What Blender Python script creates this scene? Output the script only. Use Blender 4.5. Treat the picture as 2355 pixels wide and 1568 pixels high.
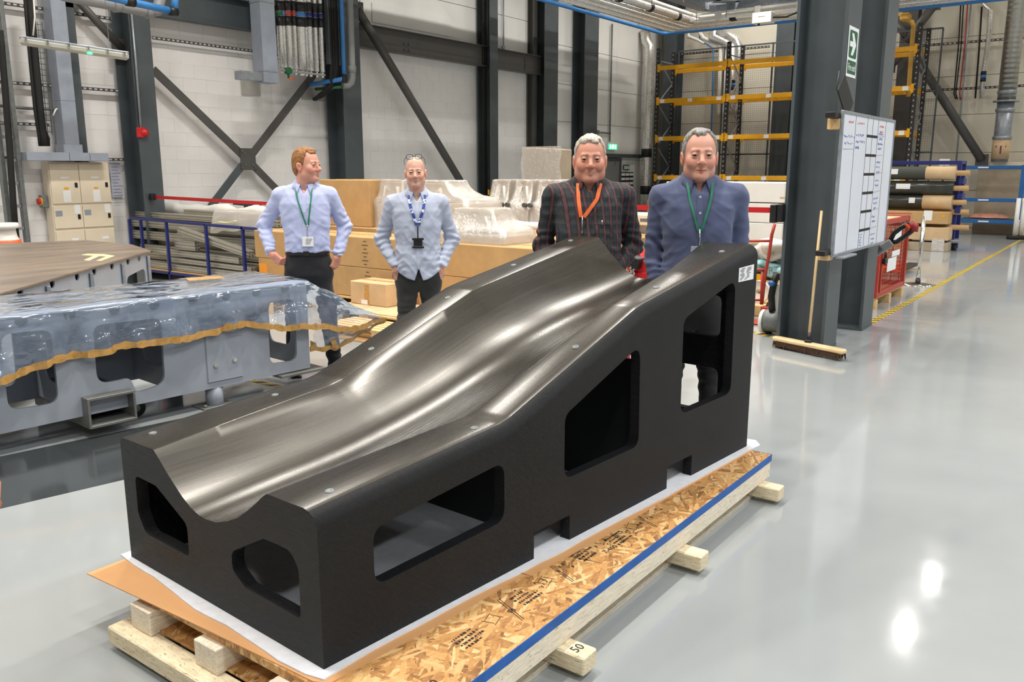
import bpy, bmesh, math, random
import numpy as np
from mathutils import Vector, Matrix, Euler
SC = bpy.context.scene
for _o in list(bpy.data.objects): bpy.data.objects.remove(_o)
random.seed(7)
PI = math.pi
# ------------------------------------------------------------------ camera
FPX, CAMH = 1930.0, 1.65
PITCH, HEAD = math.radians(11.538), math.radians(36.592)
cam_d = bpy.data.cameras.new('camera')
cam = bpy.data.objects.new('camera', cam_d)
SC.collection.objects.link(cam)
cam.location = (0, 0, CAMH)
cam.rotation_euler = (PI/2 - PITCH, 0, HEAD - PI/2)
cam_d.sensor_fit = 'HORIZONTAL'; cam_d.sensor_width = 36.0
cam_d.lens = 36.0*FPX/2355.0
cam_d.clip_start = 0.05; cam_d.clip_end = 200
SC.camera = cam
# ------------------------------------------------------------------ world, lamps, exposure
wd = bpy.data.worlds.new('world'); SC.world = wd; wd.use_nodes = True
wd.node_tree.nodes['Background'].inputs[0].default_value = (0.85, 0.92, 1.0, 1)
wd.node_tree.nodes['Background'].inputs[1].default_value = 0.35
SC.view_settings.view_transform = 'Standard'; SC.view_settings.look = 'None'
SC.view_settings.gamma = 1.0; SC.view_settings.use_curve_mapping = False
SC.view_settings.exposure = -0.13
SC.cycles.use_denoising = True
SC.cycles.max_bounces = 8; SC.cycles.diffuse_bounces = 4; SC.cycles.glossy_bounces = 4
SC.cycles.transparent_max_bounces = 16; SC.cycles.transmission_bounces = 4
SC.cycles.sample_clamp_indirect = 6.0
LAMP_W = 178.0
def high_bay(x, y, z=8.3, w=1.0, col=(1.0, 0.955, 0.89), rot=0.0, sx=1.3, sy=0.36):
    ld = bpy.data.lights.new('high_bay_lamp', 'AREA'); ld.shape = 'RECTANGLE'
    ld.size = sx; ld.size_y = sy; ld.energy = LAMP_W*w; ld.color = col; ld.spread = math.radians(150)
    lo = bpy.data.objects.new('high_bay_lamp', ld); SC.collection.objects.link(lo)
    lo.location = (x, y, z); lo.rotation_euler = (0, 0, rot)
    return lo
for k in (0, 1, 4, 5, 6, 7): high_bay(21.65 - 2.92*k, 3.1, w=(.26 if k < 2 else 1.0), sx=(.4 if k < 2 else .9), sy=.25)
for k in range(-1, 5):
    high_bay(1.9 + 4.8*k, 8.3, w=1.45)
    high_bay(1.9 + 4.8*k, -2.5, w=1.05, col=(.96, 0.98, 1.0))
    high_bay(1.9 + 4.8*k, -8.0, w=1.1, col=(0.88, 0.94, 1.0))
for (x, y) in ((23.6, 9.6), (23.6, -1.0)): high_bay(x, y, w=.75)  # two extra lamps added to brighten the back wall

# ------------------------------------------------------------------ helpers
_cf = Vector((math.cos(HEAD)*math.cos(PITCH), math.sin(HEAD)*math.cos(PITCH), -math.sin(PITCH)))
_cr = Vector((math.sin(HEAD), -math.cos(HEAD), 0)); _cu = _cr.cross(_cf)
def at(px, py, X=None, Y=None, Z=None):
    """the point of the plane X=, Y= or Z= seen at a pixel of the 2355x1568 photograph"""
    v = _cf*FPX + _cr*(px-1177.5) - _cu*(py-784.0)
    if Z is not None: t = (Z-CAMH)/v.z
    elif X is not None: t = X/v.x
    else: t = Y/v.y
    return Vector((0, 0, CAMH)) + v*t

class MB:
    """collects shapes, links them as ONE mesh object"""
    def __init__(s): s.v = []; s.f = []; s.mi = []; s.m = 0; s.sm = []; s.smooth = False
    def add(s, vs, fs):
        b = len(s.v); s.v += [tuple(p) for p in vs]
        for f in fs: s.f.append([b+i for i in f]); s.mi.append(s.m); s.sm.append(s.smooth)
        return s
    def box(s, c, d, c2=0.0, M=None):
        """box with centre c, dimensions d, chamfer c2"""
        hx, hy, hz = d[0]/2, d[1]/2, d[2]/2
        if c2 <= 0:
            vs = [(x*hx, y*hy, z*hz) for x in (-1, 1) for y in (-1, 1) for z in (-1, 1)]
            fs = [(0,1,3,2), (4,6,7,5), (0,4,5,1), (2,3,7,6), (0,2,6,4), (1,5,7,3)]
        else:
            e = min(c2, hx*.9, hy*.9, hz*.9); vs = []; idx = {}
            for x in (-1, 1):
                for y in (-1, 1):
                    for z in (-1, 1):
                        for k in range(3):
                            q = [x*hx, y*hy, z*hz]
                            for j in range(3):
                                if j != k: q[j] -= (x, y, z)[j]*e
                            idx[(x, y, z, k)] = len(vs); vs.append(q)
            fs = []
            for k in range(3):
                a, b = [(1, 2), (2, 0), (0, 1)][k]
                for sg in (-1, 1):
                    loop = []
                    for (u, w) in ((-1,-1), (1,-1), (1,1), (-1,1)):
                        t = [0,0,0]; t[k] = sg; t[a] = u; t[b] = w; loop.append(idx[(t[0],t[1],t[2],k)])
                    fs.append(loop if sg > 0 else loop[::-1])
            for k in range(3):
                a, b = [(1, 2), (2, 0), (0, 1)][k]
                for sa in (-1, 1):
                    for sb in (-1, 1):
                        t0 = [0,0,0]; t1 = [0,0,0]; t0[k] = -1; t1[k] = 1
                        for t in (t0, t1): t[a] = sa; t[b] = sb
                        q = [idx[(*t0, a)], idx[(*t1, a)], idx[(*t1, b)], idx[(*t0, b)]]
                        fs.append(q if sa*sb < 0 else q[::-1])
            for x in (-1, 1):
                for y in (-1, 1):
                    for z in (-1, 1):
                        q = [idx[(x,y,z,0)], idx[(x,y,z,1)], idx[(x,y,z,2)]]
                        fs.append(q if x*y*z > 0 else q[::-1])
        if M is None: vs = [(p[0]+c[0], p[1]+c[1], p[2]+c[2]) for p in vs]
        else: vs = [tuple(M @ Vector((p[0]+c[0], p[1]+c[1], p[2]+c[2]))) for p in vs]
        return s.add(vs, fs)
    def bx(s, x0, x1, y0, y1, z0, z1, c2=0.0, M=None):
        return s.box(((x0+x1)/2, (y0+y1)/2, (z0+z1)/2), (abs(x1-x0), abs(y1-y0), abs(z1-z0)), c2, M)
    def beam(s, a, b, w, h, c2=0.0, up=(0, 0, 1)):
        """box beam from a to b, width w (sideways), height h"""
        a, b = Vector(a), Vector(b); d = b-a; L = d.length; d.normalize()
        u = Vector(up); 
        if abs(d.dot(u)) > .98: u = Vector((0, 1, 0))
        sx = d.cross(u).normalized(); uz = sx.cross(d)
        M = Matrix((( d.x, sx.x, uz.x, a.x), (d.y, sx.y, uz.y, a.y), (d.z, sx.z, uz.z, a.z), (0,0,0,1)))
        if M.to_3x3().determinant() < 0: M = Matrix(((d.x,-sx.x,uz.x,a.x),(d.y,-sx.y,uz.y,a.y),(d.z,-sx.z,uz.z,a.z),(0,0,0,1)))
        return s.box((L/2, 0, 0), (L, w, h), c2, M)
    def prof(s, a, b, pts, up=(0, 0, 1), caps=True):
        """2-D outline pts (sideways, up) extruded from a to b"""
        a, b = Vector(a), Vector(b); d = (b-a).normalized(); u = Vector(up)
        if abs(d.dot(u)) > .98: u = Vector((0, 1, 0))
        sx = d.cross(u).normalized(); uz = sx.cross(d); n = len(pts)
        vs = [a + sx*p[0] + uz*p[1] for p in pts] + [b + sx*p[0] + uz*p[1] for p in pts]
        fs = [(i, (i+1) % n, n+(i+1) % n, n+i) for i in range(n)]
        if caps: fs += [tuple(range(n))[::-1], tuple(range(n, 2*n))]
        return s.add(vs, fs)
    def tube(s, pts, r, n=10, caps=True, sq=1.0):
        """round tube along points (radius may be a list)"""
        P = [Vector(p) for p in pts]; m = len(P)
        if m < 2: return s
        rs = r if isinstance(r, (list, tuple)) else [r]*m
        vs = []; prev = None; sm = s.smooth; s.smooth = True
        for i in range(m):
            t = (P[min(i+1, m-1)] - P[max(i-1, 0)]).normalized()
            if prev is None:
                u = Vector((0, 0, 1)) if abs(t.z) < .9 else Vector((1, 0, 0))
                nx = t.cross(u).normalized()
            else:
                nx = (prev - t*prev.dot(t)).normalized()
            prev = nx; ny = t.cross(nx)
            k = 1.0
            if 0 < i < m-1:
                c = (P[i]-P[i-1]).normalized().dot((P[i+1]-P[i]).normalized()); k = min(1.5, 1/math.sqrt(max(.3, (1+c)/2)))
            for j in range(n):
                a = 2*PI*j/n; vs.append(P[i] + nx*(math.cos(a)*rs[i]*k) + ny*(math.sin(a)*rs[i]*k*sq))
        fs = [(i*n+j, i*n+(j+1) % n, (i+1)*n+(j+1) % n, (i+1)*n+j) for i in range(m-1) for j in range(n)]
        s.add(vs, fs); s.smooth = False
        if caps:
            b = len(s.v) - m*n
            for lp in ([b+j for j in range(n)][::-1], [b+(m-1)*n+j for j in range(n)]):
                s.f.append(lp); s.mi.append(s.m); s.sm.append(False)
        s.smooth = sm
        return s
    def cyl(s, c, r, h, n=16, axis='z', r2=None):
        c = Vector(c); d = {'x': Vector((1,0,0)), 'y': Vector((0,1,0)), 'z': Vector((0,0,1))}[axis] if isinstance(axis, str) else Vector(axis).normalized()
        return s.tube([c - d*h/2, c + d*h/2], [r, r if r2 is None else r2], n)
    def lathe(s, c, prof, n=20, M=None):
        vs = []; m = len(prof)
        for (r, z) in prof:
            for j in range(n):
                a = 2*PI*j/n; p = Vector((r*math.cos(a), r*math.sin(a), z))
                if M is not None: p = M @ p
                vs.append(p + Vector(c))
        sm = s.smooth; s.smooth = True
        s.add(vs, [(i*n+j, i*n+(j+1) % n, (i+1)*n+(j+1) % n, (i+1)*n+j) for i in range(m-1) for j in range(n)])
        s.smooth = sm; return s
    def quad(s, a, b, c, d): return s.add([a, b, c, d], [(0, 1, 2, 3)])
    def slab(s, poly, t):
        """planar polygon (3-D points) given thickness t against its normal"""
        P = [Vector(p) for p in poly]; k = len(P); n = Vector((0, 0, 0))
        for i in range(k): n += (P[i]-P[0]).cross(P[(i+1) % k]-P[0])
        n.normalize()
        vs = P + [p - n*t for p in P]
        return s.add(vs, [tuple(range(k)), tuple(range(k, 2*k))[::-1]] + [(i, k+i, k+(i+1) % k, (i+1) % k) for i in range(k)])
    def build(s, name, m, parent=None, kind=None, label=None, sub=0):
        me = bpy.data.meshes.new(name); me.from_pydata(s.v, [], s.f)
        for mm in (m if isinstance(m, (list, tuple)) else [m]): me.materials.append(mm)
        me.polygons.foreach_set('material_index', s.mi)
        me.polygons.foreach_set('use_smooth', s.sm); me.update()
        o = bpy.data.objects.new(name, me); SC.collection.objects.link(o)
        if parent is not None:
            o.parent = parent
        if kind: o['kind'] = kind
        if label: o['label'] = label
        return o

def tag(o, label=None, cat=None, group=None, kind=None):
    if label: o['label'] = label
    if cat: o['category'] = cat
    if group: o['group'] = group
    if kind: o['kind'] = kind
    return o
def empty(name, label, cat, loc=(0, 0, 0), rz=0.0, group=None):
    o = bpy.data.objects.new(name, None); SC.collection.objects.link(o)
    o.empty_display_size = .1; o.location = loc; o.rotation_euler = (0, 0, rz)
    return tag(o, label, cat, group)
def copy_tree(o, parent=None):
    c = o.copy(); SC.collection.objects.link(c)
    if parent is not None: c.parent = parent
    for ch in list(o.children): copy_tree(ch, c)
    return c
def reparent(o, p):
    o.parent = p; return o
def mesh_np(name, V, F, mats, parent=None, smooth=True, mi=None):
    me = bpy.data.meshes.new(name); me.from_pydata([tuple(map(float, v)) for v in V], [], [tuple(map(int, f)) for f in F])
    for mm in (mats if isinstance(mats, (list, tuple)) else [mats]): me.materials.append(mm)
    me.polygons.foreach_set('use_smooth', [smooth]*len(me.polygons))
    if mi is not None: me.polygons.foreach_set('material_index', mi)
    me.update(); o = bpy.data.objects.new(name, me); SC.collection.objects.link(o)
    if parent is not None: o.parent = parent
    return o
def text_mesh(body, size, thick=0.0004):
    cu = bpy.data.curves.new('lettering', 'FONT'); cu.body = body; cu.size = size; cu.extrude = thick; cu.resolution_u = 2
    cu.align_x = 'CENTER'; cu.align_y = 'CENTER'
    o = bpy.data.objects.new('lettering', cu); SC.collection.objects.link(o)
    me = bpy.data.meshes.new_from_object(o.evaluated_get(bpy.context.evaluated_depsgraph_get()))
    bpy.data.objects.remove(o); return me
def lettering(body, size, origin, right, up, m, parent=None, name='lettering', sx=1.0, thick=0.0004):
    """flat raised text: origin is its centre, right and up span its plane"""
    me = text_mesh(body, size, thick); r = Vector(right).normalized(); u = Vector(up).normalized(); n = r.cross(u)
    M = Matrix(((r.x*sx, u.x, n.x, origin[0]), (r.y*sx, u.y, n.y, origin[1]), (r.z*sx, u.z, n.z, origin[2]), (0, 0, 0, 1)))
    me.transform(M); me.materials.clear(); me.materials.append(m)
    o = bpy.data.objects.new(name, me); SC.collection.objects.link(o)
    if parent is not None: o.parent = parent
    return o

# ------------------------------------------------------------------ materials
def srgb(r, g, b):
    f = lambda c: (c/255.0/12.92 if c/255.0 <= .04045 else ((c/255.0+.055)/1.055)**2.4)
    return (f(r), f(g), f(b), 1.0)
class NT:
    def __init__(s, name):
        s.m = bpy.data.materials.new(name); s.m.use_nodes = True; s.t = s.m.node_tree
        s.b = s.t.nodes['Principled BSDF']; s.out = s.t.nodes['Material Output']
    def n(s, kind, **kw):
        nd = s.t.nodes.new(kind)
        for k, v in kw.items():
            if hasattr(nd, k): setattr(nd, k, v)
        return nd
    def l(s, a, b): s.t.links.new(a, b)
    def coord(s, scale=(1, 1, 1), rot=(0, 0, 0), kind='Object'):
        tc = s.n('ShaderNodeTexCoord'); mp = s.n('ShaderNodeMapping')
        mp.inputs['Scale'].default_value = scale; mp.inputs['Rotation'].default_value = rot
        s.l(tc.outputs[kind], mp.inputs[0]); return mp.outputs[0]
    def noise(s, scale, detail=4, vec=None, rough=.55):
        nd = s.n('ShaderNodeTexNoise'); nd.inputs['Scale'].default_value = scale
        nd.inputs['Detail'].default_value = detail; nd.inputs['Roughness'].default_value = rough
        s.l(vec if vec is not None else s.coord(), nd.inputs['Vector']); return nd.outputs[0]
    def ramp(s, fac, stops):
        nd = s.n('ShaderNodeValToRGB'); e = nd.color_ramp.elements
        while len(e) < len(stops): e.new(.5)
        for k, (p, c) in enumerate(stops): e[k].position = p; e[k].color = c if len(c) == 4 else (*c, 1)
        s.l(fac, nd.inputs[0]); return nd.outputs[0]
    def mix(s, fac, a, b, mode='MIX'):
        nd = s.n('ShaderNodeMix'); nd.data_type = 'RGBA'; nd.blend_type = mode
        for sock, val in ((nd.inputs[0], fac), (nd.inputs[6], a), (nd.inputs[7], b)):
            if hasattr(val, 'is_output'): s.l(val, sock)
            else: sock.default_value = val
        return nd.outputs[2]
    def math(s, op, a, b=None, c=None):
        nd = s.n('ShaderNodeMath'); nd.operation = op
        for sock, val in zip(nd.inputs, (a, b, c)):
            if val is None: continue
            if hasattr(val, 'is_output'): s.l(val, sock)
            else: sock.default_value = val
        return nd.outputs[0]
    def bump(s, h, strength=.2, dist=.002):
        nd = s.n('ShaderNodeBump'); nd.inputs['Strength'].default_value = strength; nd.inputs['Distance'].default_value = dist
        s.l(h, nd.inputs['Height']); s.l(nd.outputs[0], s.b.inputs['Normal']); return nd
    def set(s, **kw):
        for k, v in kw.items():
            sock = s.b.inputs[k.replace('_', ' ')]
            if hasattr(v, 'is_output'): s.l(v, sock)
            else: sock.default_value = v
        return s
def mat(name, col, rough=.5, metal=0.0, var=.06, vs=6.0, bump=0.0, bs=80.0, spec=.5, coat=0.0):
    """painted or plain surface: colour with slight patchiness and grain"""
    t = NT(name); c = col if len(col) == 4 else (*col, 1)
    if var > 0:
        nz = t.noise(vs, 5)
        lo = tuple(max(0, x*(1-var*2)) for x in c[:3]); hi = tuple(min(1, x*(1+var*1.6)) for x in c[:3])
        t.set(Base_Color=t.ramp(nz, [(.25, lo), (.75, hi)]))
        t.set(Roughness=t.math('MULTIPLY_ADD', nz, .16, rough-.08))
    else: t.set(Base_Color=c, Roughness=rough)
    t.set(Metallic=metal); t.b.inputs['Specular IOR Level'].default_value = spec
    if coat: t.b.inputs['Coat Weight'].default_value = coat; t.b.inputs['Coat Roughness'].default_value = .1
    if bump > 0: t.bump(t.noise(bs, 4), bump, .002)
    return t.m
def emit(name, col, st):
    t = NT(name); t.set(Base_Color=(*col[:3], 1)); t.b.inputs['Emission Color'].default_value = (*col[:3], 1)
    t.b.inputs['Emission Strength'].default_value = st; return t.m
M = {}
M['steel'] = mat('column_grey_paint', srgb(74, 82, 86), .42, var=.08, vs=3, bump=.05, bs=60)
M['steel_brown'] = mat('brace_grey_paint', srgb(80, 78, 76), .5, var=.06, vs=4)
M['galv'] = mat('galvanised_steel', srgb(158, 164, 172), .42, .55, var=.12, vs=14)
M['galv_dark'] = mat('dull_galvanised_steel', srgb(120, 124, 124), .5, .4, var=.14, vs=14)
M['trunk'] = mat('grey_blue_trunking_paint', srgb(152, 160, 174), .5, .15, var=.06, vs=5)
M['black'] = mat('black_plastic', srgb(22, 22, 24), .45, var=.1)
M['rubber'] = mat('black_rubber', srgb(24, 24, 24), .75, var=.15)
M['white'] = mat('white_plastic', srgb(236, 234, 228), .4, var=.02)
M['cream'] = mat('cream_cabinet_paint', srgb(228, 214, 190), .4, var=.02)
M['card'] = mat('cardboard', srgb(194, 156, 106), .8, var=.07, vs=5, bump=.06, bs=30)
M['card_pale'] = mat('pale_cardboard', srgb(208, 178, 138), .8, var=.07, vs=5)
M['card_grey'] = mat('faded_cardboard', srgb(172, 156, 134), .85, var=.06, vs=4)
M['blue'] = mat('dark_blue_paint', srgb(28, 40, 112), .4, var=.07)
M['midblue'] = mat('mid_blue_paint', srgb(40, 104, 170), .4, var=.06)
M['red'] = mat('red_paint', srgb(196, 30, 34), .4, var=.05)
M['cage'] = mat('red_cage_paint', srgb(176, 60, 48), .45, var=.07)
M['yellow'] = mat('racking_yellow', srgb(236, 170, 28), .4, var=.05)
M['orange'] = mat('orange_paint', srgb(228, 92, 36), .4, var=.06)
M['paper'] = mat('white_paper', srgb(240, 240, 240), .7, var=.01)
M['foil'] = mat('foil_lagging', srgb(228, 226, 222), .28, .75, var=.05, vs=20, bump=.8, bs=14)
M['chrome'] = mat('chrome', srgb(215, 215, 212), .14, 1.0, var=.03)
M['pipe_white'] = mat('white_pipe', srgb(226, 222, 212), .4, var=.03)
M['pipe_blue'] = mat('blue_pipe', srgb(58, 128, 196), .4, var=.05)
M['pipe_grey'] = mat('grey_pipe', srgb(140, 142, 142), .4, var=.05)
M['pipe_yellow'] = mat('yellow_ochre_pipe', srgb(212, 164, 76), .45, var=.05)
M['alu'] = mat('anodised_aluminium', srgb(188, 184, 172), .38, .55, var=.05, vs=9)
M['alu_dark'] = mat('aluminium_slot_shade', srgb(60, 58, 54), .6, var=.05)
M['wood'] = mat('pale_pine', srgb(222, 184, 130), .7, var=.1, vs=9)
M['broomwood'] = mat('varnished_broom_wood', srgb(226, 196, 148), .5, var=.08, vs=8)
M['bristle'] = mat('brown_bristle', srgb(72, 48, 30), .9, var=.25, vs=60)
M['ink'] = mat('black_ink', srgb(28, 24, 22), .7, var=.0)
M['grey_ink'] = mat('grey_print', srgb(110, 110, 116), .7, var=.0)
M['green'] = mat('sign_green', srgb(28, 92, 56), .5, var=.02)
M['brown_tape'] = mat('brown_parcel_tape', srgb(196, 150, 84), .28, var=.12, vs=25, bump=.25, bs=60)
M['frame_paint'] = mat('blue_grey_frame_paint', srgb(162, 168, 178), .45, var=.05, vs=3, bump=.04, bs=120)
M['frame_edge'] = mat('bare_steel_edge', srgb(128, 128, 124), .45, .4, var=.1)
M['felt'] = mat('white_felt', srgb(226, 226, 230), .95, var=.04, vs=30, bump=.5, bs=160)
M['kraft'] = mat('kraft_board_sheet', srgb(214, 160, 106), .75, var=.04, vs=3, bump=.05, bs=14)
M['brick_red'] = mat('grab_red', srgb(150, 40, 40), .5)
# ------------------------------------------------------------------ the shell of the hall
WY, WX = 13.2, 26.0            # left wall face, back wall face
t = NT('floor_epoxy'); nz = t.noise(.7, 4); n2 = t.noise(6.0, 5)
t.set(Base_Color=t.ramp(nz, [(.3, srgb(150, 154, 155)[:3]), (.7, srgb(162, 166, 166)[:3])]),
      Roughness=t.ramp(n2, [(.3, (.06, .06, .06)), (.75, (.14, .14, .14))]))
t.b.inputs['Specular IOR Level'].default_value = .62
t.bump(t.noise(2.2, 3), .05, .01); M['floor'] = t.m
M['strip'] = mat('dark_floor_gloss', srgb(64, 68, 70), .1, var=.06, vs=2, spec=.7)
M['block'] = mat('painted_block', srgb(236, 234, 233), .6, var=.02, vs=2.5, bump=.25, bs=70)
M['wallpaint'] = mat('mortar_white_paint', srgb(234, 232, 230), .7, var=.02, vs=2)
M['clad'] = mat('white_cladding', srgb(230, 229, 226), .38, var=.025, vs=1.5)
M['clad_cream'] = mat('cream_cladding', srgb(222, 216, 200), .42, var=.025, vs=1.5)
M['ceil'] = mat('ceiling_sheet', srgb(214, 202, 180), .7, var=.03)
b = MB(); b.bx(-9, WX+.4, -14, WY+.4, -.2, 0); b.build('floor', M['floor'], kind='structure')
b = MB(); b.bx(-9, WX+.4, -14, WY+.4, 9.2, 9.4); b.build('ceiling', M['ceil'], kind='structure')
wl = MB(); wl.bx(-9, WX+.4, WY+.004, WY+.4, 0, 9.2); wall_left = wl.build('wall_left', M['wallpaint'], kind='structure')
wb = MB(); wb.bx(WX+.012, WX+.4, -14, WY, 0, 9.2); wall_back = wb.build('wall_back', M['clad_cream'], kind='structure')
b = MB(); b.bx(-9, WX+.4, -14.2, -14, 0, 9.2); b.build('wall_right', M['clad'], kind='structure')
b = MB(); b.bx(-9.2, -9, -14, WY+.4, 0, 9.2); b.build('wall_front', M['clad'], kind='structure')
# thin dark glossy band laid on the floor beside the grey frame
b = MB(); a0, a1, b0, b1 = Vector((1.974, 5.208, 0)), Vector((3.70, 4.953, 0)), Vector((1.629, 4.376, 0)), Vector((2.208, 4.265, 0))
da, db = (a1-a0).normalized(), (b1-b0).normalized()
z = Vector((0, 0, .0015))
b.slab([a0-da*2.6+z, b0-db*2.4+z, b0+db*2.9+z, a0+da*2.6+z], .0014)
b.build('dark_floor_band', M['strip'], kind='structure')
# blocks of the left wall: the 300 that show largest singly, the rest joined
def block_mesh():
    q = MB(); q.box((0, 0, 0), (.4475, .012, .2225), .0012); o = q.build('block', M['block']); me = o.data; bpy.data.objects.remove(o); return me
bm_ = block_mesh(); rest = MB(); nblk = 0
cells = []
for r in range(0, 28):
    zc = .1125 + .225*r + .01
    for c in range(-2, 36):
        xc = 4.9 + .45*c + (.225 if r % 2 else 0)
        if xc < 4.8 or xc > 18.6: continue
        if xc > 7.6 and zc > 4.2: continue
        if xc > 12.6 and zc > 4.2: continue
        cells.append((xc, zc))
vis = []
for (xc, zc) in cells:
    big = (5.3 < xc < 7.6 and .75 < zc < 6.2) or (8.3 < xc < 11.9 and 1.0 < zc < 4.0)
    vis.append(big)
cand = [c for c, v in zip(cells, vis) if v]
cand.sort(key=lambda c: (c[0]**2)+abs(c[1]-2.0)*2)
single = set(cand[:300])
for (xc, zc) in cells:
    if (xc, zc) in single:
        o = bpy.data.objects.new('block', bm_); SC.collection.objects.link(o); o.parent = wall_left
        o.location = (xc, WY+.006 + random.uniform(-.0015, .0015), zc)
    else: rest.box((xc, WY+.006, zc), (.4475, .012, .2225), .0012)
rest.build('block', M['block'], wall_left, kind='stuff')
# cladding panels, one metre high
def panel(x0, x1, y0, y1, z0, z1, m, par):
    q = MB(); q.bx(x0, x1, y0, y1, z0+.006, z1-.006, .006); q.build('panel', m, par)
for k in range(0, 5):
    panel(7.7, 12.55, WY-.035, WY+.01, 4.36+k, 5.36+k, M['clad'], wall_left)
    panel(12.6, 19.2, WY-.035, WY+.01, 4.36+k, 5.36+k, M['clad'], wall_left)
q = MB(); q.bx(12.9, 15.4, WY-.06, WY-.03, 4.62, 5.0, .004); q.build('panel', M['clad'], wall_left)
for k in range(0, 9):
    for (x0, x1) in ((19.2, 20.6), (20.6, 23.0), (23.0, 25.95)): panel(x0+.004, x1-.004, WY-.035, WY+.01, k-.05, k+.95, M['clad'], wall_left)
    for (y0, y1) in ((-13.9, -4), (-4, 1.7), (1.7, 6.4), (6.4, 13.1)): panel(WX-.03, WX+.01, y0, y1-.004, k+.1, k+1.1, M['clad_cream'], wall_back)

# ------------------------------------------------------------------ steel columns and beams
def column(x, y, w, d, label, z0=0.0, z1=9.15, axis='y', m='steel', tf=.022, tw=.014, group=None, plate=.05):
    """H column: flanges square to axis; w across the flanges, d between their outer faces"""
    e = empty('steel_column', label, 'column', (x, y, z0)); h = z1-z0
    for s in (-1, 1):
        q = MB()
        if axis == 'y': q.bx(-w/2, w/2, s*(d/2-tf), s*d/2, 0, h, .003)
        else: q.bx(s*(d/2-tf), s*d/2, -w/2, w/2, 0, h, .003)
        q.build('flange', M[m], e)
    q = MB()
    if axis == 'y': q.bx(-tw/2, tw/2, -d/2+tf, d/2-tf, 0, h)
    else: q.bx(-d/2+tf, d/2-tf, -tw/2, tw/2, 0, h)
    q.build('web', M[m], e)
    pe = plate; q = MB(); q.bx(-w/2-pe, w/2+pe, -d/2-pe, d/2+pe, 0, .025) if axis == 'y' else q.bx(-d/2-pe, d/2+pe, -w/2-pe, w/2+pe, 0, .025)
    q.build('base_plate', M[m], e)
    return e
def colpx(pl, pr, py, yf, d, label, **k):
    a, c = at(pl, py, Y=yf), at(pr, py, Y=yf)
    return column((a.x+c.x)/2, yf+d/2, c.x-a.x, d, label, **k), (a.x+c.x)/2
c1, c1x = colpx(318, 365, 300, 12.6, .5, 'grey steel wall column carrying the red beacon at far left')
c2, c2x = colpx(793, 834, 300, 12.6, .5, 'grey steel wall column behind the hanging pipes and cables')
c3, c3x = colpx(1128, 1146, 300, 12.75, .4, 'grey steel wall column with black cables down its left side')
colpx(1226, 1235, 200, 12.98, .2, 'slim brown grey post at the right end of the wall beam', m='steel_brown')
colpx(1252, 1283, 200, 12.75, .4, 'wide dark steel column behind the tall cardboard bundle')
colpx(1344, 1375, 200, 12.75, .4, 'dark steel column with thin conduit behind the man in tartan')
column(25.55, 12.55, .4, .6, 'dark corner column behind the silver lagged pipe', axis='x')
a = at(1793, 300, X=25.5); column(25.72, a.y, .52, .5, 'dark back wall column behind the right half of yellow racking', axis='x')
a = at(2077, 200, X=25.5); column(25.75, a.y, .42, .4, 'brown grey back wall column behind the yellow gas pipe', axis='x', m='steel_brown')
# the post half hidden behind the vertical trunking
a = at(181, 200, Y=12.95); column(a.x, 13.08, .13, .18, 'slim dark steel post behind the pale trunking', z0=1.0)
# wall beam with its top and bottom flanges
def ibeam(name, p, q_, hgt, wid, label, m='steel_brown', cat='beam', tf=.016):
    mid = (Vector(p)+Vector(q_))/2; e = empty(name, label, cat, mid); p = Vector(p)-mid; q_ = Vector(q_)-mid
    for s in (-1, 1):
        r = MB(); r.beam(p+Vector((0, 0, s*(hgt/2-tf/2))), q_+Vector((0, 0, s*(hgt/2-tf/2))), wid, tf); r.build('flange', M[m], e)
    r = MB(); r.beam(p, q_, .012, hgt-2*tf); r.build('web', M[m], e)
    return e
BZ = 4.28
beam1 = ibeam('wall_beam', (c1x+.22, 12.98, BZ), (c2x-.2, 12.98, BZ), .48, .2, 'dark steel beam across the wall between the two left columns', m='steel')
beam2 = ibeam('wall_beam', (c2x+.22, 12.98, BZ), (18.9, 12.98, BZ), .46, .2, 'brown grey steel beam running along the white wall behind the men')
q = MB()
for dx in (-.03, .03):
    for dz in (-.03, .03): q.cyl((14.25-13.0-.0+dx*1.4, 0, 0), .018, .02, 8, 'y') if False else None
def bolts(parent, pts, r=.02, axis='y', h=.02, m='galv_dark'):
    for p in pts:
        w = MB(); w.cyl(p, r, h, 6, axis); w.build('bolt', M[m], parent)
o0 = Vector(beam2.location); p = at(944, 107, Y=12.86)
bolts(beam2, [Vector((p.x+dx, 12.965, p.z+dz))-o0 for dx in (-.07, .07) for dz in (-.06, .06)], .025, 'y', .03, 'steel')
p = at(1221, 155, Y=12.86)
bolts(beam2, [Vector((p.x-.1, 12.965, BZ+dz))-o0 for dz in (-.12, -.04, .04, .12)], .025, 'y', .03, 'steel')

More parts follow.
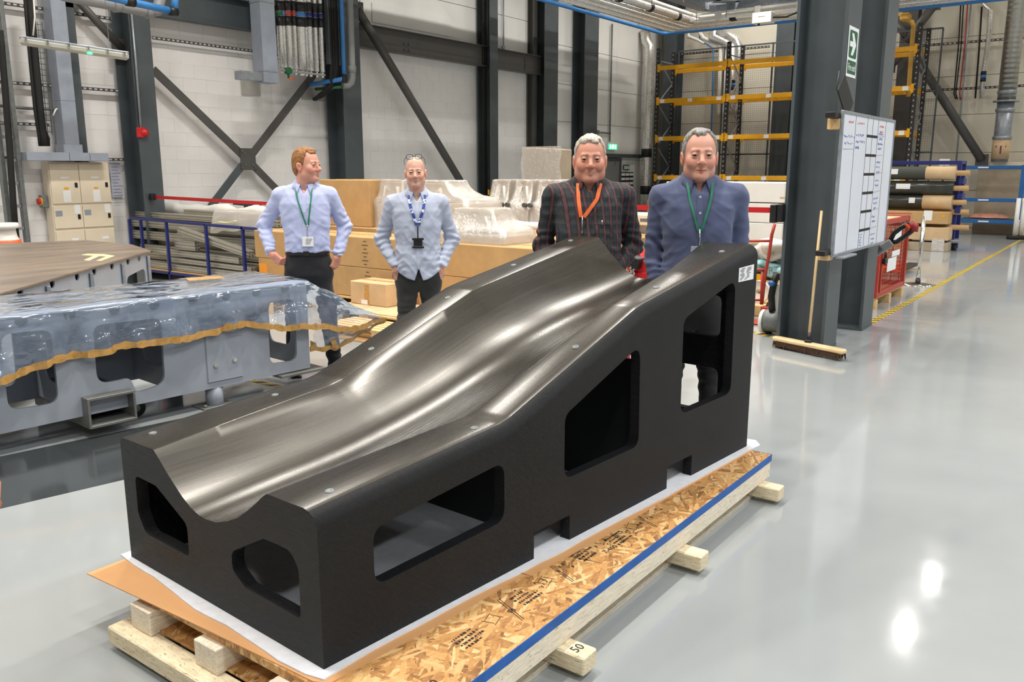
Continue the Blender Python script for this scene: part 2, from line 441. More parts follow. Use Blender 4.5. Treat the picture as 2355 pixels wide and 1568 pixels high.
# X bracing of the left bay: flat bars bolted to a centre plate
YB = 12.98
def P2(x, y): v = at(x, y, Y=YB); return v
cpt = P2(569, 366); e = empty('cross_brace', 'X shaped dark steel wall brace with bolted centre plate', 'brace', cpt)
def bar(a, c, w=.14, name='arm', m='steel_brown', yoff=0.0):
    a, c = P2(*a)-cpt, P2(*c)-cpt; a.y += yoff; c.y += yoff
    q = MB(); q.beam(a, c, w, .02, .002, up=(0, 1, 0)); return q.build(name, M[m], e)
bar((352, 160), (557, 356)); bar((580, 378), (655, 455)); bar((760, 122), (580, 354)); bar((557, 380), (484, 476), m='steel')
q = MB(); q.bx(-.16, .16, -.03, -.008, -.19, .19, .003); q.build('centre_plate', M['steel_brown'], e)
for sx, sz in ((-1, 1), (1, 1), (-1, -1), (1, -1)):
    bolts(e, [(sx*(.075+.03*k+.02*j), -.035, sz*(.095+.026*k-.022*j)) for k in range(3) for j in (0,)], .013, 'y', .025)
def tube_brace(p0, p1, r, label, m='steel_brown', name='tube_brace'):
    c = (Vector(p0)+Vector(p1))/2; e = empty(name, label, 'brace', c)
    q = MB(); q.tube([Vector(p0)-c, Vector(p1)-c], r, 14); q.build('tube', M[m], e)
    for p in (p0, p1):
        q = MB(); q.box(Vector(p)-c, (.3, .02, .3)) if abs(p0[1]-p1[1]) < .5 and abs(p0[0]-p1[0]) > .5 else q.box(Vector(p)-c, (.02, .3, .3))
        q.build('end_plate', M[m], e)
tube_brace(at(822, 22, Y=12.72), at(1082, 455, Y=12.72), .085, 'long round steel brace slanting down behind the bald man')
a, c = at(172, -6, Y=13.0), at(280, 112, Y=13.0)
tube_brace(a, c, .06, 'short slanting brace at top left behind the hanging light')
XB = 25.2
tube_brace(at(2098, 118, X=XB), at(2258, 368, X=XB), .11, 'round steel brace slanting down to the right on the back wall', name='tube_brace')
tube_brace(at(2150, 10, X=XB), at(2085, 95, X=XB), .11, 'round steel brace rising to the right above the yellow racking')
tube_brace(at(2062, 50, X=XB), at(2085, 85, X=XB), .1, 'short brace stub beside the yellow gas pipe')
tube_brace(at(2046, 155, X=XB), at(2072, 122, X=XB), .11, 'round steel brace glimpsed between column and racking end')

# ------------------------------------------------------------------ the two free-standing columns on the right
colA = column(7.96, 2.42, .41, .44, 'thick grey steel column with the broom leaning against it', axis='y', tf=.03, plate=.004)
colB = column(9.28, 2.42, .41, .44, 'second grey steel column behind the whiteboard', axis='y', tf=.03, plate=.004)
# ------------------------------------------------------------------ materials of the mould and its pallet
t = NT('printed_black_ribs')
tc = t.coord((1, 1, 1))
sp = t.n('ShaderNodeSeparateXYZ'); t.l(tc, sp.inputs[0])
s_ = t.math('ADD', sp.outputs[0], sp.outputs[2])
wob = t.math('MULTIPLY', t.noise(5.0, 2), .004)
ph = t.math('MULTIPLY', t.math('ADD', s_, wob), 2*PI/.0058)
h_ = t.math('ABSOLUTE', t.math('SINE', t.math('MULTIPLY', ph, .5)))
spk = t.ramp(t.noise(60, 3), [(.74, (0, 0, 0)), (.80, (1, 1, 1))])
col = t.mix(t.ramp(t.noise(3.0, 4), [(.3, (0, 0, 0)), (.8, (.7, .7, .7))]), srgb(20, 21, 24), srgb(31, 32, 35))
t.set(Base_Color=t.mix(t.math('MULTIPLY', spk, .35), col, srgb(150, 140, 120)), Roughness=.5)
t.b.inputs['Specular IOR Level'].default_value = .35
t.bump(h_, .9, .0022); M['ribs'] = t.m
t = NT('machined_black_face')
br = t.noise(1.0, 6, t.coord((2, 90, 2)), .6); pt = t.noise(2.2, 4)
t.set(Base_Color=t.mix(t.ramp(pt, [(.35, (0, 0, 0)), (.7, (1, 1, 1))]), srgb(28, 26, 23), srgb(48, 44, 38)),
      Roughness=t.math('MULTIPLY_ADD', br, .12, .21))
t.b.inputs['Specular IOR Level'].default_value = .62
t.b.inputs['Specular Tint'].default_value = (1, .96, .89, 1)
t.bump(br, .06, .001); M['machined'] = t.m
M['worn'] = mat('worn_edge', srgb(84, 82, 78), .5, var=.25, vs=40, bump=.4, bs=150)
t = NT('osb_strand_board')
lay = []
for k, (sc3, rz) in enumerate((((11, 64, 30), .35), ((9, 52, 30), 1.35), ((12, 72, 30), 2.5), ((8, 46, 30), -.3))):
    v = t.n('ShaderNodeTexVoronoi'); v.inputs['Scale'].default_value = 1.0; mp = t.n('ShaderNodeMapping'); mp.inputs['Scale'].default_value = sc3; mp.inputs['Location'].default_value = (k*3.7, k*1.3, 0)
    m0 = t.n('ShaderNodeMapping'); m0.inputs['Rotation'].default_value = (0, 0, rz); tc0 = t.n('ShaderNodeTexCoord'); t.l(tc0.outputs['Object'], m0.inputs[0]); t.l(m0.outputs[0], mp.inputs[0]); t.l(mp.outputs[0], v.inputs['Vector'])
    sp3 = t.n('ShaderNodeSeparateColor'); t.l(v.outputs['Color'], sp3.inputs[0]); lay.append((sp3.outputs[0], sp3.outputs[1]))
val, pri = lay[0]
for (v2_, p2_) in lay[1:]:
    g = t.math('GREATER_THAN', p2_, pri); mx = t.n('ShaderNodeMix'); t.l(g, mx.inputs[0]); t.l(val, mx.inputs[2]); t.l(v2_, mx.inputs[3]); val = mx.outputs[0]; pri = t.math('MAXIMUM', pri, p2_)
tone = t.ramp(val, [(0, srgb(104, 60, 26)[:3]), (.10, srgb(150, 96, 46)[:3]), (.35, srgb(190, 134, 72)[:3]), (.7, srgb(216, 164, 100)[:3]), (1, srgb(240, 204, 148)[:3])])
fine = t.noise(1.0, 4, t.coord((60, 160, 60), (0, 0, .5)))
t.set(Base_Color=t.mix(.28, tone, t.ramp(fine, [(.3, srgb(140, 90, 42)[:3]), (.7, srgb(232, 190, 126)[:3])]), 'MIX'), Roughness=.6)
t.bump(val, .3, .002); M['osb'] = t.m
t = NT('laminated_veneer_lumber')
g = t.noise(1.0, 5, t.coord((14, 60, 160)), .6); g2 = t.noise(1.0, 3, t.coord((40, 240, 240)))
t.set(Base_Color=t.mix(t.ramp(g2, [(.62, (0, 0, 0)), (.72, (1, 1, 1))]), t.ramp(g, [(.3, srgb(214, 198, 172)[:3]), (.55, srgb(238, 226, 204)[:3]), (.8, srgb(246, 238, 222)[:3])]), srgb(150, 120, 84)), Roughness=.75)
t.bump(g, .3, .002); M['lvl'] = t.m
t = NT('laminated_lumber_across')
g = t.noise(1.0, 5, t.coord((60, 14, 160)), .6); g2 = t.noise(1.0, 3, t.coord((240, 40, 240)))
t.set(Base_Color=t.mix(t.ramp(g2, [(.60, (0, 0, 0)), (.70, (1, 1, 1))]), t.ramp(g, [(.3, srgb(208, 190, 154)[:3]), (.55, srgb(234, 218, 184)[:3]), (.8, srgb(244, 232, 206)[:3])]), srgb(140, 110, 74)), Roughness=.75)
t.bump(g, .35, .002); M['lvl_x'] = t.m
M['bluepaint'] = mat('brushed_blue_edge_paint', srgb(16, 92, 172), .5, var=.14, vs=18, bump=.3, bs=90)

# ------------------------------------------------------------------ pallet (edges along the hall axes)
PZ = .206                                              # deck top
pal = empty('pallet', 'low wooden shipping pallet with blue painted edge under the black mould', 'pallet', (2.73, 2.07, 0))
po = Vector(pal.location)
def pbox(name, x0, x1, y0, y1, z0, z1, m, c=.003, label=None):
    q = MB(); q.bx(x0-po.x, x1-po.x, y0-po.y, y1-po.y, z0, z1, c); return q.build(name, M[m], pal, label=label)
X0, X1, Y0, Y1 = 1.335, 4.125, 1.388, 2.80
pbox('deck_board', X0+.055, X1, Y0+.002, 2.76, .176, PZ, 'osb', .002, 'orange brown strand board deck with printed grade marks')
q = MB(); q.bx(X0-po.x, X1-po.x, Y0-po.y-.002, Y0-po.y+.001, .172, PZ+.0005); q.bx(X1-po.x-.001, X1-po.x+.002, Y0-po.y, Y0+.16-po.y, .172, PZ+.0005)
q.build('edge_band', M['bluepaint'], pal, label='bright blue painted edge')
pbox('side_rail', X0+.03, X1-.01, Y0, Y0+.07, .088, .173, 'lvl', .004)
for yc in (1.84, 2.22, 2.60): pbox('stringer', X0+.02, X1-.02, yc-.06, yc+.06, .088, .176, 'lvl', .003)
for k, xc in enumerate((1.345, 2.165, 3.075, 4.0)):
    pbox('bearer', xc-.042, xc+.042, (1.285 if k else 1.33), 2.73, .022, .088, 'lvl_x', .005)
pbox('bottom_board', X0+.1, X1-.1, 1.43, 1.53, 0, .022, 'lvl', .002)
pbox('bottom_board', X0+.1, X1-.1, 2.02, 2.14, 0, .022, 'lvl', .002)
pbox('bottom_board', X0+.1, X1-.1, 2.58, 2.70, 0, .022, 'lvl', .002)
pbox('lower_panel', 1.39, 4.0, 1.48, 2.64, .088, .098, 'osb', .001)
# stamped marks on the deck: short flat print lying on the board
rnd = random.Random(3)
marks = MB()
def dash(x, y, w, h, r=0.0):
    Mx = Matrix.Translation((x-po.x, y-po.y, PZ+.0006)) @ Matrix.Rotation(r, 4, 'Z'); marks.box((0, 0, 0), (w, h, .0006), 0, Mx)
for (x, y) in ((1.80, 1.55), (2.12, 1.56), (2.52, 1.57), (2.72, 1.535)):
    for r in range(4):
        xx = x
        for c in range(rnd.randint(5, 9)):
            w = rnd.uniform(.004, .012); dash(xx, y+.02*r-.04, w, rnd.choice((.006, .009, .011)), rnd.uniform(-.2, .2)); xx += w+.005
    for s in (-1, 1):
        dash(x+.18, y+s*.022, .05, .002, .3); dash(x+.18+s*.024, y, .002, .045, .3)
    dash(x+.26, y-.01, .16, .0022, 1.2); dash(x+.27, y-.01, .16, .0022, 1.2)
for k in range(34):
    x = 2.15+rnd.uniform(0, 1.0); dash(x, 1.575-.02*(x-2.15)+rnd.uniform(-.045, .03), rnd.uniform(.006, .02), rnd.uniform(.002, .006), rnd.uniform(1.1, 1.5))
tag(marks.build('grade_stamp', M['ink'], pal), kind='stuff')
for (tx, x, y, sz) in (('33-620', 1.56, 1.475, .04), ('50', 2.06, 1.53, .03), ('7-400', 2.66, 1.50, .035), ('50', 2.165, 1.335, .05)):
    zt = PZ+.0008 if y > 1.4 else .0885
    o = lettering(tx, sz, (x-po.x, y-po.y, zt), (1, -.1, 0), (.1, 1, 0), M['ink'], pal, 'grade_stamp')

# brown card sheets and white felt under the mould
def sheet(name, outline, z, th, m, label, cat, wav=0.0, seed=1):
    """thin sheet: outline (x, y) subdivided along its edges, upper face slightly uneven"""
    ar = sum(outline[i-1][0]*outline[i][1]-outline[i][0]*outline[i-1][1] for i in range(len(outline)))
    if ar < 0: outline = outline[::-1]
    pts = []; rr = random.Random(seed); n = len(outline)
    for i in range(n):
        a, c = Vector((*outline[i], 0)), Vector((*outline[(i+1) % n], 0)); L = (c-a).length; k = max(1, int(L/.06))
        nn = Vector((-(c-a).y, (c-a).x, 0)).normalized()
        for j in range(k):
            p = a.lerp(c, j/k)
            if 0 < j and wav: p = p + nn*(math.sin(j*.9+i)*.4+rr.uniform(-.6, .6))*wav
            pts.append(p)
    q = MB(); q.slab([p+Vector((0, 0, z+th)) for p in pts], th); o = q.build(name, M[m]); tag(o, label, cat); return o
kraft = sheet('card_sheet', [(1.346, 2.928), (1.379, 2.276), (1.4, 1.752), (1.424, 1.706), (1.536, 1.699), (1.677, 1.684), (1.873, 1.663), (2.08, 1.652), (2.251, 1.647), (2.285, 1.63), (2.285, 2.93)], PZ, .0035, 'kraft', 'tan card sheet sticking out beneath the front left corner of the black mould', 'sheet')
kraft2 = sheet('card_sheet', [(2.295, 1.619), (2.699, 1.577), (3.241, 1.554), (4.12, 1.487), (4.12, 2.7), (2.295, 2.7)], PZ, .0035, 'kraft', 'narrow strip of brown card along the far half of the pallet deck', 'sheet')
felt = sheet('felt_sheet', [(1.495, 2.965), (1.478, 2.837), (1.471, 2.694), (1.45, 2.537), (1.427, 2.372), (1.43, 2.208), (1.417, 2.056), (1.402, 1.91), (1.405, 1.795), (1.419, 1.727), (1.493, 1.728), (1.601, 1.727), (1.793, 1.71), (2.049, 1.69), (2.167, 1.675), (2.268, 1.659), (2.391, 1.649), (2.512, 1.631), (2.657, 1.624), (2.958, 1.595), (3.266, 1.56), (3.49, 1.544), (3.793, 1.521), (4.069, 1.501), (4.213, 1.483), (4.277, 1.531), (4.20, 2.72), (2.6, 2.92)], PZ+.0035, .006, 'felt', 'white felt sheet between the black mould and the brown card', 'felt', .0015, 4)

# ------------------------------------------------------------------ the printed mould
ZB = PZ+.0098
A0 = Vector((1.451, 1.763, ZB)); Ud = Vector((2.696, -.231, 0)).normalized(); Vd = Vector((.058, 1.151, 0)).normalized()
LU, LV = 2.7067, 1.1528
mould = empty('mould', 'large black ribbed mould with a curved trough on top and window openings in its sides', 'mould', A0, math.atan2(Ud.y, Ud.x))
# local frame: x along, y across (slightly skewed like the measured corners), z up
RZ = -math.atan2(Ud.y, Ud.x)
vl = Matrix.Rotation(RZ, 3, 'Z') @ Vd
def Lc(u, v, z): return Vector((u + vl.x*v, vl.y*v, z))
def sm(x): x = min(1, max(0, x)); return x*x*(3-2*x)
KU = [0, .80, .86, 1.66, 1.72, LU]
KH = [.488, .558, .570, .868, .882, 1.066]
def Htop(u): return float(np.interp(u, KU, KH))
def soft(u, wd=.22):
    return sum(Htop(u+wd*k/4) if 0 <= u+wd*k/4 <= LU else (Htop(0)+(u+wd*k/4)*.085 if u+wd*k/4 < 0 else Htop(LU)+(u+wd*k/4-LU)*.18) for k in range(-4, 5))/9
def vR(u): return float(np.interp(u, [0, .83, 1.69, 2.2, LU], [.240, .195, .155, .20, .305]))
def vL(u): return float(np.interp(u, [0, .4, .83, 1.69, LU], [.906, .935, .961, .957, .962]))
SS = [0, .06, .116, .18, .25, .33, .40, .473, .557, .652, .748, .844, .919, .965, 1]
SD = [0, .19, .37, .55, .74, .90, .98, 1.0, .97, .86, .70, .46, .24, .10, 0]
def section(u):
    """outline of the solid at station u, from bottom right over the top to bottom left: (v, z, top?)"""
    H = Htop(u); til = lambda v: -.012*v
    pts = [(0.0, 0.0), (0.0, H*.5), (0.0, H-.06)]
    r = .05
    for k in range(1, 6):
        a = PI/2*k/5*.86; pts.append((r*(1-math.cos(a)), H-.06+.055*math.sin(a)*1.02))
    a, c = vR(u), vL(u)
    pts += [(.06, H+til(.06)), (.5*(a+.06), H+til(a)), (a-.006, H+til(a)), (a-.001, H-.0015+til(a))]
    dep = .176+.044*sm((u-.5)/2.0)
    floor_z = soft(u, .34)-dep
    for s, d in list(zip(SS, SD))[::-1][1:-1]:
        v = c-(c-a)*s; Hr = H+(soft(u, .34)-H)*sm(min(s, 1-s)*7); pts.append((v, Hr+til(v)-d*(Hr-floor_z)))
    pts += [(c+.001, H-.0015+til(c)), (c+.008, H+til(c)), (.5*(c+LV-.03), H+til(1)), (LV-.03, H+til(LV))]
    for k in range(1, 4):
        b_ = PI/2*k/3; pts.append((LV-.02+.02*math.sin(b_), H-.02+til(LV)+.02*math.cos(b_)))
    pts += [(LV, H*.5), (LV, 0)]
    return pts
US = sorted(set([0, LU]+[round(LU*k/90, 4) for k in range(91)]+[.80, .86, 1.66, 1.72]))
secs = [section(u) for u in US]; NS = len(secs[0])
q = MB(); vs = [Lc(u, p[0], p[1]) for u, sct in zip(US, secs) for p in sct]
q.v = [tuple(p) for p in vs]
TOP0, TOP1 = 7, NS-6
for i in range(len(US)-1):
    for j in range(NS-1):
        q.f.append([i*NS+j, (i+1)*NS+j, (i+1)*NS+j+1, i*NS+j+1]); top = TOP0 <= j < TOP1
        q.mi.append(1 if top else 0); q.sm.append(True)
    q.f.append([i*NS+NS-1, (i+1)*NS+NS-1, (i+1)*NS, i*NS]); q.mi.append(0); q.sm.append(False)
nU = len(US)
q.f.append(list(range(NS))); q.mi.append(0); q.sm.append(False)
q.f.append([(nU-1)*NS+j for j in range(NS)][::-1]); q.mi.append(0); q.sm.append(False)
body = q.build('body', [M['ribs'], M['machined'], M['black']], mould)
bm = bmesh.new(); bm.from_mesh(body.data); bmesh.ops.triangulate(bm, faces=[f for f in bm.faces if len(f.verts) > 4]); bmesh.ops.recalc_face_normals(bm, faces=bm.faces); bm.to_mesh(body.data); bm.free()
# the hollow inside (open below): same section pulled in by the wall thickness
TH = .045
cut = MB(); U2 = np.linspace(TH, LU-TH, 40)
for u in U2:
    s0 = section(float(u)); H = Htop(float(u))
    for (v, z) in s0: cut.v.append(tuple(Lc(float(u), min(max(v, TH), LV-TH), max(-.05, z-.05) if z > .001 else -.05)))
for i in range(len(U2)-1):
    for j in range(NS):
        cut.f.append([i*NS+j, (i+1)*NS+j, (i+1)*NS+(j+1) % NS, i*NS+(j+1) % NS]); cut.mi.append(0); cut.sm.append(False)
cut.f.append(list(range(NS))); cut.f.append([(len(U2)-1)*NS+j for j in range(NS)][::-1]); cut.mi += [0, 0]; cut.sm += [False]*2
def fillet(poly, rs, n=5):
    out = []; m = len(poly)
    for i in range(m):
        p, a, c = Vector(poly[i]), Vector(poly[i-1]), Vector(poly[(i+1) % m]); r = rs[i] if isinstance(rs, (list, tuple)) else rs
        da, dc = (a-p).normalized(), (c-p).normalized(); an = da.angle(dc); tl = min(r/math.tan(an/2), .45*(a-p).length, .45*(c-p).length)
        s, e_ = p+da*tl, p+dc*tl
        for k in range(n+1):
            w = k/n; out.append(tuple((s*(1-w)**2+p*2*w*(1-w)+e_*w*w)))
    return out
def prism(mb, poly, place):
    """poly (a, b) swept between place(a, b, 0) and place(a, b, 1)"""
    n = len(poly); b0 = len(mb.v)
    for w in (0, 1): mb.v += [tuple(place(p[0], p[1], w)) for p in poly]
    fs = [[b0+i, b0+(i+1) % n, b0+n+(i+1) % n, b0+n+i] for i in range(n)]+[[b0+i for i in range(n)][::-1], [b0+n+i for i in range(n)]]
    for f in fs: mb.f.append(f); mb.mi.append(0); mb.sm.append(False)
W1 = fillet([(.198, .372), (.790, .428), (.790, .208), (.198, .186)], .05)
W2 = fillet([(1.135, .520), (1.645, .715), (1.655, .268), (1.135, .262)], .05)
W3 = fillet([(1.995, .775), (2.48, .910), (2.49, .335), (2.00, .330)], .055)
F1 = fillet([(1.062, .345), (.915, .343), (.720, .250), (.722, .132), (1.02, .132), (1.066, .2)], [.025, .03, .04, .02, .05, .06])
F2 = fillet([(.455, .232), (.270, .332), (.135, .335), (.098, .285), (.100, .125), (.39, .130), (.455, .17)], [.04, .04, .05, .05, .02, .05, .04])
cutters = [cut]
for w in (W1, W2, W3):
    c_ = MB(); prism(c_, w, lambda a, b, k: Lc(a, -.1 if k == 0 else TH+.05, b)); cutters.append(c_)
for f in (F1, F2):
    c_ = MB(); prism(c_, f, lambda a, b, k: Lc(-.1 if k == 0 else TH+.05, a, b)); cutters.append(c_)
FE = fillet([(.16, .575), (.93, .575), (.93, .77), (.60, .72), (.16, .80)], .04)
FE2 = fillet([(.16, .16), (.93, .16), (.93, .405), (.16, .405)], .04)
c_ = MB(); prism(c_, FE2, lambda a, b, k: Lc(LU-TH-.05 if k == 0 else LU+.1, a, b)); cutters.append(c_)
c_ = MB(); prism(c_, FE, lambda a, b, k: Lc(LU-TH-.05 if k == 0 else LU+.1, a, b)); cutters.append(c_)
for (a_, c2_) in ((.955, 1.174), (1.902, 2.124)):
    c_ = MB(); c_.v = [tuple(Lc(u, v, z_)) for u in (a_, c2_) for v in (-.1, LV+.1) for z_ in (-.1, .104)]
    c_.f = [[0,1,3,2], [4,6,7,5], [0,4,5,1], [2,3,7,6], [0,2,6,4], [1,5,7,3]]; c_.mi = [0]*6; c_.sm = [False]*6; cutters.append(c_)
mods = []; tmp = []
for c_ in cutters:
    o = c_.build('cutter', M['ribs'], mould); bm = bmesh.new(); bm.from_mesh(o.data)
    bmesh.ops.triangulate(bm, faces=[f for f in bm.faces if len(f.verts) > 4]); bmesh.ops.recalc_face_normals(bm, faces=bm.faces); bm.to_mesh(o.data); bm.free()
    md = body.modifiers.new('cut', 'BOOLEAN'); md.operation = 'DIFFERENCE'; md.solver = 'EXACT'; md.object = o; tmp.append(o)
bpy.context.view_layer.update()
me = bpy.data.meshes.new_from_object(body.evaluated_get(bpy.context.evaluated_depsgraph_get()))
body.modifiers.clear(); body.data = me
for o in tmp: bpy.data.objects.remove(o)
try: me.set_sharp_from_angle(angle=math.radians(24))
except Exception: pass
# cross plate inside the high end, seen through its window
q = MB(); q.v = [tuple(Lc(2.20 if k < 2 else 2.23, v, z_)) for k in (0, 1) for v in () for z_ in ()]
def plate(u0, u1, v0, v1, z0, z1, name='rib_plate'):
    q = MB(); q.v = [tuple(Lc(u, v, z_)) for u in (u0, u1) for v in (v0, v1) for z_ in (z0, z1)]
    q.f = [[0,1,3,2], [4,6,7,5], [0,4,5,1], [2,3,7,6], [0,2,6,4], [1,5,7,3]]; q.mi = [0]*6; q.sm = [False]*6
    return q.build(name, M['black'], mould)
plate(1.80, 1.83, .05, LV-.05, .0, .60); plate(.90, .93, .05, LV-.05, .11, .36)
# steel bushings let into the flanges
for (u, v) in ((.115, .089), (.725, .080), (1.325, .097), (1.925, .105), (2.545, .114), (.085, 1.076), (.595, 1.06), (1.09, 1.045), (1.57, 1.042), (2.085, 1.066), (2.605, 1.085)):
    sl = math.atan((Htop(min(LU, u+.02))-Htop(max(0, u-.02)))/.04); c = Lc(u, v, Htop(u)-.012*v+.0008)
    Mx = Matrix.Translation(c) @ Matrix.Rotation(-sl, 4, 'Y')
    q = MB(); q.lathe((0, 0, 0), [(.0, .0004), (.005, .0004), (.006, .002), (.014, .002), (.0155, -.003)], 18); q.v = [tuple(Mx @ Vector(p)) for p in q.v]
    q.v = [p for p in q.v]; q.build('bushing', M['galv_dark'], mould)
# rating plate on the high end
q = MB(); q.slab([Lc(2.508, -.0015, .893), Lc(2.668, -.0015, .893), Lc(2.668, -.0015, .968), Lc(2.508, -.0015, .962)], .0014); lab = q.build('rating_plate', M['paper'], mould, label='white rating plate with printed lines')
pr = MB(); rr = random.Random(5)
for k in range(9):
    zz = .956-.0068*k; u = 2.52 if k % 3 else 2.535
    for w in (rr.uniform(.02, .05), rr.uniform(.02, .05)):
        pr.v += [tuple(Lc(u+a, -.0032, zz+c)) for a, c in ((0, 0), (w, 0), (w, .0028), (0, .0028))]
        n = len(pr.v); pr.f.append([n-4, n-3, n-2, n-1]); pr.mi.append(0); pr.sm.append(False); u += w+.025
pr.build('print', M['grey_ink'], lab)
# ------------------------------------------------------------------ people: smooth distance fields meshed by surface nets
f32 = np.float32
def snet(fn, lo, hi, h):
    ax = [np.arange(lo[k], hi[k]+h, h, dtype=f32) for k in range(3)]
    X, Y, Z = np.meshgrid(*ax, indexing='ij'); D = fn(X, Y, Z).astype(f32); S = D < 0
    nx, ny, nz = D.shape
    sl = lambda d: (slice(d[0], nx-1+d[0]), slice(d[1], ny-1+d[1]), slice(d[2], nz-1+d[2]))
    C = [(a, b, c) for a in (0, 1) for b in (0, 1) for c in (0, 1)]
    cnt = sum(S[sl(c)].astype(np.int8) for c in C); act = (cnt > 0) & (cnt < 8)
    I = np.argwhere(act); idx = -np.ones(act.shape, np.int64); idx[act] = np.arange(len(I))
    acc = np.zeros((len(I), 3)); num = np.zeros(len(I))
    for c in C:
        for k in range(3):
            if c[k]: continue
            e = list(c); e[k] = 1
            da = D[I[:, 0]+c[0], I[:, 1]+c[1], I[:, 2]+c[2]]; db = D[I[:, 0]+e[0], I[:, 1]+e[1], I[:, 2]+e[2]]
            m = (da < 0) != (db < 0); tt = np.where(m, da/np.where(m, da-db, 1), 0)
            p = np.tile(np.array(c, float), (len(I), 1)); p[:, k] += tt
            acc += p*m[:, None]; num += m
    V = (I + acc/np.maximum(num, 1)[:, None])*h + np.array(lo)
    F = []
    for k in range(3):
        a, b = [(1, 2), (2, 0), (0, 1)][k]; d = [0, 0, 0]; d[k] = 1
        s0 = S[:nx-d[0], :ny-d[1], :nz-d[2]]; s1 = S[d[0]:, d[1]:, d[2]:]
        E = np.argwhere(s0 != s1); lim = (nx-1, ny-1, nz-1)
        ok = (E[:, a] > 0) & (E[:, b] > 0) & (E[:, a] < lim[a]) & (E[:, b] < lim[b]); E = E[ok]
        if not len(E): continue
        def ci(oa, ob):
            q = E.copy(); q[:, a] += oa; q[:, b] += ob; return idx[q[:, 0], q[:, 1], q[:, 2]]
        Q = np.stack([ci(-1, -1), ci(0, -1), ci(0, 0), ci(-1, 0)], 1)
        fl = ~s0[E[:, 0], E[:, 1], E[:, 2]]; Q[fl] = Q[fl][:, ::-1]; F.append(Q)
    F = np.concatenate(F); F = F[(F >= 0).all(1)]
    return V, F
def smin(a, b, k):
    h = np.clip(.5+.5*(b-a)/k, 0, 1); return b*(1-h)+a*h - k*h*(1-h)
def smax(a, b, k): return -smin(-a, -b, k)
def cap(P, a, b, ra, rb=None):
    rb = ra if rb is None else rb; X, Y, Z = P; a = np.array(a, float); d = np.array(b, float)-a; L = max(1e-9, float(d@d))
    t = np.clip(((X-a[0])*d[0]+(Y-a[1])*d[1]+(Z-a[2])*d[2])/L, 0, 1)
    return np.sqrt((X-a[0]-d[0]*t)**2+(Y-a[1]-d[1]*t)**2+(Z-a[2]-d[2]*t)**2) - (ra+(rb-ra)*t)
def ell(P, c, r):
    X, Y, Z = P; q = ((X-c[0])/r[0])**2+((Y-c[1])/r[1])**2+((Z-c[2])/r[2])**2; k0 = np.sqrt(q)
    k1 = np.sqrt(((X-c[0])/r[0]**2)**2+((Y-c[1])/r[1]**2)**2+((Z-c[2])/r[2]**2)**2)+1e-9
    return k0*(k0-1)/k1
def sph(P, c, r): return np.sqrt((P[0]-c[0])**2+(P[1]-c[1])**2+(P[2]-c[2])**2)-r
def _hash(i, j, k): 
    v = np.sin(i*127.1+j*311.7+k*74.7)*43758.5453; return v-np.floor(v)
def vnoise(X, Y, Z):
    i, j, k = np.floor(X), np.floor(Y), np.floor(Z); u, v, w = X-i, Y-j, Z-k
    u, v, w = u*u*(3-2*u), v*v*(3-2*v), w*w*(3-2*w); r = 0
    for a in (0, 1):
        for b in (0, 1):
            for c in (0, 1):
                r = r+_hash(i+a, j+b, k+c)*(u if a else 1-u)*(v if b else 1-v)*(w if c else 1-w)
    return (r-.5)*2
def loft(P, tab, ex=2.4):
    """stack of ellipses: rows (z, half width, half depth, y centre, x centre)"""
    X, Y, Z = P; T = np.array(tab, float); zz = T[:, 0]
    a, b, cy, cx = [np.interp(Z, zz, T[:, k]) for k in (1, 2, 3, 4)]
    q = (np.abs((X-cx)/a)**ex+np.abs((Y-cy)/b)**ex)**(1/ex)
    d = (q-1)*np.minimum(a, b)
    return np.maximum(d, np.maximum(zz[0]-Z, Z-zz[-1]))

# skin colour lives in a vertex attribute: lips, cheeks, brows and stubble are the person's own colours
t = NT('skin'); at_ = t.n('ShaderNodeAttribute'); at_.attribute_name = 'tint'
nz = t.noise(160, 3); t.set(Base_Color=t.mix(t.math('MULTIPLY', nz, .12), at_.outputs[0], (.35, .16, .12, 1)), Roughness=.5)
t.b.inputs['Subsurface Weight'].default_value = 0.0; t.bump(nz, .06, .001); M['skin'] = t.m
t = NT('eyeball'); s3 = t.n('ShaderNodeSeparateXYZ'); t.l(t.coord(), s3.inputs[0])
rr_ = t.math('SQRT', t.math('ADD', t.math('POWER', s3.outputs[0], 2), t.math('POWER', s3.outputs[2], 2)))
t.set(Base_Color=t.ramp(t.math('MULTIPLY', rr_, 80), [(.0, (.005, .005, .006)), (.30, (.01, .01, .012)), (.34, srgb(48, 44, 40)[:3]), (.56, srgb(30, 30, 32)[:3]), (.61, srgb(160, 142, 134)[:3])]), Roughness=.12)
M['eye'] = t.m
def hairmat(name, c0, c1):
    t = NT(name); g = t.noise(1.0, 4, t.coord((260, 60, 60)), .7)
    t.set(Base_Color=t.ramp(g, [(.3, c0[:3]), (.72, c1[:3])]), Roughness=.6); t.bump(g, .6, .003); return t.m
def fabric(name, c, var=.05, rough=.85, weave=900):
    t = NT(name); n1 = t.noise(5, 4); w = t.noise(weave, 2)
    lo, hi = [tuple(x*k for x in c[:3]) for k in (1-var*2, 1+var)]
    t.set(Base_Color=t.mix(t.math('MULTIPLY', w, .25), t.ramp(n1, [(.3, lo), (.7, hi)]), (*[x*.8 for x in c[:3]], 1)), Roughness=rough)
    t.b.inputs['Sheen Weight'].default_value = .15
    t.bump(t.noise(90, 5), .12, .003); return t.m
M['shirt1'] = fabric('lavender_blue_cotton', srgb(186, 194, 230)); M['shirt2'] = fabric('pale_grey_blue_cotton', srgb(178, 186, 206))
M['shirt4'] = fabric('slate_blue_cotton', srgb(80, 88, 120), .08)
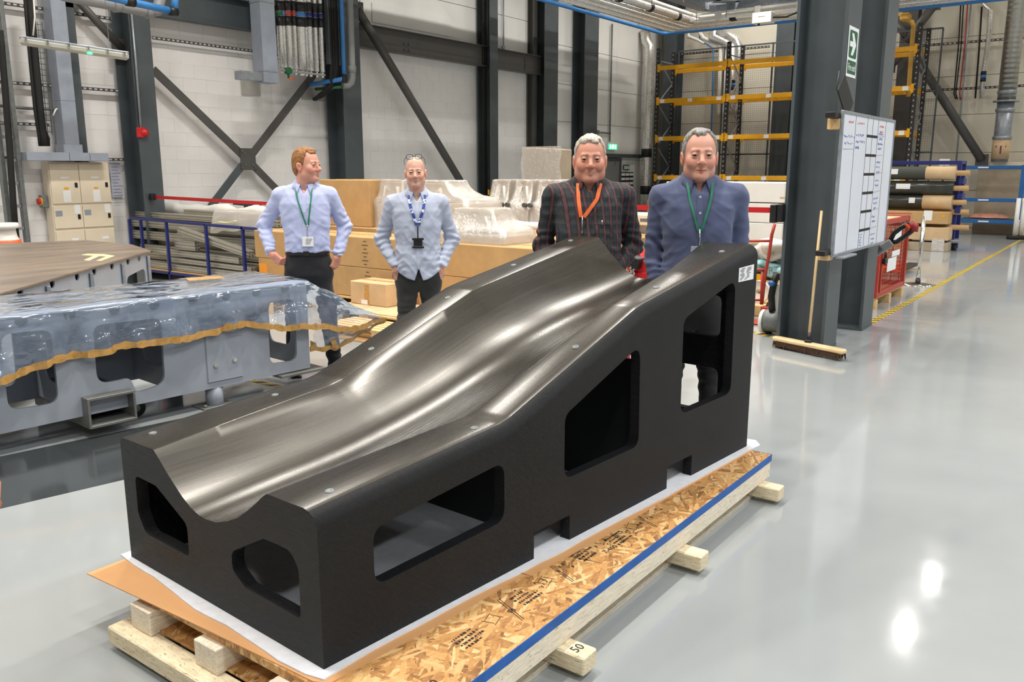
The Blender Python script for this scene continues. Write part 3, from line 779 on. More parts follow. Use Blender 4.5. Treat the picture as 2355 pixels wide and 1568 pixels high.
M['trouser_black'] = fabric('black_wool', srgb(26, 27, 32)); M['trouser_jean'] = fabric('black_denim', srgb(46, 46, 46), .2)
t = NT('dark_tartan_cotton'); s3 = t.n('ShaderNodeSeparateXYZ'); t.l(t.coord(), s3.inputs[0])
wx = t.math('ADD', s3.outputs[0], t.math('MULTIPLY', s3.outputs[1], .55))
def band(v, per, lo, hi, off=0.0):
    f = t.math('FRACT', t.math('MULTIPLY_ADD', v, 1/per, off)); return t.math('MULTIPLY', t.math('GREATER_THAN', f, lo), t.math('LESS_THAN', f, hi))
vx = wx; vz = s3.outputs[2]
c0 = t.mix(t.math('MULTIPLY', band(vx, .052, .0, .5), .6), srgb(30, 32, 44), srgb(56, 72, 70))
c0 = t.mix(t.math('MULTIPLY', band(vz, .052, .1, .6), .55), c0, srgb(26, 26, 34))
c0 = t.mix(t.math('MULTIPLY', band(vx, .052, .62, .9), .75), c0, srgb(104, 62, 62))
c0 = t.mix(t.math('MULTIPLY', band(vz, .052, .68, .86), .45), c0, srgb(84, 54, 56))
t.set(Base_Color=c0, Roughness=.85); t.bump(t.noise(90, 4), .12, .003); M['shirt3'] = t.m
M['lan_green'] = mat('green_lanyard', srgb(18, 120, 84), .6, var=.04)
M['lan_orange'] = mat('orange_lanyard', srgb(246, 112, 50), .6, var=.03)
t = NT('blue_white_lanyard'); nv = t.n('ShaderNodeTexVoronoi'); nv.inputs['Scale'].default_value = 70; t.l(t.coord(), nv.inputs['Vector'])
s3 = t.n('ShaderNodeSeparateXYZ'); t.l(t.coord(), s3.inputs[0])
fz = t.math('FRACT', t.math('MULTIPLY', s3.outputs[2], 14)); on = t.math('MULTIPLY', t.math('GREATER_THAN', fz, .55), t.math('GREATER_THAN', nv.outputs['Distance'], .42))
t.set(Base_Color=t.mix(on, srgb(36, 64, 150), srgb(228, 232, 240)), Roughness=.6); M['lan_blue'] = t.m
M['clear'] = NT('clear_badge_sleeve').set(Base_Color=(.9, .9, .92, 1), Roughness=.1, Alpha=.25).m
M['leather'] = mat('black_leather', srgb(24, 22, 22), .35, var=.1)
M['btn'] = mat('pearl_button', srgb(220, 222, 226), .25, var=0)

def headfield(P, o):
    """chin at z 0, crown at .235, facing +y; o holds the traits"""
    j = o.get('jaw', 1.0)
    d = ell(P, (0, -.013, .143), (.0755, .097, .093))
    d = smin(d, ell(P, (0, .022, .075), (.060*j, .064, .076)), .03)
    d = smin(d, ell(P, (0, .066, .020), (.027*j, .024, .019)), .03)
    X, Y, Z = P; A = (np.abs(X), Y, Z)
    d = smin(d, sph(A, (.046*j, .006, .048), .020), .035)
    d = smin(d, sph(A, (.043, .056, .093), .021), .025)
    if o.get('smile', 0) > 0: d = smin(d, sph(A, (.040, .066, .078), .013), .02)
    d = smin(d, cap(A, (.008, .080, .134), (.037, .071, .136), .0085), .014)
    d = smax(d, -sph(A, (.0315, .100, .1165), .0185), .016)
    d = smin(d, cap(P, (0, .079, .126), (0, .104, .088), .0075, .0115), .012)
    d = smin(d, sph(P, (0, .1065, .0845), .0125), .008)
    d = smin(d, ell(A, (.0130, .094, .0815), (.0082, .010, .0075)), .006)
    d = smax(d, -ell(A, (.0075, .0985, .0755), (.0036, .005, .003)), .004)
    lid = sph(A, (.0315, .0735, .1165), .0150)
    op = o.get('eye', .0026)
    d = smin(d, np.maximum(lid, -(np.abs(Z-.1158)-op-.16*np.clip((.012-np.abs(np.abs(X)-.0315)), -.02, .012))), .003)
    # mouth: lips and the parting between them, corners lifted by the smile
    w = .024+.005*o.get('smile', 0); up = .0085*o.get('smile', 0)
    ym = .0895-.0*Z
    d = smin(d, cap(A, (0, .0885, .0525), (w, .0725, .0495+up), .0058, .003), .007)
    d = smin(d, cap(A, (0, .0875, .0425), (w*.85, .0730, .0460+up), .0066, .003), .007)
    d = smax(d, -cap(A, (0, .0985, .0475), (w, .0805, .0480+up), .0036, .0022), .003)
    if o.get('smile', 0) > .3: d = smax(d, -cap(A, (.021, .092, .074), (w+.012, .074, .050), .0035, .0025), .008)
    else: d = smax(d, -cap(A, (.021, .093, .072), (w+.009, .076, .048), .002), .008)
    # ears
    e = ell(A, (.0775, -.008, .104), (.0085, .0185, .0315)); e = smin(e, ell(A, (.082, -.016, .114), (.006, .016, .024)), .006)
    e = smax(e, -ell(A, (.087, -.004, .104), (.0065, .0095, .017)), .005); d = smin(d, e, .006)
    # neck and the upper chest that shows in the open collar
    nk = o.get('neck', .060)
    d = smin(d, cap(P, (0, -.022, .06), (0, -.04, -.10), nk, nk+.008), .03)
    d = smin(d, cap(P, (0, -.03, -.07), (0, .01, -.15), .055, .05), .03)
    return d
def hairline(P, o, jit):
    X, Y, Z = P; th = np.abs(np.arctan2(X, Y+.012)); xs, zs = zip(*o['line'])
    return Z - np.interp(th, xs, zs) + jit
def head_parts(o, seed):
    lo, hi = (-.1, -.125, -.2), (.1, .135, .25)
    V, F = snet(lambda X, Y, Z: headfield((X, Y, Z), o), lo, hi, .0027)
    P = (V[:, 0], V[:, 1], V[:, 2]); A = (np.abs(P[0]), P[1], P[2])
    base = np.array(o['skin'][:3]); col = np.tile(base, (len(V), 1))
    def tint(mask, c): 
        nonlocal col; col = col*(1-mask[:, None])+np.array(c[:3])*mask[:, None]
    fall = lambda d, r: np.clip(1-d/r, 0, 1)
    red = base*np.array([1.02, .68, .62])
    tint(.55*fall(sph(A, (.043, .065, .082), .012), .022), red); tint(.5*fall(sph(P, (0, .11, .085), .008), .016), red)
    tint(.5*fall(sph(A, (.082, -.01, .1), .02), .02), red)
    tint(.35*fall(sph(A, (.0315, .085, .116), .016), .012), base*.62)  # eye sockets: shade put into the skin tint
    tint(.35*np.clip((.10-P[2])/.1, 0, 1)*np.clip((P[2]+.01)/.03, 0, 1)*(P[1] > .0)*o.get('stubble', .3), base*.62)
    w = .024+.005*o.get('smile', 0); up = .0075*o.get('smile', 0)
    tint(.75*fall(np.minimum(cap(A, (0, .0885, .0525), (w, .0725, .0495+up), .0058, .003), cap(A, (0, .0875, .0425), (w*.85, .073, .046+up), .0066, .003)), .003), base*np.array([.70, .36, .34]))
    g = fall(cap(A, (0, .0935, .0475), (w*.9, .0775, .0480+up), .0028, .0012), .0022)
    tint(g*.9, np.array((.34, .25, .20)) if o.get('teeth') else base*np.array([.28, .12, .1]))
    bn = vnoise(P[0]*300, P[1]*80, P[2]*300)*.003
    tint(.8*fall(cap(A, (.014, .084, .1365), (.043, .066, .1375), .0042, .003)+bn, .0035), np.array(o['brow'][:3])*.75)
    tint(.6*(P[2] < -.02), base*np.array([.98, .86, .84]))
    if o.get('shaved'):
        r = hairline(P, o, bn); tint(np.clip(r/.03, 0, 1)*.45*(A[0] < .078), np.array(o['brow'][:3]))
    hair = None
    if not o.get('shaved'):
        th0 = o.get('thick', .008)
        def hf(X, Y, Z):
            Q = (X, Y, Z); n = vnoise(X*130+seed, Y*34, Z*60); n2 = vnoise(X*45, Y*45+seed, Z*45)
            R = hairline(Q, o, .006*n2+.005*n)
            topw = np.clip((Z-.15)/.07, 0, 1)
            t_ = (th0*(.45+.55*topw)+.0022*n+.0025*n2+o.get('tuft', 0)*topw*np.clip((Y)/.08, 0, 1))*np.clip(.25+R/.022, .2, 1)
            d = smin(ell(Q, (0, -.013, .143), (.0755, .097, .093)), ell(Q, (0, -.03, .09), (.066, .07, .08)), .03) - t_
            d = np.maximum(d, -R*.8); ear = ell((np.abs(X), Y, Z), (.079, -.008, .102), (.016, .023, .036))
            return np.maximum(d, -ear)
        hair = snet(hf, (-.1, -.13, .0), (.1, .11, .265), .003)
    return V, F, col, hair
def rotz(a):
    c, s = math.cos(a), math.sin(a); return np.array([[c, -s, 0], [s, c, 0], [0, 0, 1]])
def rotx(a):
    c, s = math.cos(a), math.sin(a); return np.array([[1, 0, 0], [0, c, -s], [0, s, c]])
def roty(a):
    c, s = math.cos(a), math.sin(a); return np.array([[c, 0, s], [0, 1, 0], [-s, 0, c]])
def hand_field(curl):
    """right hand: wrist at origin, fingers towards -z, palm facing +x ... thumb on +y; curl per joint in radians"""
    segs = []
    for k, (y0, L, r) in enumerate(((.030, .076, .0088), (.011, .084, .0090), (-.009, .078, .0086), (-.027, .062, .0076))):
        p = np.array([0., y0, -.092+.004*abs(k-1)]); a = 0.0
        for f, fr in ((.45, 1.0), (.32, .92), (.26, .82)):
            a += curl*(1.0 if f > .4 else 1.1); q_ = p+np.array([math.sin(a), 0, -math.cos(a)])*L*f; segs.append((p, q_, r*fr, r*fr*.93)); p = q_
    th = [((.006, .030, -.03), (.020, .052, -.060), .0125, .0105), ((.020, .052, -.060), (.034, .050, -.088), .0100, .0085)]
    def f(X, Y, Z):
        P = (X, Y, Z)
        d = np.sqrt(np.maximum(np.abs(X)-.006, 0)**2+np.maximum(np.abs(Y-.001)-.026, 0)**2+np.maximum(np.abs(Z+.058)-.034, 0)**2)-.0085
        d = smin(d, cap(P, (0, 0, .012), (0, 0, -.02), .024, .026), .02)
        for (a, b, ra, rb) in segs: d = smin(d, cap(P, a, b, ra, rb), .004)
        for (a, b, ra, rb) in th: d = smin(d, cap(P, a, b, ra, rb), .008)
        return d
    return snet(f, (-.06, -.06, -.2), (.12, .08, .06), .0032)
HANDS = {c: hand_field(c) for c in (.32, .85)}
def orient(fwd, pal):
    """rotation taking hand -z to fwd and +x (palm) towards pal"""
    z = -np.array(fwd, float); z /= np.linalg.norm(z); x = np.array(pal, float); x -= z*(x@z); x /= np.linalg.norm(x); y = np.cross(z, x)
    return np.stack([x, y, z], 1)

def make_person(label, pos, H, o):
    """builds one standing person facing local +y"""
    drp = o.get('drop', 0); s = H/(1.80-drp); face = math.atan2(-pos[1], -pos[0]) - PI/2 + o.get('yaw', 0); hs = o.get('head', 1.08)
    chin = 1.80-.235*hs-drp
    arms = o['arms']          # right then left: shoulder, elbow, wrist, hand direction, palm
    belly = o.get('belly', 0)
    hem = o['hem']
    torso = [(hem, .178+belly*.5+(.014 if o.get('tails') else 0), .125+belly+(.022 if o.get('tails') else 0), .005+belly*.6, 0), (.95, .176+belly*.5+(.010 if o.get('tails') else 0), .128+belly+(.016 if o.get('tails') else 0), .008+belly*.6, 0), (1.10, .176+belly*.4, .130+belly*.9, .008+belly*.4, 0), (1.25, .190, .136+belly*.3, .004, 0),
             (1.36, .200, .132, -.006, 0), (1.43, .186, .112, -.016, 0), (1.475, .135, .088, -.022, 0), (1.51, .085, .068, -.024, 0), (1.545, .062, .056, -.024, 0)]
    sd = o.get('seed', 1)
    def torso_only(P): return loft(P, torso, 2.35)
    def shirt(X, Y, Z, wr=True):
        P = (X, Y, Z); d = torso_only(P)
        for sgn, (sh, el, wr_, *_r) in zip((1, -1), arms):
            ax = np.array(wr_)-np.array(el); L_ = np.linalg.norm(ax); ax = ax/L_
            a = cap(P, el, wr_, .054, .041); a = np.maximum(a, (X-el[0])*ax[0]+(Y-el[1])*ax[1]+(Z-el[2])*ax[2]-L_)
            a = smin(cap(P, sh, el, .068, .055), a, .03)
            d = smin(d, a, np.clip((Z-1.2)*.14, .010, .035))
        for sgn, (sh, *_r) in zip((1, -1), arms): d = smin(d, cap(P, (sgn*.06, -.024, 1.475), sh, .045, .055), .04)
        if wr:   # creases: diagonal pulls on the body, rings at the elbows and wrists
            n = vnoise(X*7+Z*5+sd, Y*6, Z*13-X*4+sd)*.5+vnoise(X*14+Z*8+sd, Y*12, Z*26+np.abs(X)*14)*.42+vnoise(X*30-Z*20, Y*22+sd, Z*44+X*22)*.2
            amp = .011+.009*np.clip((1.2-Z)/.3, 0, 1)
            for (sh, el, w_, *_r) in arms:
                near = np.exp(-(sph(P, el, 0)/.11)**2); near2 = np.exp(-(sph(P, w_, 0)/.09)**2)
                ax = np.array(w_)-np.array(sh); ax /= np.linalg.norm(ax); tt = X*ax[0]+Y*ax[1]+Z*ax[2]
                d = d+.0085*(near+.8*near2)*np.sin(tt*120+5*vnoise(X*12, Y*12, Z*12+sd))
            rg_ = (1-np.abs(vnoise(X*5+Z*4+sd, Y*4, Z*9-np.abs(X)*12)))**3*.9+(1-np.abs(vnoise(X*9-Z*5, Y*7+sd, Z*17+np.abs(X)*10)))**3*.55
            d = d+amp*(n*.45-.55*rg_+.35)
        # hem, curved tails if worn loose
        if o.get('tails'):
            cut_ = hem+.02+.09*np.clip(np.abs(X)/.18, 0, 1)**2.2 + .10*np.clip(1-np.abs(X+.0)/.032, 0, 1)*(Y > 0)
            d = np.maximum(d, np.where(sph(P, (0, 0, hem), .26) < 0, cut_-Z, -1)*.8)
        # open collar
        v = np.abs(X)-np.clip((Z-1.43)*.55, 0, 1); d = np.maximum(d, -np.maximum(np.maximum(v, .015-Y), 1.43-Z))
        return d
    body_tab = [(r[0], r[1]-.03, r[2]-.03, r[3], 0) for r in torso]
    def bare(X, Y, Z):
        P = (X, Y, Z); d = loft(P, [(.86, .13, .09, 0, 0)]+body_tab[1:-2], 2.2)
        for (sh, el, w_, *_r) in arms: d = smin(d, smin(cap(P, sh, el, .04, .034), cap(P, el, w_, .034, .026), .02), .03)
        for sg in (1, -1):
            fx, fy = o['feet'][0 if sg > 0 else 1]
            d = smin(d, smin(cap(P, (sg*.085, 0, .9), (sg*.09*.5+fx*.5, .01+fy*.5, .5), .07, .05), cap(P, (sg*.045+fx*.5, .01+fy*.5, .5), (fx, fy, .09), .05, .032), .03), .03)
        return d
    Vh, Fh, ch, hair = head_parts(o, sd)
    R = rotz(o.get('head_yaw', 0)) @ roty(o.get('head_roll', 0)) @ rotx(o.get('head_pitch', 0))
    piv = np.array([0, -.03, .03]); hb = np.array([0, .012, chin])
    tf = lambda V: ((np.where(V[:, 2:3] > -.03, 1, 0)*((V-piv) @ R.T+piv)+np.where(V[:, 2:3] > -.03, 0, 1)*V) if False else None)
    def place_head(V):
        w = np.clip((V[:, 2]+.11)/.12, 0, 1)[:, None]; w = w*w*(3-2*w)
        return (V*(1-w)+((V-piv) @ R.T+piv)*w)*hs+hb
    Vb, Fb = snet(bare, (-.55, -.3, .05), (.55, .35, 1.5), .022)
    allV, allF, allC = [place_head(Vh), Vb], [Fh, Fb+len(Vh)], [ch, np.tile(np.array(o['skin'][:3]), (len(Vb), 1))]
    for sgn, (sh, el, w_, hd, pl, cu) in zip((1, -1), arms):
        V, F = HANDS[cu]; V = V.copy()
        if sgn > 0: V = V*np.array([1, 1, 1]); 
        else: V = V*np.array([1, -1, 1]); F = F[:, ::-1]
        V = V @ orient(hd, pl).T + np.array(w_)
        off = sum(len(v) for v in allV); allV.append(V); allF.append(F+off); allC.append(np.tile(np.array(o['skin'][:3])*np.array([1, .9, .88]), (len(V), 1)))
    V = np.concatenate(allV)*s; F = np.concatenate(allF); C = np.concatenate(allC)
    p = mesh_np('person', V, F, M['skin']); tag(p, label, 'person', 'people watching behind the black mould')
    ca = p.data.color_attributes.new('tint', 'FLOAT_COLOR', 'POINT'); ca.data.foreach_set('color', np.concatenate([C, np.ones((len(C), 1))], 1).astype(f32).ravel())
    p.location = (pos[0], pos[1], o.get('z', 0)); p.rotation_euler = (0, 0, face)
    add = lambda name, V, F, m, **k: mesh_np(name, V*s, F, m, p, **k)
    if hair is not None: add('hair', place_head(hair[0]), hair[1], o['hairmat'])
    for sg in (1, -1):
        me_ = MB(); me_.smooth = True
        n = 12; pr = [(.0126*math.sin(PI*k/n), .0126*math.cos(PI*k/n)) for k in range(n+1)]; me_.lathe((0, 0, 0), pr, 16)
        e = me_.build('eye', M['eye'], p); c = place_head(np.array([[sg*.0315, .0735, .1165]]))[0]*s; e.location = c
        e.scale = (hs*s,)*3; e.rotation_euler = (0, 0, o.get('head_yaw', 0)*.95+o.get('gaze', 0))
    lo, hi = (-.5, -.32, hem-.03), (.5, .36, 1.57)
    sV, sF = snet(lambda X, Y, Z: shirt(X, Y, Z), lo, hi, .0075); add('shirt', sV, sF, o['shirt'])
    # trousers
    def trous(X, Y, Z):
        P = (X, Y, Z); d = loft(P, [(.70, .10, .07, 0, 0), (.76, .155, .10, 0, 0), (.80, .170, .116, 0, 0), (.90, .172+belly*.3, .122+belly*.5, 0, 0), (o.get('waist', 1.0), .166+belly*.4, .120+belly*.8, .006, 0)], 2.3)
        for sg, (fx, fy) in zip((1, -1), o['feet']):
            kn = (sg*.05+fx*.5, .015+fy*.5, .5)
            d = smin(d, smin(cap(P, (sg*.088, 0, .86), kn, .090, .068), cap(P, kn, (fx, fy-.01, .075), .068, .056), .03), .05)
        gap = np.maximum(np.abs(X)-.012, Z-.72); d = np.maximum(d, -gap*(1 if True else 0))
        d = d+.005*vnoise(X*12+sd, Y*10, Z*20)+.005*np.exp(-((Z-.5)/.12)**2)*np.sin(Z*110+4*vnoise(X*10, Y*10, Z*6))+.007*np.clip((.25-Z)/.15, 0, 1)*np.sin(Z*95+5*vnoise(X*9, Y*9, Z*5))
        return np.maximum(d, .03-Z)
    tV, tF = snet(trous, (-.36, -.28, .02), (.36, .28, 1.06), .011); add('trousers', tV, tF, o['trousers'])
    for sg, (fx, fy) in zip((1, -1), o['feet']):
        def shoe(X, Y, Z):
            P = (X-fx, Y-fy, Z); x_, y_, z_ = P; c_, s__ = math.cos(-sg*.22), math.sin(-sg*.22); Q = (x_*c_-y_*s__, x_*s__+y_*c_, z_)
            d = smin(cap(Q, (0, -.06, .045), (0, .14, .034), .042, .040), cap(Q, (0, -.04, .05), (0, -.045, .10), .044, .040), .03)
            d = smin(d, np.sqrt(np.maximum(np.abs(Q[0])-.034, 0)**2+np.maximum(np.abs(Q[1]-.045)-.13, 0)**2+np.maximum(np.abs(Z-.010)-.003, 0)**2)-.007, .006)
            return np.maximum(d, -Z)
        a_, b_ = snet(shoe, (fx-.12, fy-.16, -.01), (fx+.12, fy+.25, .16), .007); add('shoe', a_, b_, M['leather'])
    # ---- things laid on the chest follow the shirt's front
    def fy(x, z):
        ys = np.linspace(.36, -.05, 420).astype(f32); v = shirt(np.full(420, x, f32), ys, np.full(420, z, f32)); k = np.argmax(v < 0); return float(ys[k])
    def ribbon(name, path, w, m, th=.0018, off=.003):
        dense = []
        for (a, b) in zip(path[:-1], path[1:]):
            for k in range(10): dense.append(tuple(a[i]+(b[i]-a[i])*k/10 for i in range(2)))
        dense.append(path[-1]); pts = []
        for (x, z) in dense: pts.append(np.array([x, max(fy(x, z), fy(x+.006, z), fy(x-.006, z))+off, z]))
        pts = [pts[0]]+[(pts[i-1]+pts[i]*2+pts[i+1])/4+np.array([0, .001, 0]) for i in range(1, len(pts)-1)]+[pts[-1]]
        q = MB(); n = len(pts)
        for i, c in enumerate(pts):
            tdir = pts[min(i+1, n-1)]-pts[max(i-1, 0)]; tdir /= np.linalg.norm(tdir); sd_ = np.cross(tdir, np.array([0, 1, 0])); sd_ /= np.linalg.norm(sd_); nn = np.cross(sd_, tdir); nn = nn if nn[1] > 0 else -nn
            for (u, v) in ((-1, 0), (1, 0), (1, 1), (-1, 1)): q.v.append(tuple((c+sd_*u*w/2+nn*v*th)*s))
        for i in range(n-1):
            for j in range(4): q.f.append([i*4+j, i*4+(j+1) % 4, (i+1)*4+(j+1) % 4, (i+1)*4+j]); q.mi.append(0); q.sm.append(False)
        return q.build(name, m, p), pts
    # collar: a stand with a folded leaf
    q = MB(); q.smooth = True; nph = 40; g0 = o.get('gap', .20)
    for i in range(nph+1):
        ph = g0+(2*PI-2*g0)*i/nph; cs, sn = math.cos(ph), math.sin(ph); edge = math.exp(-(min(ph-g0, 2*PI-g0-ph)/.42)**2)
        zb_ = 1.520-.050*(cs+1)/2*1.15; r0 = np.array([.070*sn, .074*cs-.016])
        drop = .036+.044*edge
        for (rad, dz) in ((.0, 0), (.001, .040), (.008, .043), (.015, .034), (.026+.012*edge, .036-drop)):
            if rad > .006:
                sh_ = (.30 if rad > .02 else .16)*edge*(1 if ph < PI else -1); r0 = np.array([.070*math.sin(ph+sh_), .074*math.cos(ph+sh_)-.016])
            k = 1+rad/.07; xx, yy, zz = r0[0]*k, (r0[1]+.016)*k-.016+(.006*edge if rad > .02 else 0), zb_+dz
            if rad > .01 and cs > .2: yy = max(yy, fy(xx, zz)+.007)
            q.v.append((xx*s, yy*s, zz*s))
    for i in range(nph):
        for j in range(4): q.f.append([i*5+j, (i+1)*5+j, (i+1)*5+j+1, i*5+j+1]); q.mi.append(0); q.sm.append(True)
    co = q.build('collar', o['shirt'], p); md = co.modifiers.new('thick', 'SOLIDIFY'); md.thickness = .003
    # button placket
    ribbon('placket', [(0, 1.425), (0, 1.25), (0, 1.1), (0, hem+(.13 if o.get('tails') else .02))], .03, o['shirt'], .0015, .0005)
    for z in o.get('buttons', ()):
        w = MB(); w.cyl((0, fy(0, z)+.004, z), .0055, .003, 10, 'y'); w.v = [tuple(np.array(v)*s) for v in w.v]; w.build('button', M['btn'], p)
    # lanyard and badge
    L = o['lan']; x0 = L.get('x', 0.0)
    nx_ = .062
    rb, pts = ribbon('lanyard', [(nx_*1.02, 1.485), (nx_*.84+x0*.2, 1.40), (x0+.008, L['z'])], L['w'], L['m'], .0018, .006)
    rb2, pts2 = ribbon('lanyard', [(-nx_*1.02, 1.485), (-nx_*.84+x0*.2, 1.40), (x0-.008, L['z'])], L['w'], L['m'], .0018, .007)
    q = MB()   # the loop round the neck, under the collar
    q.tube([((.072*math.sin(a))*s, (.076*math.cos(a)-.018)*s, (1.475+.02*(1-math.cos(a))*.5)*s) for a in np.linspace(.75, 2*PI-.75, 24)], .004, 6); q.build('neck_loop', L['m'], p)
    yb = fy(x0, L['z']-.05)+.012; zb_ = L['z']
    q = MB(); q.tube([np.array(v)*s for v in ((x0, yb-.004, zb_+.005), (x0, yb, zb_-.02), (x0, yb+.002, zb_-L['drop'])) ], .0045, 8); q.build('clip', M['black'] if L['badge'] == 'black' else M['chrome'], p)
    c = np.array([x0, fy(x0, zb_-L['drop']-.04)+.012, zb_-L['drop']-L['h']/2])
    q = MB(); q.box(tuple(c*s), (L['bw']*(.82 if L['badge'] == 'black' else 1)*s, .004, L['h']*s), .003)
    if L['badge'] == 'black':
        for sg in (-1, 1): q.box(tuple((c+np.array([0, .001, sg*L['h']*.42]))*s), (L['bw']*1.12*s, .006, L['h']*.22*s), .003)
    q.build('badge', {'white': M['paper'], 'black': M['black'], 'clear': M['clear']}[L['badge']], p)
    if L['badge'] == 'white' or L['badge'] == 'clear':
        q = MB(); cc = c.copy()
        if L['badge'] == 'clear':
            q2 = MB(); q2.box(tuple((c+np.array([0, .001, -.018]))*s), (L['bw']*.86*s, .003, L['h']*.55*s)); q2.build('pass_card', M['paper'], p)
        for k in range(4): q.box(tuple((cc+np.array([-.01+.004*k, .0035, .02-.012*k]))*s), ((.05-.006*k)*s, .001, .003*s))
        q.build('print', M['grey_ink'], p)
    if o.get('belt'):
        q = MB(); w_ = o.get('waist', 1.0)
        for i in range(41):
            a = 2*PI*i/40
            for (rr_, zz_) in ((.001, -.040), (.006, -.038), (.006, -.004), (.001, -.002)):
                e2 = 2/2.3; q.v.append(((.166+belly*.4+rr_)*math.copysign(abs(math.sin(a))**e2, math.sin(a))*s, ((.121+belly*.8+rr_)*math.copysign(abs(math.cos(a))**e2, math.cos(a))+.006)*s, (w_+zz_)*s))
        for i in range(40):
            for j in range(3): q.f.append([i*4+j, (i+1)*4+j, (i+1)*4+j+1, i*4+j+1]); q.mi.append(0); q.sm.append(True)
        q.build('belt', M['leather'], p)
        q = MB(); q.box((.0, (.135+belly*.8)*s, (w_-.021)*s), (.045*s, .008, .036*s), .002); q.build('buckle', M['black'], p)
    for f in o.get('extra', ()): f(p, s, place_head, fy)
    return p
g_pocket = .32
SK = lambda r, g, b: srgb(r, g, b)
hair1 = hairmat('ginger_hair', srgb(112, 72, 36), srgb(178, 122, 68)); hair3 = hairmat('silver_hair', srgb(150, 140, 128), srgb(212, 204, 192)); hair4 = hairmat('grey_hair', srgb(82, 78, 72), srgb(176, 174, 170))
L_full = [(0, .196), (.45, .192), (.75, .205), (1.0, .17), (1.15, .12), (1.45, .09), (1.62, .13), (1.8, .10), (2.1, .05), (3.2, .028)]
L_rec = [(0, .205), (.3, .208), (.6, .222), (.9, .195), (1.1, .13), (1.4, .085), (1.62, .13), (1.8, .10), (2.1, .05), (3.2, .028)]
def specs(p, s, ph, fy):
    """glasses pushed up on the crown"""
    q = MB()
    up = lambda a: [tuple(v*s) for v in ph(np.array(a, float))]
    for sg in (-1, 1):
        ring = [(sg*.034+.026*math.copysign(abs(math.cos(a))**.6, math.cos(a)), .072+.008*math.sin(a), .236+.018*math.copysign(abs(math.sin(a))**.6, math.sin(a))) for a in np.linspace(0, 2*PI, 17)]
        q.tube(up(ring), .0021, 6, caps=False)
        q.tube(up([(sg*.058, .072, .238), (sg*.079, .05, .215), (sg*.083, -.02, .175)]), .0018, 6)
    q.tube(up([(-.011, .073, .236), (0, .076, .239), (.011, .073, .236)]), .0017, 6)
    g = q.build('glasses', M['black'], p)
    w = MB()
    for sg in (-1, 1):
        w.add(up([(sg*.034+.025*math.copysign(abs(math.cos(a))**.6, math.cos(a)), .0718+.0077*math.sin(a), .236+.017*math.copysign(abs(math.sin(a))**.6, math.sin(a))) for a in np.linspace(0, 2*PI, 16, endpoint=False)]), [tuple(range(16))])
    w.build('lens', M['clear'], g)
def pocket_pen(p, s, ph, fy):
    q = MB(); y = fy(-.075, 1.27)+.004; q.tube([(-.075*s, y*s, 1.285*s), (-.075*s, y*s, 1.25*s)], .0035, 6); q.build('pen', M['chrome'], p)
    q = MB()
    for (a, b) in (((-.135, 1.26), (-.03, 1.26)), ((-.135, 1.26), (-.135, 1.14)), ((-.03, 1.26), (-.03, 1.14))):
        q.tube([((a[0]+(b[0]-a[0])*k/5)*s, (fy(a[0]+(b[0]-a[0])*k/5, a[1]+(b[1]-a[1])*k/5)+.001)*s, (a[1]+(b[1]-a[1])*k/5)*s) for k in range(6)], .0016, 5)
    q.build('pocket', M['shirt3'], p)
make_person('man in lavender shirt and black trousers looking sideways with hands at his hips', (4.465, 5.37), 1.815, dict(
    seed=3, drop=.02, yaw=-.10, head=1.10, head_yaw=-.0+1.02, head_pitch=.02, gaze=.1, hem=.985, waist=1.0, belt=True, skin=SK(222, 160, 138), brow=srgb(150, 96, 60), smile=.7, teeth=True, stubble=.15,
    hairmat=hair1, line=[(0, .200), (.4, .199), (.75, .212), (1.0, .165), (1.15, .12), (1.45, .085), (1.62, .13), (1.8, .10), (2.1, .05), (3.2, .028)], thick=.012, tuft=.006, shirt=M['shirt1'], trousers=M['trouser_black'], feet=((.15, .03), (-.17, -.02)),
    arms=(((.185, -.02, 1.42), (.338, -.10, 1.185), (.272, .055, .975), (-.72, .22, -.62), (-.5, -.8, .2), .85), ((-.185, -.02, 1.42), (-.290, -.10, 1.17), (-.236, .045, .95), (.36, .06, -.93), (.6, -.7, .2), .85)),
    lan=dict(m=M['lan_green'], w=.011, z=1.20, x=-.02, drop=.09, badge='white', bw=.085, h=.075), buttons=(1.3, 1.2)))
make_person('bald man in pale grey shirt with glasses on his head and blue lanyard', (4.86, 4.53), 1.745, dict(
    seed=9, drop=.025, yaw=.02, head=1.0, head_yaw=-.06, head_roll=.04, hem=.80, tails=True, skin=SK(222, 172, 150), brow=srgb(150, 120, 100), smile=.8, teeth=True, stubble=.3, shaved=True,
    line=[(0, .3), (.8, .3), (1.1, .16), (1.4, .10), (1.8, .10), (2.1, .06), (3.2, .03)], shirt=M['shirt2'], trousers=M['trouser_jean'], feet=((.11, .02), (-.11, .02)), extra=(specs,),
    arms=(((.185, -.02, 1.42), (.282, -.085, 1.13), (.176, .052, .915), (-.20, -.05, -.97), (-.3, -.9, .2), .32), ((-.185, -.02, 1.42), (-.282, -.085, 1.13), (-.176, .052, .915), (.20, -.05, -.97), (.3, -.9, .2), .32)),
    lan=dict(m=M['lan_blue'], w=.021, z=1.255, drop=.10, badge='black', bw=.082, h=.076), buttons=(1.13, .93)))
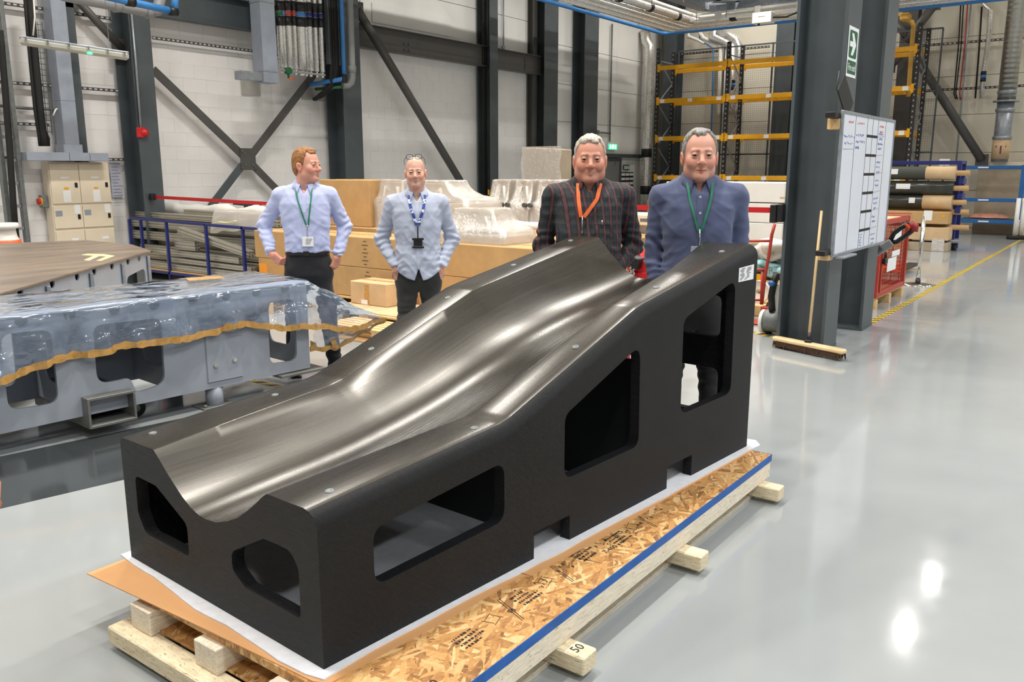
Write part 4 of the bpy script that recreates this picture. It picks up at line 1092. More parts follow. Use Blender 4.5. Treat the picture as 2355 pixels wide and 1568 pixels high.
make_person('smiling man in dark tartan shirt with orange lanyard', (4.42, 2.70), 1.85, dict(
    seed=14, drop=.05, yaw=.0, head=1.13, head_yaw=.04, hem=.84, belly=.03, jaw=1.10, neck=.067, skin=SK(214, 150, 126), brow=srgb(128, 104, 88), smile=1.0, teeth=True, stubble=.2,
    hairmat=hair3, line=L_full, thick=.009, tuft=.006, shirt=M['shirt3'], trousers=M['trouser_jean'], feet=((.13, .0), (-.13, .0)), extra=(pocket_pen,),
    arms=(((.198, -.02, 1.41), (.262, -.07, 1.12), (.12, .155, .93), (-.75, .3, -.55), (-.3, -.9, .2), .85), ((-.198, -.02, 1.41), (-.262, -.07, 1.12), (-.12, .165, .95), (.75, .3, -.55), (.3, -.9, .2), .85)),
    lan=dict(m=M['lan_orange'], w=.021, z=1.30, x=.035, drop=.105, badge='white', bw=.09, h=.06), buttons=(1.19, 1.08)))
make_person('man in slate blue shirt with thin green lanyard at the high mould end', (4.40, 1.985), 1.862, dict(
    seed=21, drop=.05, yaw=.12, head=1.11, head_yaw=.0, head_pitch=.02, gaze=-.1, hem=.95, skin=SK(216, 158, 136), brow=srgb(112, 92, 80), smile=.25, stubble=.3, belly=.008,
    hairmat=hair4, line=L_rec, thick=.011, tuft=.004, shirt=M['shirt4'], trousers=M['trouser_jean'], feet=((.12, .0), (-.12, .0)),
    arms=(((.182, -.02, 1.41), (.206, -.04, 1.13), (.210, .05, .88), (.05, .15, -.95), (-.9, .1, 0), .32), ((-.195, -.02, 1.41), (-.228, -.04, 1.13), (-.232, .04, .88), (-.05, .15, -.95), (.9, .1, 0), .32)),
    lan=dict(m=M['lan_green'], w=.011, z=1.245, x=.0, drop=.075, badge='clear', bw=.085, h=.115), buttons=(1.415, 1.335, 1.25, 1.165)))
# ------------------------------------------------------------------ blue-grey steel frame under plastic film
t = NT('pale_blue_film'); nz = t.noise(9, 4)
tr = t.n('ShaderNodeBsdfTransparent'); tr.inputs[0].default_value = (.93, .96, 1.0, 1)
gl = t.n('ShaderNodeBsdfGlossy'); gl.inputs[0].default_value = (1, 1, 1, 1); gl.inputs['Roughness'].default_value = .12
df = t.n('ShaderNodeBsdfDiffuse'); df.inputs[0].default_value = srgb(186, 206, 236)
fr = t.n('ShaderNodeFresnel'); fr.inputs[0].default_value = 1.5
bp = t.n('ShaderNodeBump'); bp.inputs['Strength'].default_value = .22; bp.inputs['Distance'].default_value = .06
nr = t.noise(1.0, 3, t.coord((1.6, 3.5, 4.5), (.4, .5, .3)), .5); t.l(t.math('POWER', t.math('SUBTRACT', 1.0, t.math('ABSOLUTE', t.math('MULTIPLY_ADD', nr, 4.0, -2.0))), 3.0), bp.inputs['Height'])
for nd in (gl, fr): t.l(bp.outputs[0], nd.inputs['Normal'])
m1 = t.n('ShaderNodeMixShader'); m1.inputs[0].default_value = .20; t.l(tr.outputs[0], m1.inputs[1]); t.l(df.outputs[0], m1.inputs[2])
m2 = t.n('ShaderNodeMixShader'); t.l(t.math('MULTIPLY_ADD', fr.outputs[0], 1.5, .02), m2.inputs[0]); t.l(m1.outputs[0], m2.inputs[1]); t.l(gl.outputs[0], m2.inputs[2])
t.l(m2.outputs[0], t.out.inputs[0]); M['film'] = t.m
t = NT('milky_wrap'); nz = t.noise(9, 4)
tr = t.n('ShaderNodeBsdfTransparent'); gl = t.n('ShaderNodeBsdfGlossy'); gl.inputs['Roughness'].default_value = .2
df = t.n('ShaderNodeBsdfDiffuse'); df.inputs[0].default_value = srgb(240, 232, 222)
bp = t.n('ShaderNodeBump'); bp.inputs['Strength'].default_value = .8; bp.inputs['Distance'].default_value = .03
t.l(t.noise(1.0, 4, t.coord((7, 16, 24), (.3, .2, .5)), .6), bp.inputs['Height']); t.l(bp.outputs[0], gl.inputs['Normal'])
m1 = t.n('ShaderNodeMixShader'); m1.inputs[0].default_value = .42; t.l(tr.outputs[0], m1.inputs[1]); t.l(df.outputs[0], m1.inputs[2])
m2 = t.n('ShaderNodeMixShader'); m2.inputs[0].default_value = .30; t.l(m1.outputs[0], m2.inputs[1]); t.l(gl.outputs[0], m2.inputs[2])
t.l(m2.outputs[0], t.out.inputs[0]); M['wrap'] = t.m

FA = math.radians(-4.5)
frame = empty('steel_fixture', 'long blue grey steel fixture with rounded cut-outs under clear plastic film', 'fixture', (3.369, 5.108, 0), FA)
# local: x along the front plate, y away from the camera, z up
def plate_holes(name, outline, holes, y0, y1, m, parent):
    """upright plate in the x-z plane with openings, from y0 to y1"""
    a = MB(); prism(a, outline, lambda p, q_, k: Vector((p, y0 if k == 0 else y1, q_)))
    o = a.build(name, M[m], parent)
    bm = bmesh.new(); bm.from_mesh(o.data); bmesh.ops.triangulate(bm, faces=[f for f in bm.faces if len(f.verts) > 4]); bmesh.ops.recalc_face_normals(bm, faces=bm.faces); bm.to_mesh(o.data); bm.free()
    cs = []
    for h in holes:
        c = MB(); prism(c, h, lambda p, q_, k: Vector((p, min(y0, y1)-.05 if k == 0 else max(y0, y1)+.05, q_)))
        co = c.build('cutter', M[m], parent); bm = bmesh.new(); bm.from_mesh(co.data); bmesh.ops.triangulate(bm, faces=[f for f in bm.faces if len(f.verts) > 4]); bmesh.ops.recalc_face_normals(bm, faces=bm.faces); bm.to_mesh(co.data); bm.free()
        md = o.modifiers.new('cut', 'BOOLEAN'); md.operation = 'DIFFERENCE'; md.solver = 'EXACT'; md.object = co; cs.append(co)
    bpy.context.view_layer.update()
    me = bpy.data.meshes.new_from_object(o.evaluated_get(bpy.context.evaluated_depsgraph_get())); o.modifiers.clear(); o.data = me
    for c in cs: bpy.data.objects.remove(c)
    return o
def halfround(x, z, r): return [(x+r*math.cos(a), z-r*math.sin(a)*.8) for a in np.linspace(0, PI, 9)]+[(x-r, z+.02), (x+r, z+.02)][::1]
fr_out = [(-3.3, .125), (.79, .146), (.79, .805), (-3.3, .79)]
H1 = fillet([(.44, .70), (.685, .70), (.675, .222), (.44, .235)], .06)
H2 = fillet([(-.80, .70), (-.36, .69), (-.37, .245), (-.565, .215), (-.60, .325), (-.81, .32)], [.06, .06, .08, .05, .04, .08])
H3 = fillet([(-1.32, .72), (-1.04, .71), (-1.045, .25), (-1.325, .265)], .07)
H4 = fillet([(-2.0, .72), (-1.6, .71), (-1.6, .25), (-2.0, .265)], .07)
sc = [fillet(halfround(x, .775, .035), .002, 1) for x in (-1.45, -1.2, -.93, -.66, -.4, -.13, .12, .36, .6)]
plate_holes('side_plate', fr_out, [H1, H2, H3, H4]+sc, -.012, .012, 'frame_paint', frame)
plate_holes('side_plate', fr_out, [H1, H3, H4], .66, .684, 'frame_paint', frame)
q = MB(); q.bx(-3.3, .80, -.03, .70, .806, .818, .002); q.build('top_plate', M['frame_paint'], frame)
for x in (-2.2, -1.45, -.93, -.27, .30, .76):
    q = MB(); rib = plate_holes('rib', [(0.013, .16), (.659, .16), (.659, .80), (.013, .80)], [fillet([(.18, .62), (.48, .62), (.48, .30), (.18, .30)], .09)], -.006, .006, 'frame_paint', frame)
    rib.rotation_euler = (0, 0, PI/2); rib.location = (x, 0, 0)
q = MB(); q.slab([(-.07, -.0135, .185), (.213, -.0135, .183), (.213, -.0135, .56), (-.07, -.0135, .575)], .001); q.box((.07, -.018, .375), (.27, .008, .375), .004); q.build('access_door', M['frame_paint'], frame)
bolts(frame, [(-.005, -.026, .305), (.145, -.026, .32)], .016, 'y', .016, 'chrome')
q = MB()   # fork pocket, open tube through the frame
for (x0, x1, z0, z1) in ((-.915, -.615, .245, .262), (-.915, -.615, .068, .085), (-.915, -.90, .085, .245), (-.63, -.615, .085, .245)): q.bx(x0, x1, -.10, .78, z0, z1, .002)
q.build('fork_pocket', M['frame_edge'], frame)
for (x, y) in ((.0, .0+.02), (.0, .62), (-2.4, .04), (-2.4, .62)):
    q = MB(); q.cyl((x+.01, y+.03, .075), .062, .15, 20); q.build('leg', M['frame_paint'], frame)
    q = MB(); q.bx(x-.12, x+.12, y-.05, y+.12, 0, .012, .002); q.cyl((x-.09, y-.02, .02), .012, .02, 6); q.build('foot_plate', M['frame_edge'], frame)
q = MB(); q.bx(.50, .90, -.06, .2, .118, .138, .003); q.build('end_flange', M['frame_edge'], frame)
for (x, y) in ((-.49, .20), (-2.0, .2)):
    q = MB(); q.cyl((x, y, .062), .062, .045, 22, (.3, 1, 0)); q.build('caster_wheel', M['rubber'], frame)
    q = MB(); q.cyl((x, y-.004, .062), .026, .056, 14, (.3, 1, 0)); q.bx(x-.03, x+.03, y+.03, y+.042, .05, .15); q.build('caster_fork', M['galv_dark'], frame)

# film laid over the frame: sheet with hanging folds, tape along its hem
film_root = None
def film_pt(s, w):
    """s along the frame, w across: 0 back edge, .5 front top edge, 1 hem"""
    hemz = float(np.interp(s, [-3.3, -1.5, -1.1, -.6, -.15, .2, .5, .79], [.44, .45, .52, .545, .54, .57, .50, .485]))
    n = lambda a, b: float(vnoise(np.array(s*a+b), np.array(w*3.0+b), np.array(b*1.7)))
    if w <= .5:
        k = w/.5; y = .72-.76*k; z = .842-.015*k + .012*n(3, 2)*math.sin(k*PI) + .006*n(11, 5)
        return Vector((s, y, z))
    k = (w-.5)/.5; top = .83
    z = top+(hemz-top)*k + .012*n(9, 7)*k
    y = -.045 - .05*k*(.6+.5*math.sin(s*13+3*n(2, 1))) - .03*k*n(16, 3) - .012*n(30, 4)*k
    return Vector((s, y, z))
film = MB(); film.smooth = True; ns, nw = 150, 22; ss = np.linspace(-3.3, .80, ns)
for s in ss:
    for w in np.linspace(0, 1, nw): film.v.append(tuple(film_pt(float(s), float(w))))
for i in range(ns-1):
    for j in range(nw-1): film.f.append([i*nw+j, i*nw+j+1, (i+1)*nw+j+1, (i+1)*nw+j]); film.mi.append(0); film.sm.append(True)
# beyond the end the film is pulled out to a drooping point
tip_t, tip_b = Vector((1.52, -.02, .44)), Vector((1.06, .02, .25))
ne = 26; b0 = len(film.v); rowk = nw-6
for i in range(ne+1):
    k = i/ne
    for j in range(nw):
        p = Vector(film_pt(.80, j/(nw-1))); w = j/(nw-1)
        if w <= .5: tgt = Vector((1.50-.25*(1-w/.5), .30*(1-w/.5)-.0, .47))
        else: tgt = Vector((1.52-.02*(w-.5), -.03, .46-.04*(w-.5)*2))
        q_ = p.lerp(tgt, k); sag = -.05*math.sin(k*PI)*(.4 if w < .5 else 1)
        q_ += Vector((0, .012*float(vnoise(np.array(k*9.), np.array(w*9), np.array(1.))), sag*.6+.02*float(vnoise(np.array(k*7.), np.array(w*7), np.array(4.)))*math.sin(k*PI)))
        film.v.append(tuple(q_))
for i in range(ne):
    for j in range(nw-1): film.f.append([b0+i*nw+j, b0+i*nw+j+1, b0+(i+1)*nw+j+1, b0+(i+1)*nw+j]); film.mi.append(0); film.sm.append(True)
# lower flap of the end: from the hem down to a second taped edge
b1 = len(film.v); nf = 6; hem_end = [Vector(film.v[b0+i*nw+nw-1]) for i in range(ne+1)]
low = []
for i in range(ne+1):
    k = i/ne; lo_ = Vector((.80, .0, .285)).lerp(Vector((1.05, -.01, .262)), min(1, k/.35)) if k < .35 else Vector((1.05, -.01, .262)).lerp(Vector((1.54, -.03, .43)), (k-.35)/.65)
    lo_ += Vector((0, .012*math.sin(k*23), .008*math.sin(k*31))); low.append(lo_)
    for j in range(nf+1): film.v.append(tuple(hem_end[i].lerp(lo_, j/nf)+Vector((0, .02*math.sin(j*1.1+k*9)*math.sin(PI*j/nf), 0))))
for i in range(ne):
    for j in range(nf): film.f.append([b1+i*(nf+1)+j, b1+i*(nf+1)+j+1, b1+(i+1)*(nf+1)+j+1, b1+(i+1)*(nf+1)+j]); film.mi.append(0); film.sm.append(True)
fo = film.build('plastic_film', M['film']); fo.location = frame.location; fo.rotation_euler = (0, 0, FA)
tag(fo, 'clear bluish plastic film draped over the blue grey steel fixture, hem edged with brown tape', 'plastic film')
def tape_strip(pts, w, parent, m='brown_tape', th=.0025):
    q = MB(); n = len(pts)
    for i, p in enumerate(pts):
        jit = w*(.95+.16*math.sin(i*1.7)+.10*math.sin(i*4.1)); p = Vector(p)
        for (dz, dy) in ((jit*.55, -.004), (-jit*.45, -.006), (-jit*.45, -.006+th), (jit*.55, -.004+th)): q.v.append((p.x, p.y+dy-.002*math.sin(i*2.3), p.z+dz))
    for i in range(n-1):
        for j in range(4): q.f.append([i*4+j, i*4+(j+1) % 4, (i+1)*4+(j+1) % 4, (i+1)*4+j]); q.mi.append(0); q.sm.append(False)
    return q.build('tape', M[m], parent, label='brown parcel tape along the hem')
tape_strip([film.v[i*nw+nw-1] for i in range(ns)]+[film.v[b0+i*nw+nw-1] for i in range(1, ne+1)], .046, fo)
tape_strip(low, .04, fo)
q = MB(); q.slab([(1.0, -.03, .27), (1.05, -.035, .262), (1.02, -.03, .36), (.97, -.03, .35)], .002); q.build('tape', M['brown_tape'], fo)
q = MB(); q.slab([(.80, -.015, .27), (.86, -.02, .275), (.85, -.02, .33), (.80, -.015, .36)], .002); q.build('tape', M['brown_tape'], fo)
q = MB(); q.slab([(.10, .46, .852), (.36, .40, .852), (.40, .56, .852), (.16, .62, .852)], .002); q.build('tape', M['brown_tape'], fo)

# ------------------------------------------------------------------ second frame with a brown steel table plate
fx2 = empty('steel_table', 'grey steel table with a bare brown plate top and yellow tape arrow', 'table', (3.6, 8.2, 0)); fo2 = Vector(fx2.location)
t = NT('bare_brown_steel'); nz = t.noise(1.0, 5, t.coord((1.2, 5, 3), (0, 0, .7)), .6); n2 = t.noise(1.3, 3)
t.set(Base_Color=t.mix(t.math('MULTIPLY', n2, .5), t.ramp(nz, [(.3, srgb(116, 104, 92)[:3]), (.7, srgb(172, 152, 130)[:3])]), srgb(130, 124, 122)), Roughness=.38, Metallic=.35)
M['brownsteel'] = t.m
ZT = .85; poly = [(2.25, 5.86), (4.64, 7.98), (4.90, 8.8), (4.90, 9.8), (4.10, 10.1), (1.5, 9.9), (.6, 8.6)]
q = MB(); q.slab([Vector((x, y, ZT))-fo2 for (x, y) in poly], .012); q.build('table_plate', M['brownsteel'], fx2, label='bare brown steel plate')
e0, e1 = Vector((2.25, 5.90, 0)), Vector((4.60, 7.99, 0)); ed = (e1-e0).normalized(); eL = (e1-e0).length; ea = math.atan2(ed.y, ed.x)
side = [(0, .14), (eL, .14), (eL, .836), (0, .836)]
hol = [fillet([(eL-.62, .66), (eL-.10, .69), (eL-.10, .45), (eL-.62, .42)], .08)]+[fillet(halfround(x, .80, .04), .002, 1) for x in (.5, 1.0, 1.45, 1.8, 2.2, 2.6, 2.9)]
sp_ = plate_holes('side_plate', side, hol, 0, .012, 'frame_paint', fx2); sp_.location = e0-fo2; sp_.rotation_euler = (0, 0, ea)
for k in (.9, 1.7, eL-.72, eL-.02):
    p = e0+ed*k-fo2; q = MB(); q.box((p.x, p.y-.02, .47), (.03, .03, .66), .002, None); q.build('stiffener', M['galv'], fx2)
q = MB(); e2 = Vector((4.86, 8.8, 0)); q.slab([e1-fo2+Vector((0, 0, .14)), e2-fo2+Vector((0, 0, .14)), e2-fo2+Vector((0, 0, .836)), e1-fo2+Vector((0, 0, .836))], .012); q.build('end_plate', M['frame_paint'], fx2)
for (x, y) in ((4.5, 8.1), (4.6, 9.5), (2.4, 6.3), (1.8, 9.5)):
    q = MB(); q.box((x-fo2.x, y-fo2.y, .07), (.14, .14, .14), .006); q.build('leg', M['frame_paint'], fx2)
def at_z(x, y, zz): return at(x, y, Z=zz)
M['yellow_tape'] = mat('pale_yellow_tape', srgb(244, 236, 160), .5, var=.03)
q = MB()
for pts in (((187, 586), (200, 583.5), (238, 584), (264, 588), (232, 599.5), (221, 599), (245, 589.5), (228, 588.5), (205, 599), (193, 597.5), (215, 588)),):
    q.slab([at(px, py, Z=ZT+.0014)-fo2 for px, py in pts][::-1], .001)
q.build('tape_mark', M['yellow_tape'], fx2, label='pale yellow tape mark of two strokes and a bar')
q = MB(); nn_ = Vector((-ed.y, ed.x, 0))*.12; q.slab([e0-fo2+nn_+Vector((0, 0, .2)), e1-fo2+nn_+Vector((0, 0, .2)), e1-fo2+nn_+Vector((0, 0, .835)), e0-fo2+nn_+Vector((0, 0, .835))], .01); q.build('light_block_plate', M['steel'], fx2)  # added dark plate, blocks the light through the side plate's cut-outs
p = at(8, 530, Y=11.0); pot = empty('dust_extractor', 'white topped machine with an orange band at the left edge behind the steel table', 'machine', (p.x, 11.0, 0))
q = MB(); q.lathe((0, 0, 0), [(0, 1.02), (.16, 1.02), (.17, .99), (.17, .96), (.13, .95), (.14, .86), (.17, .80), (.17, .05), (0, .05)], 24); q.build('body', M['white'], pot)
q = MB(); q.lathe((0, 0, 0), [(.165, .74), (.178, .74), (.178, .82), (.165, .82)], 24); q.build('band', M['orange'], pot)
for k in range(3):
    q = MB(); q.cyl((.12*math.cos(k*2.1), .12*math.sin(k*2.1), .03), .03, .06, 10, 'x'); q.build('wheel', M['rubber'], pot)

# ------------------------------------------------------------------ rack of aluminium extrusions
rack = empty('extrusion_rack', 'dark blue tube rack loaded with grey aluminium extrusions', 'rack', (7.4, 10.9, 0)); ro = Vector(rack.location)
KX = 1.077
def kx(p): p = Vector(p); return Vector((p.x*KX, p.y*KX, max(0.0, 1.65-(1.65-p.z)*KX)))
def rtube(a, c, w=.04): 
    a, c = kx(a), kx(c); q = MB(); q.beam(Vector(a)-ro, Vector(c)-ro, w, w, .004); return q
XR0, XR1 = 6.5, 7.25; zt = .95
yl, yr = at(302, 515, X=XR0).y, 8.74
for nm, a, c in (('top_rail', (XR0, yl, zt+.02), (XR0, yr, zt-.02)), ('base_rail', (XR0, yl, .24), (XR0, yr, .24)), ('base_rail', (XR1, yl, .24), (XR1, yr, .24)), ('top_rail', (XR1, yl, zt), (XR1, yr, zt)),
                 ('cross_rail', (XR0, yl, .24), (XR1, yl, .24)), ('cross_rail', (XR0, yr, .24), (XR1, yr, .24))): rtube(a, c).build(nm, M['blue'], rack)
for px in (302, 328, 386, 476, 560):
    y = at(px, 560, X=XR0).y; rtube((XR0, y, 0.0), (XR0, y, zt)).build('post', M['blue'], rack)
for y in (yl, 10.9, 9.6, yr): rtube((XR1, y, 0.0), (XR1, y, zt)).build('post', M['blue'], rack)
q = MB(); q.bx(XR0*KX-ro.x, XR1*KX-ro.x, yr*KX-ro.y, yl*KX-ro.y, .152, .166); q.build('rack_board', M['wood'], rack)
def extr_outline(w, h, nx, nz):
    """slotted profile outline, w by h, with nx / nz slots per side"""
    pts = []; s, dp, c = .007, .013, .004
    def side(a, b, n, nrm):
        a, b = Vector(a), Vector(b); d = (b-a).normalized(); L = (b-a).length; out = [a+d*c]
        for k in range(n):
            m = a+d*L*(k+.5)/n; out += [m-d*s, m-d*s-nrm*dp, m+d*s-nrm*dp, m+d*s]
        return out+[b-d*c]
    X, Z = w/2, h/2
    for a, b, n, nr in (((-X, -Z), (X, -Z), nx, Vector((0, -1))), ((X, -Z), (X, Z), nz, Vector((1, 0))), ((X, Z), (-X, Z), nx, Vector((0, 1))), ((-X, Z), (-X, -Z), nz, Vector((-1, 0)))): pts += side(a, b, n, nr)
    return [(p.x, p.y) for p in pts]
M['extr'] = [M['alu'], M['alu_dark']]
def extrusion(a, c, w, h, nx, nz, label, group='aluminium extrusions in the blue rack'):
    q = MB(); a, c = kx(a), kx(c); w *= KX; h *= KX; mid = (a+c)/2; ol = extr_outline(w, h, nx, nz); q.prof(a-mid, c-mid, ol)
    for i in range(len(ol)):       # slot floors are dark
        pass
    q.m = 1
    d = (c-a).normalized(); sx = d.cross(Vector((0, 0, 1))).normalized(); uz = sx.cross(d)
    for e_, sgn in ((a-mid, -1), (c-mid, 1)):
        for ix in range(nx):
            for iz in range(nz):
                cc = e_ + sx*(w*((ix+.5)/nx-.5))+uz*(h*((iz+.5)/nz-.5)); q.cyl(tuple(cc+d*sgn*.001), .011, .003, 8, tuple(d))
    o = q.build('aluminium_extrusion', M['extr']); o.location = mid; tag(o, label, 'extrusion', group); return o
XE = 6.62
def yat(px, X=XE): return at(px, 540, X=X).y
# long ones at the bottom and back, loose short ones in front
z0 = .285
specs_ = [
 ((6.58, 11.5, .32), (6.58, 9.05, .32), .09, .08, 2, 2, 'thick extrusion lying lowest at the front of the blue rack'),
 ((6.70, 11.9, .32), (6.70, 9.4, .32), .08, .08, 2, 2, 'extrusion on the rack board just behind the lowest front one'),
 ((6.82, 12.1, .33), (6.82, 8.8, .33), .08, .09, 2, 2, 'long extrusion on the rack board, third from the front'),
 ((6.98, 12.0, .33), (6.98, 8.7, .33), .12, .09, 3, 2, 'wide extrusion lying at the back of the rack board'),
 ((6.60, 10.9, .42), (6.60, 9.0, .405), .08, .06, 2, 1, 'flat extrusion resting on the lowest front one'),
 ((6.74, 12.0, .42), (6.74, 8.75, .42), .08, .08, 2, 2, 'extrusion of the second layer with its end under the blue sticker'),
 ((6.62, 11.3, .52), (6.60, 9.25, .50), .08, .08, 2, 2, 'mid height extrusion running the length of the rack front'),
 ((6.80, 11.9, .52), (6.80, 8.75, .52), .1, .09, 2, 2, 'extrusion behind the mid height one'),
 ((6.98, 12.1, .56), (6.98, 8.75, .56), .12, .30, 3, 6, 'tall block extrusion standing on edge at the back of the rack'),
 ((6.60, 10.68, .64), (6.61, 10.22, .635), .08, .13, 2, 3, 'short offcut extrusion standing in front of the tall ones'),
 ((6.58, 10.55, .84), (6.56, 8.98, .60), .09, .09, 2, 2, 'heavy extrusion lying aslant across the front of the rack'),
 ((6.84, 12.2, .70), (6.84, 8.72, .70), .1, .12, 2, 3, 'extrusion just below the blue top rail'),
 ((6.98, 12.55, .80), (6.98, 8.75, .80), .12, .10, 3, 2, 'long extrusion level with the blue top rail, reaching far left'),
 ((6.84, 12.55, .88), (6.84, 8.72, .86), .1, .12, 2, 3, 'long extrusion under the topmost layer, reaching far left'),
 ((7.02, 12.6, .92), (7.02, 8.74, .92), .12, .10, 3, 2, 'long extrusion at the top back of the rack'),
 ((6.90, 12.6, 1.00), (6.90, 8.8, .97), .1, .08, 2, 2, 'topmost long extrusion above the blue rail'),
 ((7.06, 11.1, 1.04), (7.06, 8.9, 1.01), .12, .10, 3, 2, 'shorter extrusion lying on top at the back'),
]
for (a, c, w, h, nx, nz, lb) in specs_: extrusion(a, c, w, h, nx, nz, lb)
# plastic wrap with yellow tape over the top extrusions
q = MB(); q.smooth = True; n1, n2 = 18, 10
for i in range(n1):
    for j in range(n2):
        u, w = i/(n1-1), j/(n2-1); y = 10.05-1.15*u; 
        xx = 7.12-.46*w; zz = 1.115-.03*u - (max(0, w-.72)/.28)**1.5*.30*(1-.5*u) + .012*math.sin(u*17+w*9)
        q.v.append(tuple(kx((xx-.02*math.sin(u*11+w*4), y+.05*math.sin(w*5), zz))))
for i in range(n1-1):
    for j in range(n2-1): q.f.append([i*n2+j, (i+1)*n2+j, (i+1)*n2+j+1, i*n2+j+1]); q.mi.append(0); q.sm.append(True)
wrp = q.build('plastic_wrap', M['wrap']); tag(wrp, 'crumpled clear wrap with yellow tape lying on the topmost extrusions', 'plastic wrap')
q = MB(); q.tube([tuple(kx((6.64+.012*math.sin(k), 9.95-.07*k, .92+.02*math.sin(k*.7)+.012*k))) for k in range(9)], .022, 6, sq=.3); q.build('tape', M['yellow_tape'], wrp, label='pale yellow tape')
# white film covered roll behind the rack and small bits
ya, yb_ = at(376, 490, X=8.0).y, at(640, 490, X=8.0).y
q = MB(); q.smooth = True; q.tube([(8.0, ya+(yb_-ya)*k/12, .98+.02*math.sin(k*1.3)) for k in range(13)], [.12+.03*math.sin(k*2.1) for k in range(13)], 14)
o = q.build('film_roll', M['white']); tag(o, 'long lumpy roll of white sheeting lying behind the extrusion rack', 'roll')
q = MB(); q.bx(7.88, 8.25, yb_, ya, 0, .83, .01); o = q.build('crate', M['card_grey']); tag(o, 'grey crate under the white sheeting roll behind the rack', 'crate')
q = MB(); q.beam((8.2, at(540, 492, X=8.2).y, 1.13), (8.2, at(600, 495, X=8.2).y, 1.11), .05, .05); p = at(567, 495, X=8.2); q.beam((8.2, p.y, 1.1), (8.2, p.y, 0), .05, .05)
o = q.build('support_stand', M['black']); tag(o, 'black T shaped stand rising behind the topmost extrusions', 'stand')
# ------------------------------------------------------------------ services on the left wall
def pl(px, py, y): return at(px, py, Y=y)
# electrical cabinet: body, doors with latches, notices, isolator
YC = 12.93
a, c = pl(110, 374, YC), pl(250, 372, YC); cw = c.x-a.x; zt = 1.76
cab = empty('electrical_cabinet', 'tall cream electrical cabinet with two columns of doors on the left wall', 'cabinet', (a.x, YC, 0))
q = MB(); q.bx(0, cw, .02, .23, .0, zt, .006); q.build('body', M['cream'], cab)
cx0, cm, cx1 = pl(112, 420, YC).x-a.x, pl(184, 420, YC).x-a.x, pl(249, 420, YC).x-a.x
zs = [pl(150, y, YC).z for y in (376, 469, 473, 526, 530, 580)]; zs[-1] = .12
for i, (x0, x1) in enumerate(((.012, cm-.004), (cm+.004, cw-.012))):
    for j in range(3):
        z1, z0 = zs[2*j]-.004, zs[2*j+1]+.004
        d = MB(); d.bx(x0, x1, 0, .02, z0, z1, .004); do = d.build('door', M['cream'], cab)
        xl = x1-.06; h = MB(); h.bx(xl-.02, xl+.02, -.014, 0, (z0+z1)/2+(-.02 if j == 0 else 0)-.035, (z0+z1)/2+(-.02 if j == 0 else 0)+.035, .004); h.build('latch', M['black'], do)
        if j == 0:
            xm = (x0+x1)/2
            for nm, (xa, xb, za, zb), mm in (('warning_label', (xm-.03, xm+.035, 1.36, 1.39), 'yellow'), ('notice', (xm-.05, xm+.06, 1.17, 1.345), 'paper'), ('notice', (x1-.12, x1-.03, 1.0, 1.13), 'paper'), ('nameplate', (xm-.06, xm+.06, 1.52, 1.545), 'paper'), ('warning_label', (x0+.02, x0+.12, .97, 1.05), 'trunk')):
                n = MB(); n.bx(xa, xb, -.003, 0, za, zb); n.build(nm, M[mm], do)
        if j == 2:
            n = MB(); n.bx(x1-.2, x1-.1, -.003, 0, z1-.16, z1-.12); n.build('nameplate', M['paper'], do)
q = MB(); q.bx(-.10, 0, .1, .2, 1.10, 1.28, .008); bxo = q.build('isolator', M['galv_dark'], cab)
q = MB(); q.cyl((-.12, .13, 1.19), .045, .05, 16, 'x'); q.build('rotary_handle', M['red'], bxo, label='red rotary switch')
q = MB(); q.cyl((-.105, .13, 1.19), .06, .02, 16, 'x'); q.build('handle_plate', M['yellow'], bxo)
# drawing posted beside the cabinet
p0, p1 = pl(252, 375, 13.16), pl(283, 453, 13.16)
q = MB(); q.bx(p0.x, p1.x, 13.165, 13.175, p1.z, p0.z); dr = q.build('wall_drawing', mat('printed_sheet', srgb(196, 198, 216), .6, var=.05, vs=20)); tag(dr, 'large printed drawing sheet pinned on the wall beside the cream cabinet', 'poster')
for k in range(12):
    n = MB(); zz = p0.z-.06-.05*k; n.bx(p0.x+.02, p0.x+.05+random.uniform(.05, .16), 13.162, 13.165, zz, zz+.006); n.build('print', M['grey_ink'], dr)
# trunking: vertical run, collar and horizontal run
YT = 12.85
def vbox(name, lab, cat, quad, y, dep, m, **k):
    """upright box whose front face spans four pixels (left-top, right-top, right-bottom) on the plane Y"""
    (lt, rb) = quad; a, c = pl(*lt, y), pl(*rb, y); q = MB(); q.bx(a.x, c.x, y, y+dep, c.z, a.z, .004); o = q.build(name, M[m]); tag(o, lab, cat, **k); return o
xl, xr = pl(136, 200, YT).x, pl(170, 200, YT).x
tr_ = empty('cable_trunking', 'pale blue grey vertical trunking dropping to the horizontal one over the cabinet', 'trunking', (xl, YT, 0))
zj = pl(160, 232, YT).z; zb = pl(160, 332, YT).z
for (z0, z1) in ((zb, zj-.002), (zj, 5.2), (5.204, 7.0)):
    q = MB(); q.bx(0, xr-xl, 0, .25, z0, z1, .003); q.build('cover', M['trunk'], tr_)
q = MB(); q.bx(-.03, xr-xl+.03, -.02, .25, zb-.12, zb, .003); q.build('collar', M['trunk'], tr_)
a, c = pl(57, 335, YT-.1), pl(250, 372, YT-.1); z1 = zb-.12; z0 = pl(150, 370, YT).z
xs = [a.x, pl(150, 350, YT).x, pl(197, 350, YT).x, c.x]
ht = empty('cable_trunking', 'pale blue grey horizontal trunking directly over the cream cabinet', 'trunking', (a.x, YT-.12, 0))
for x0, x1 in zip(xs[:-1], xs[1:]):
    q = MB(); q.bx(x0-a.x+.003, x1-a.x-.003, 0, .3, z0, z1, .004); q.build('cover', M['trunk'], ht)
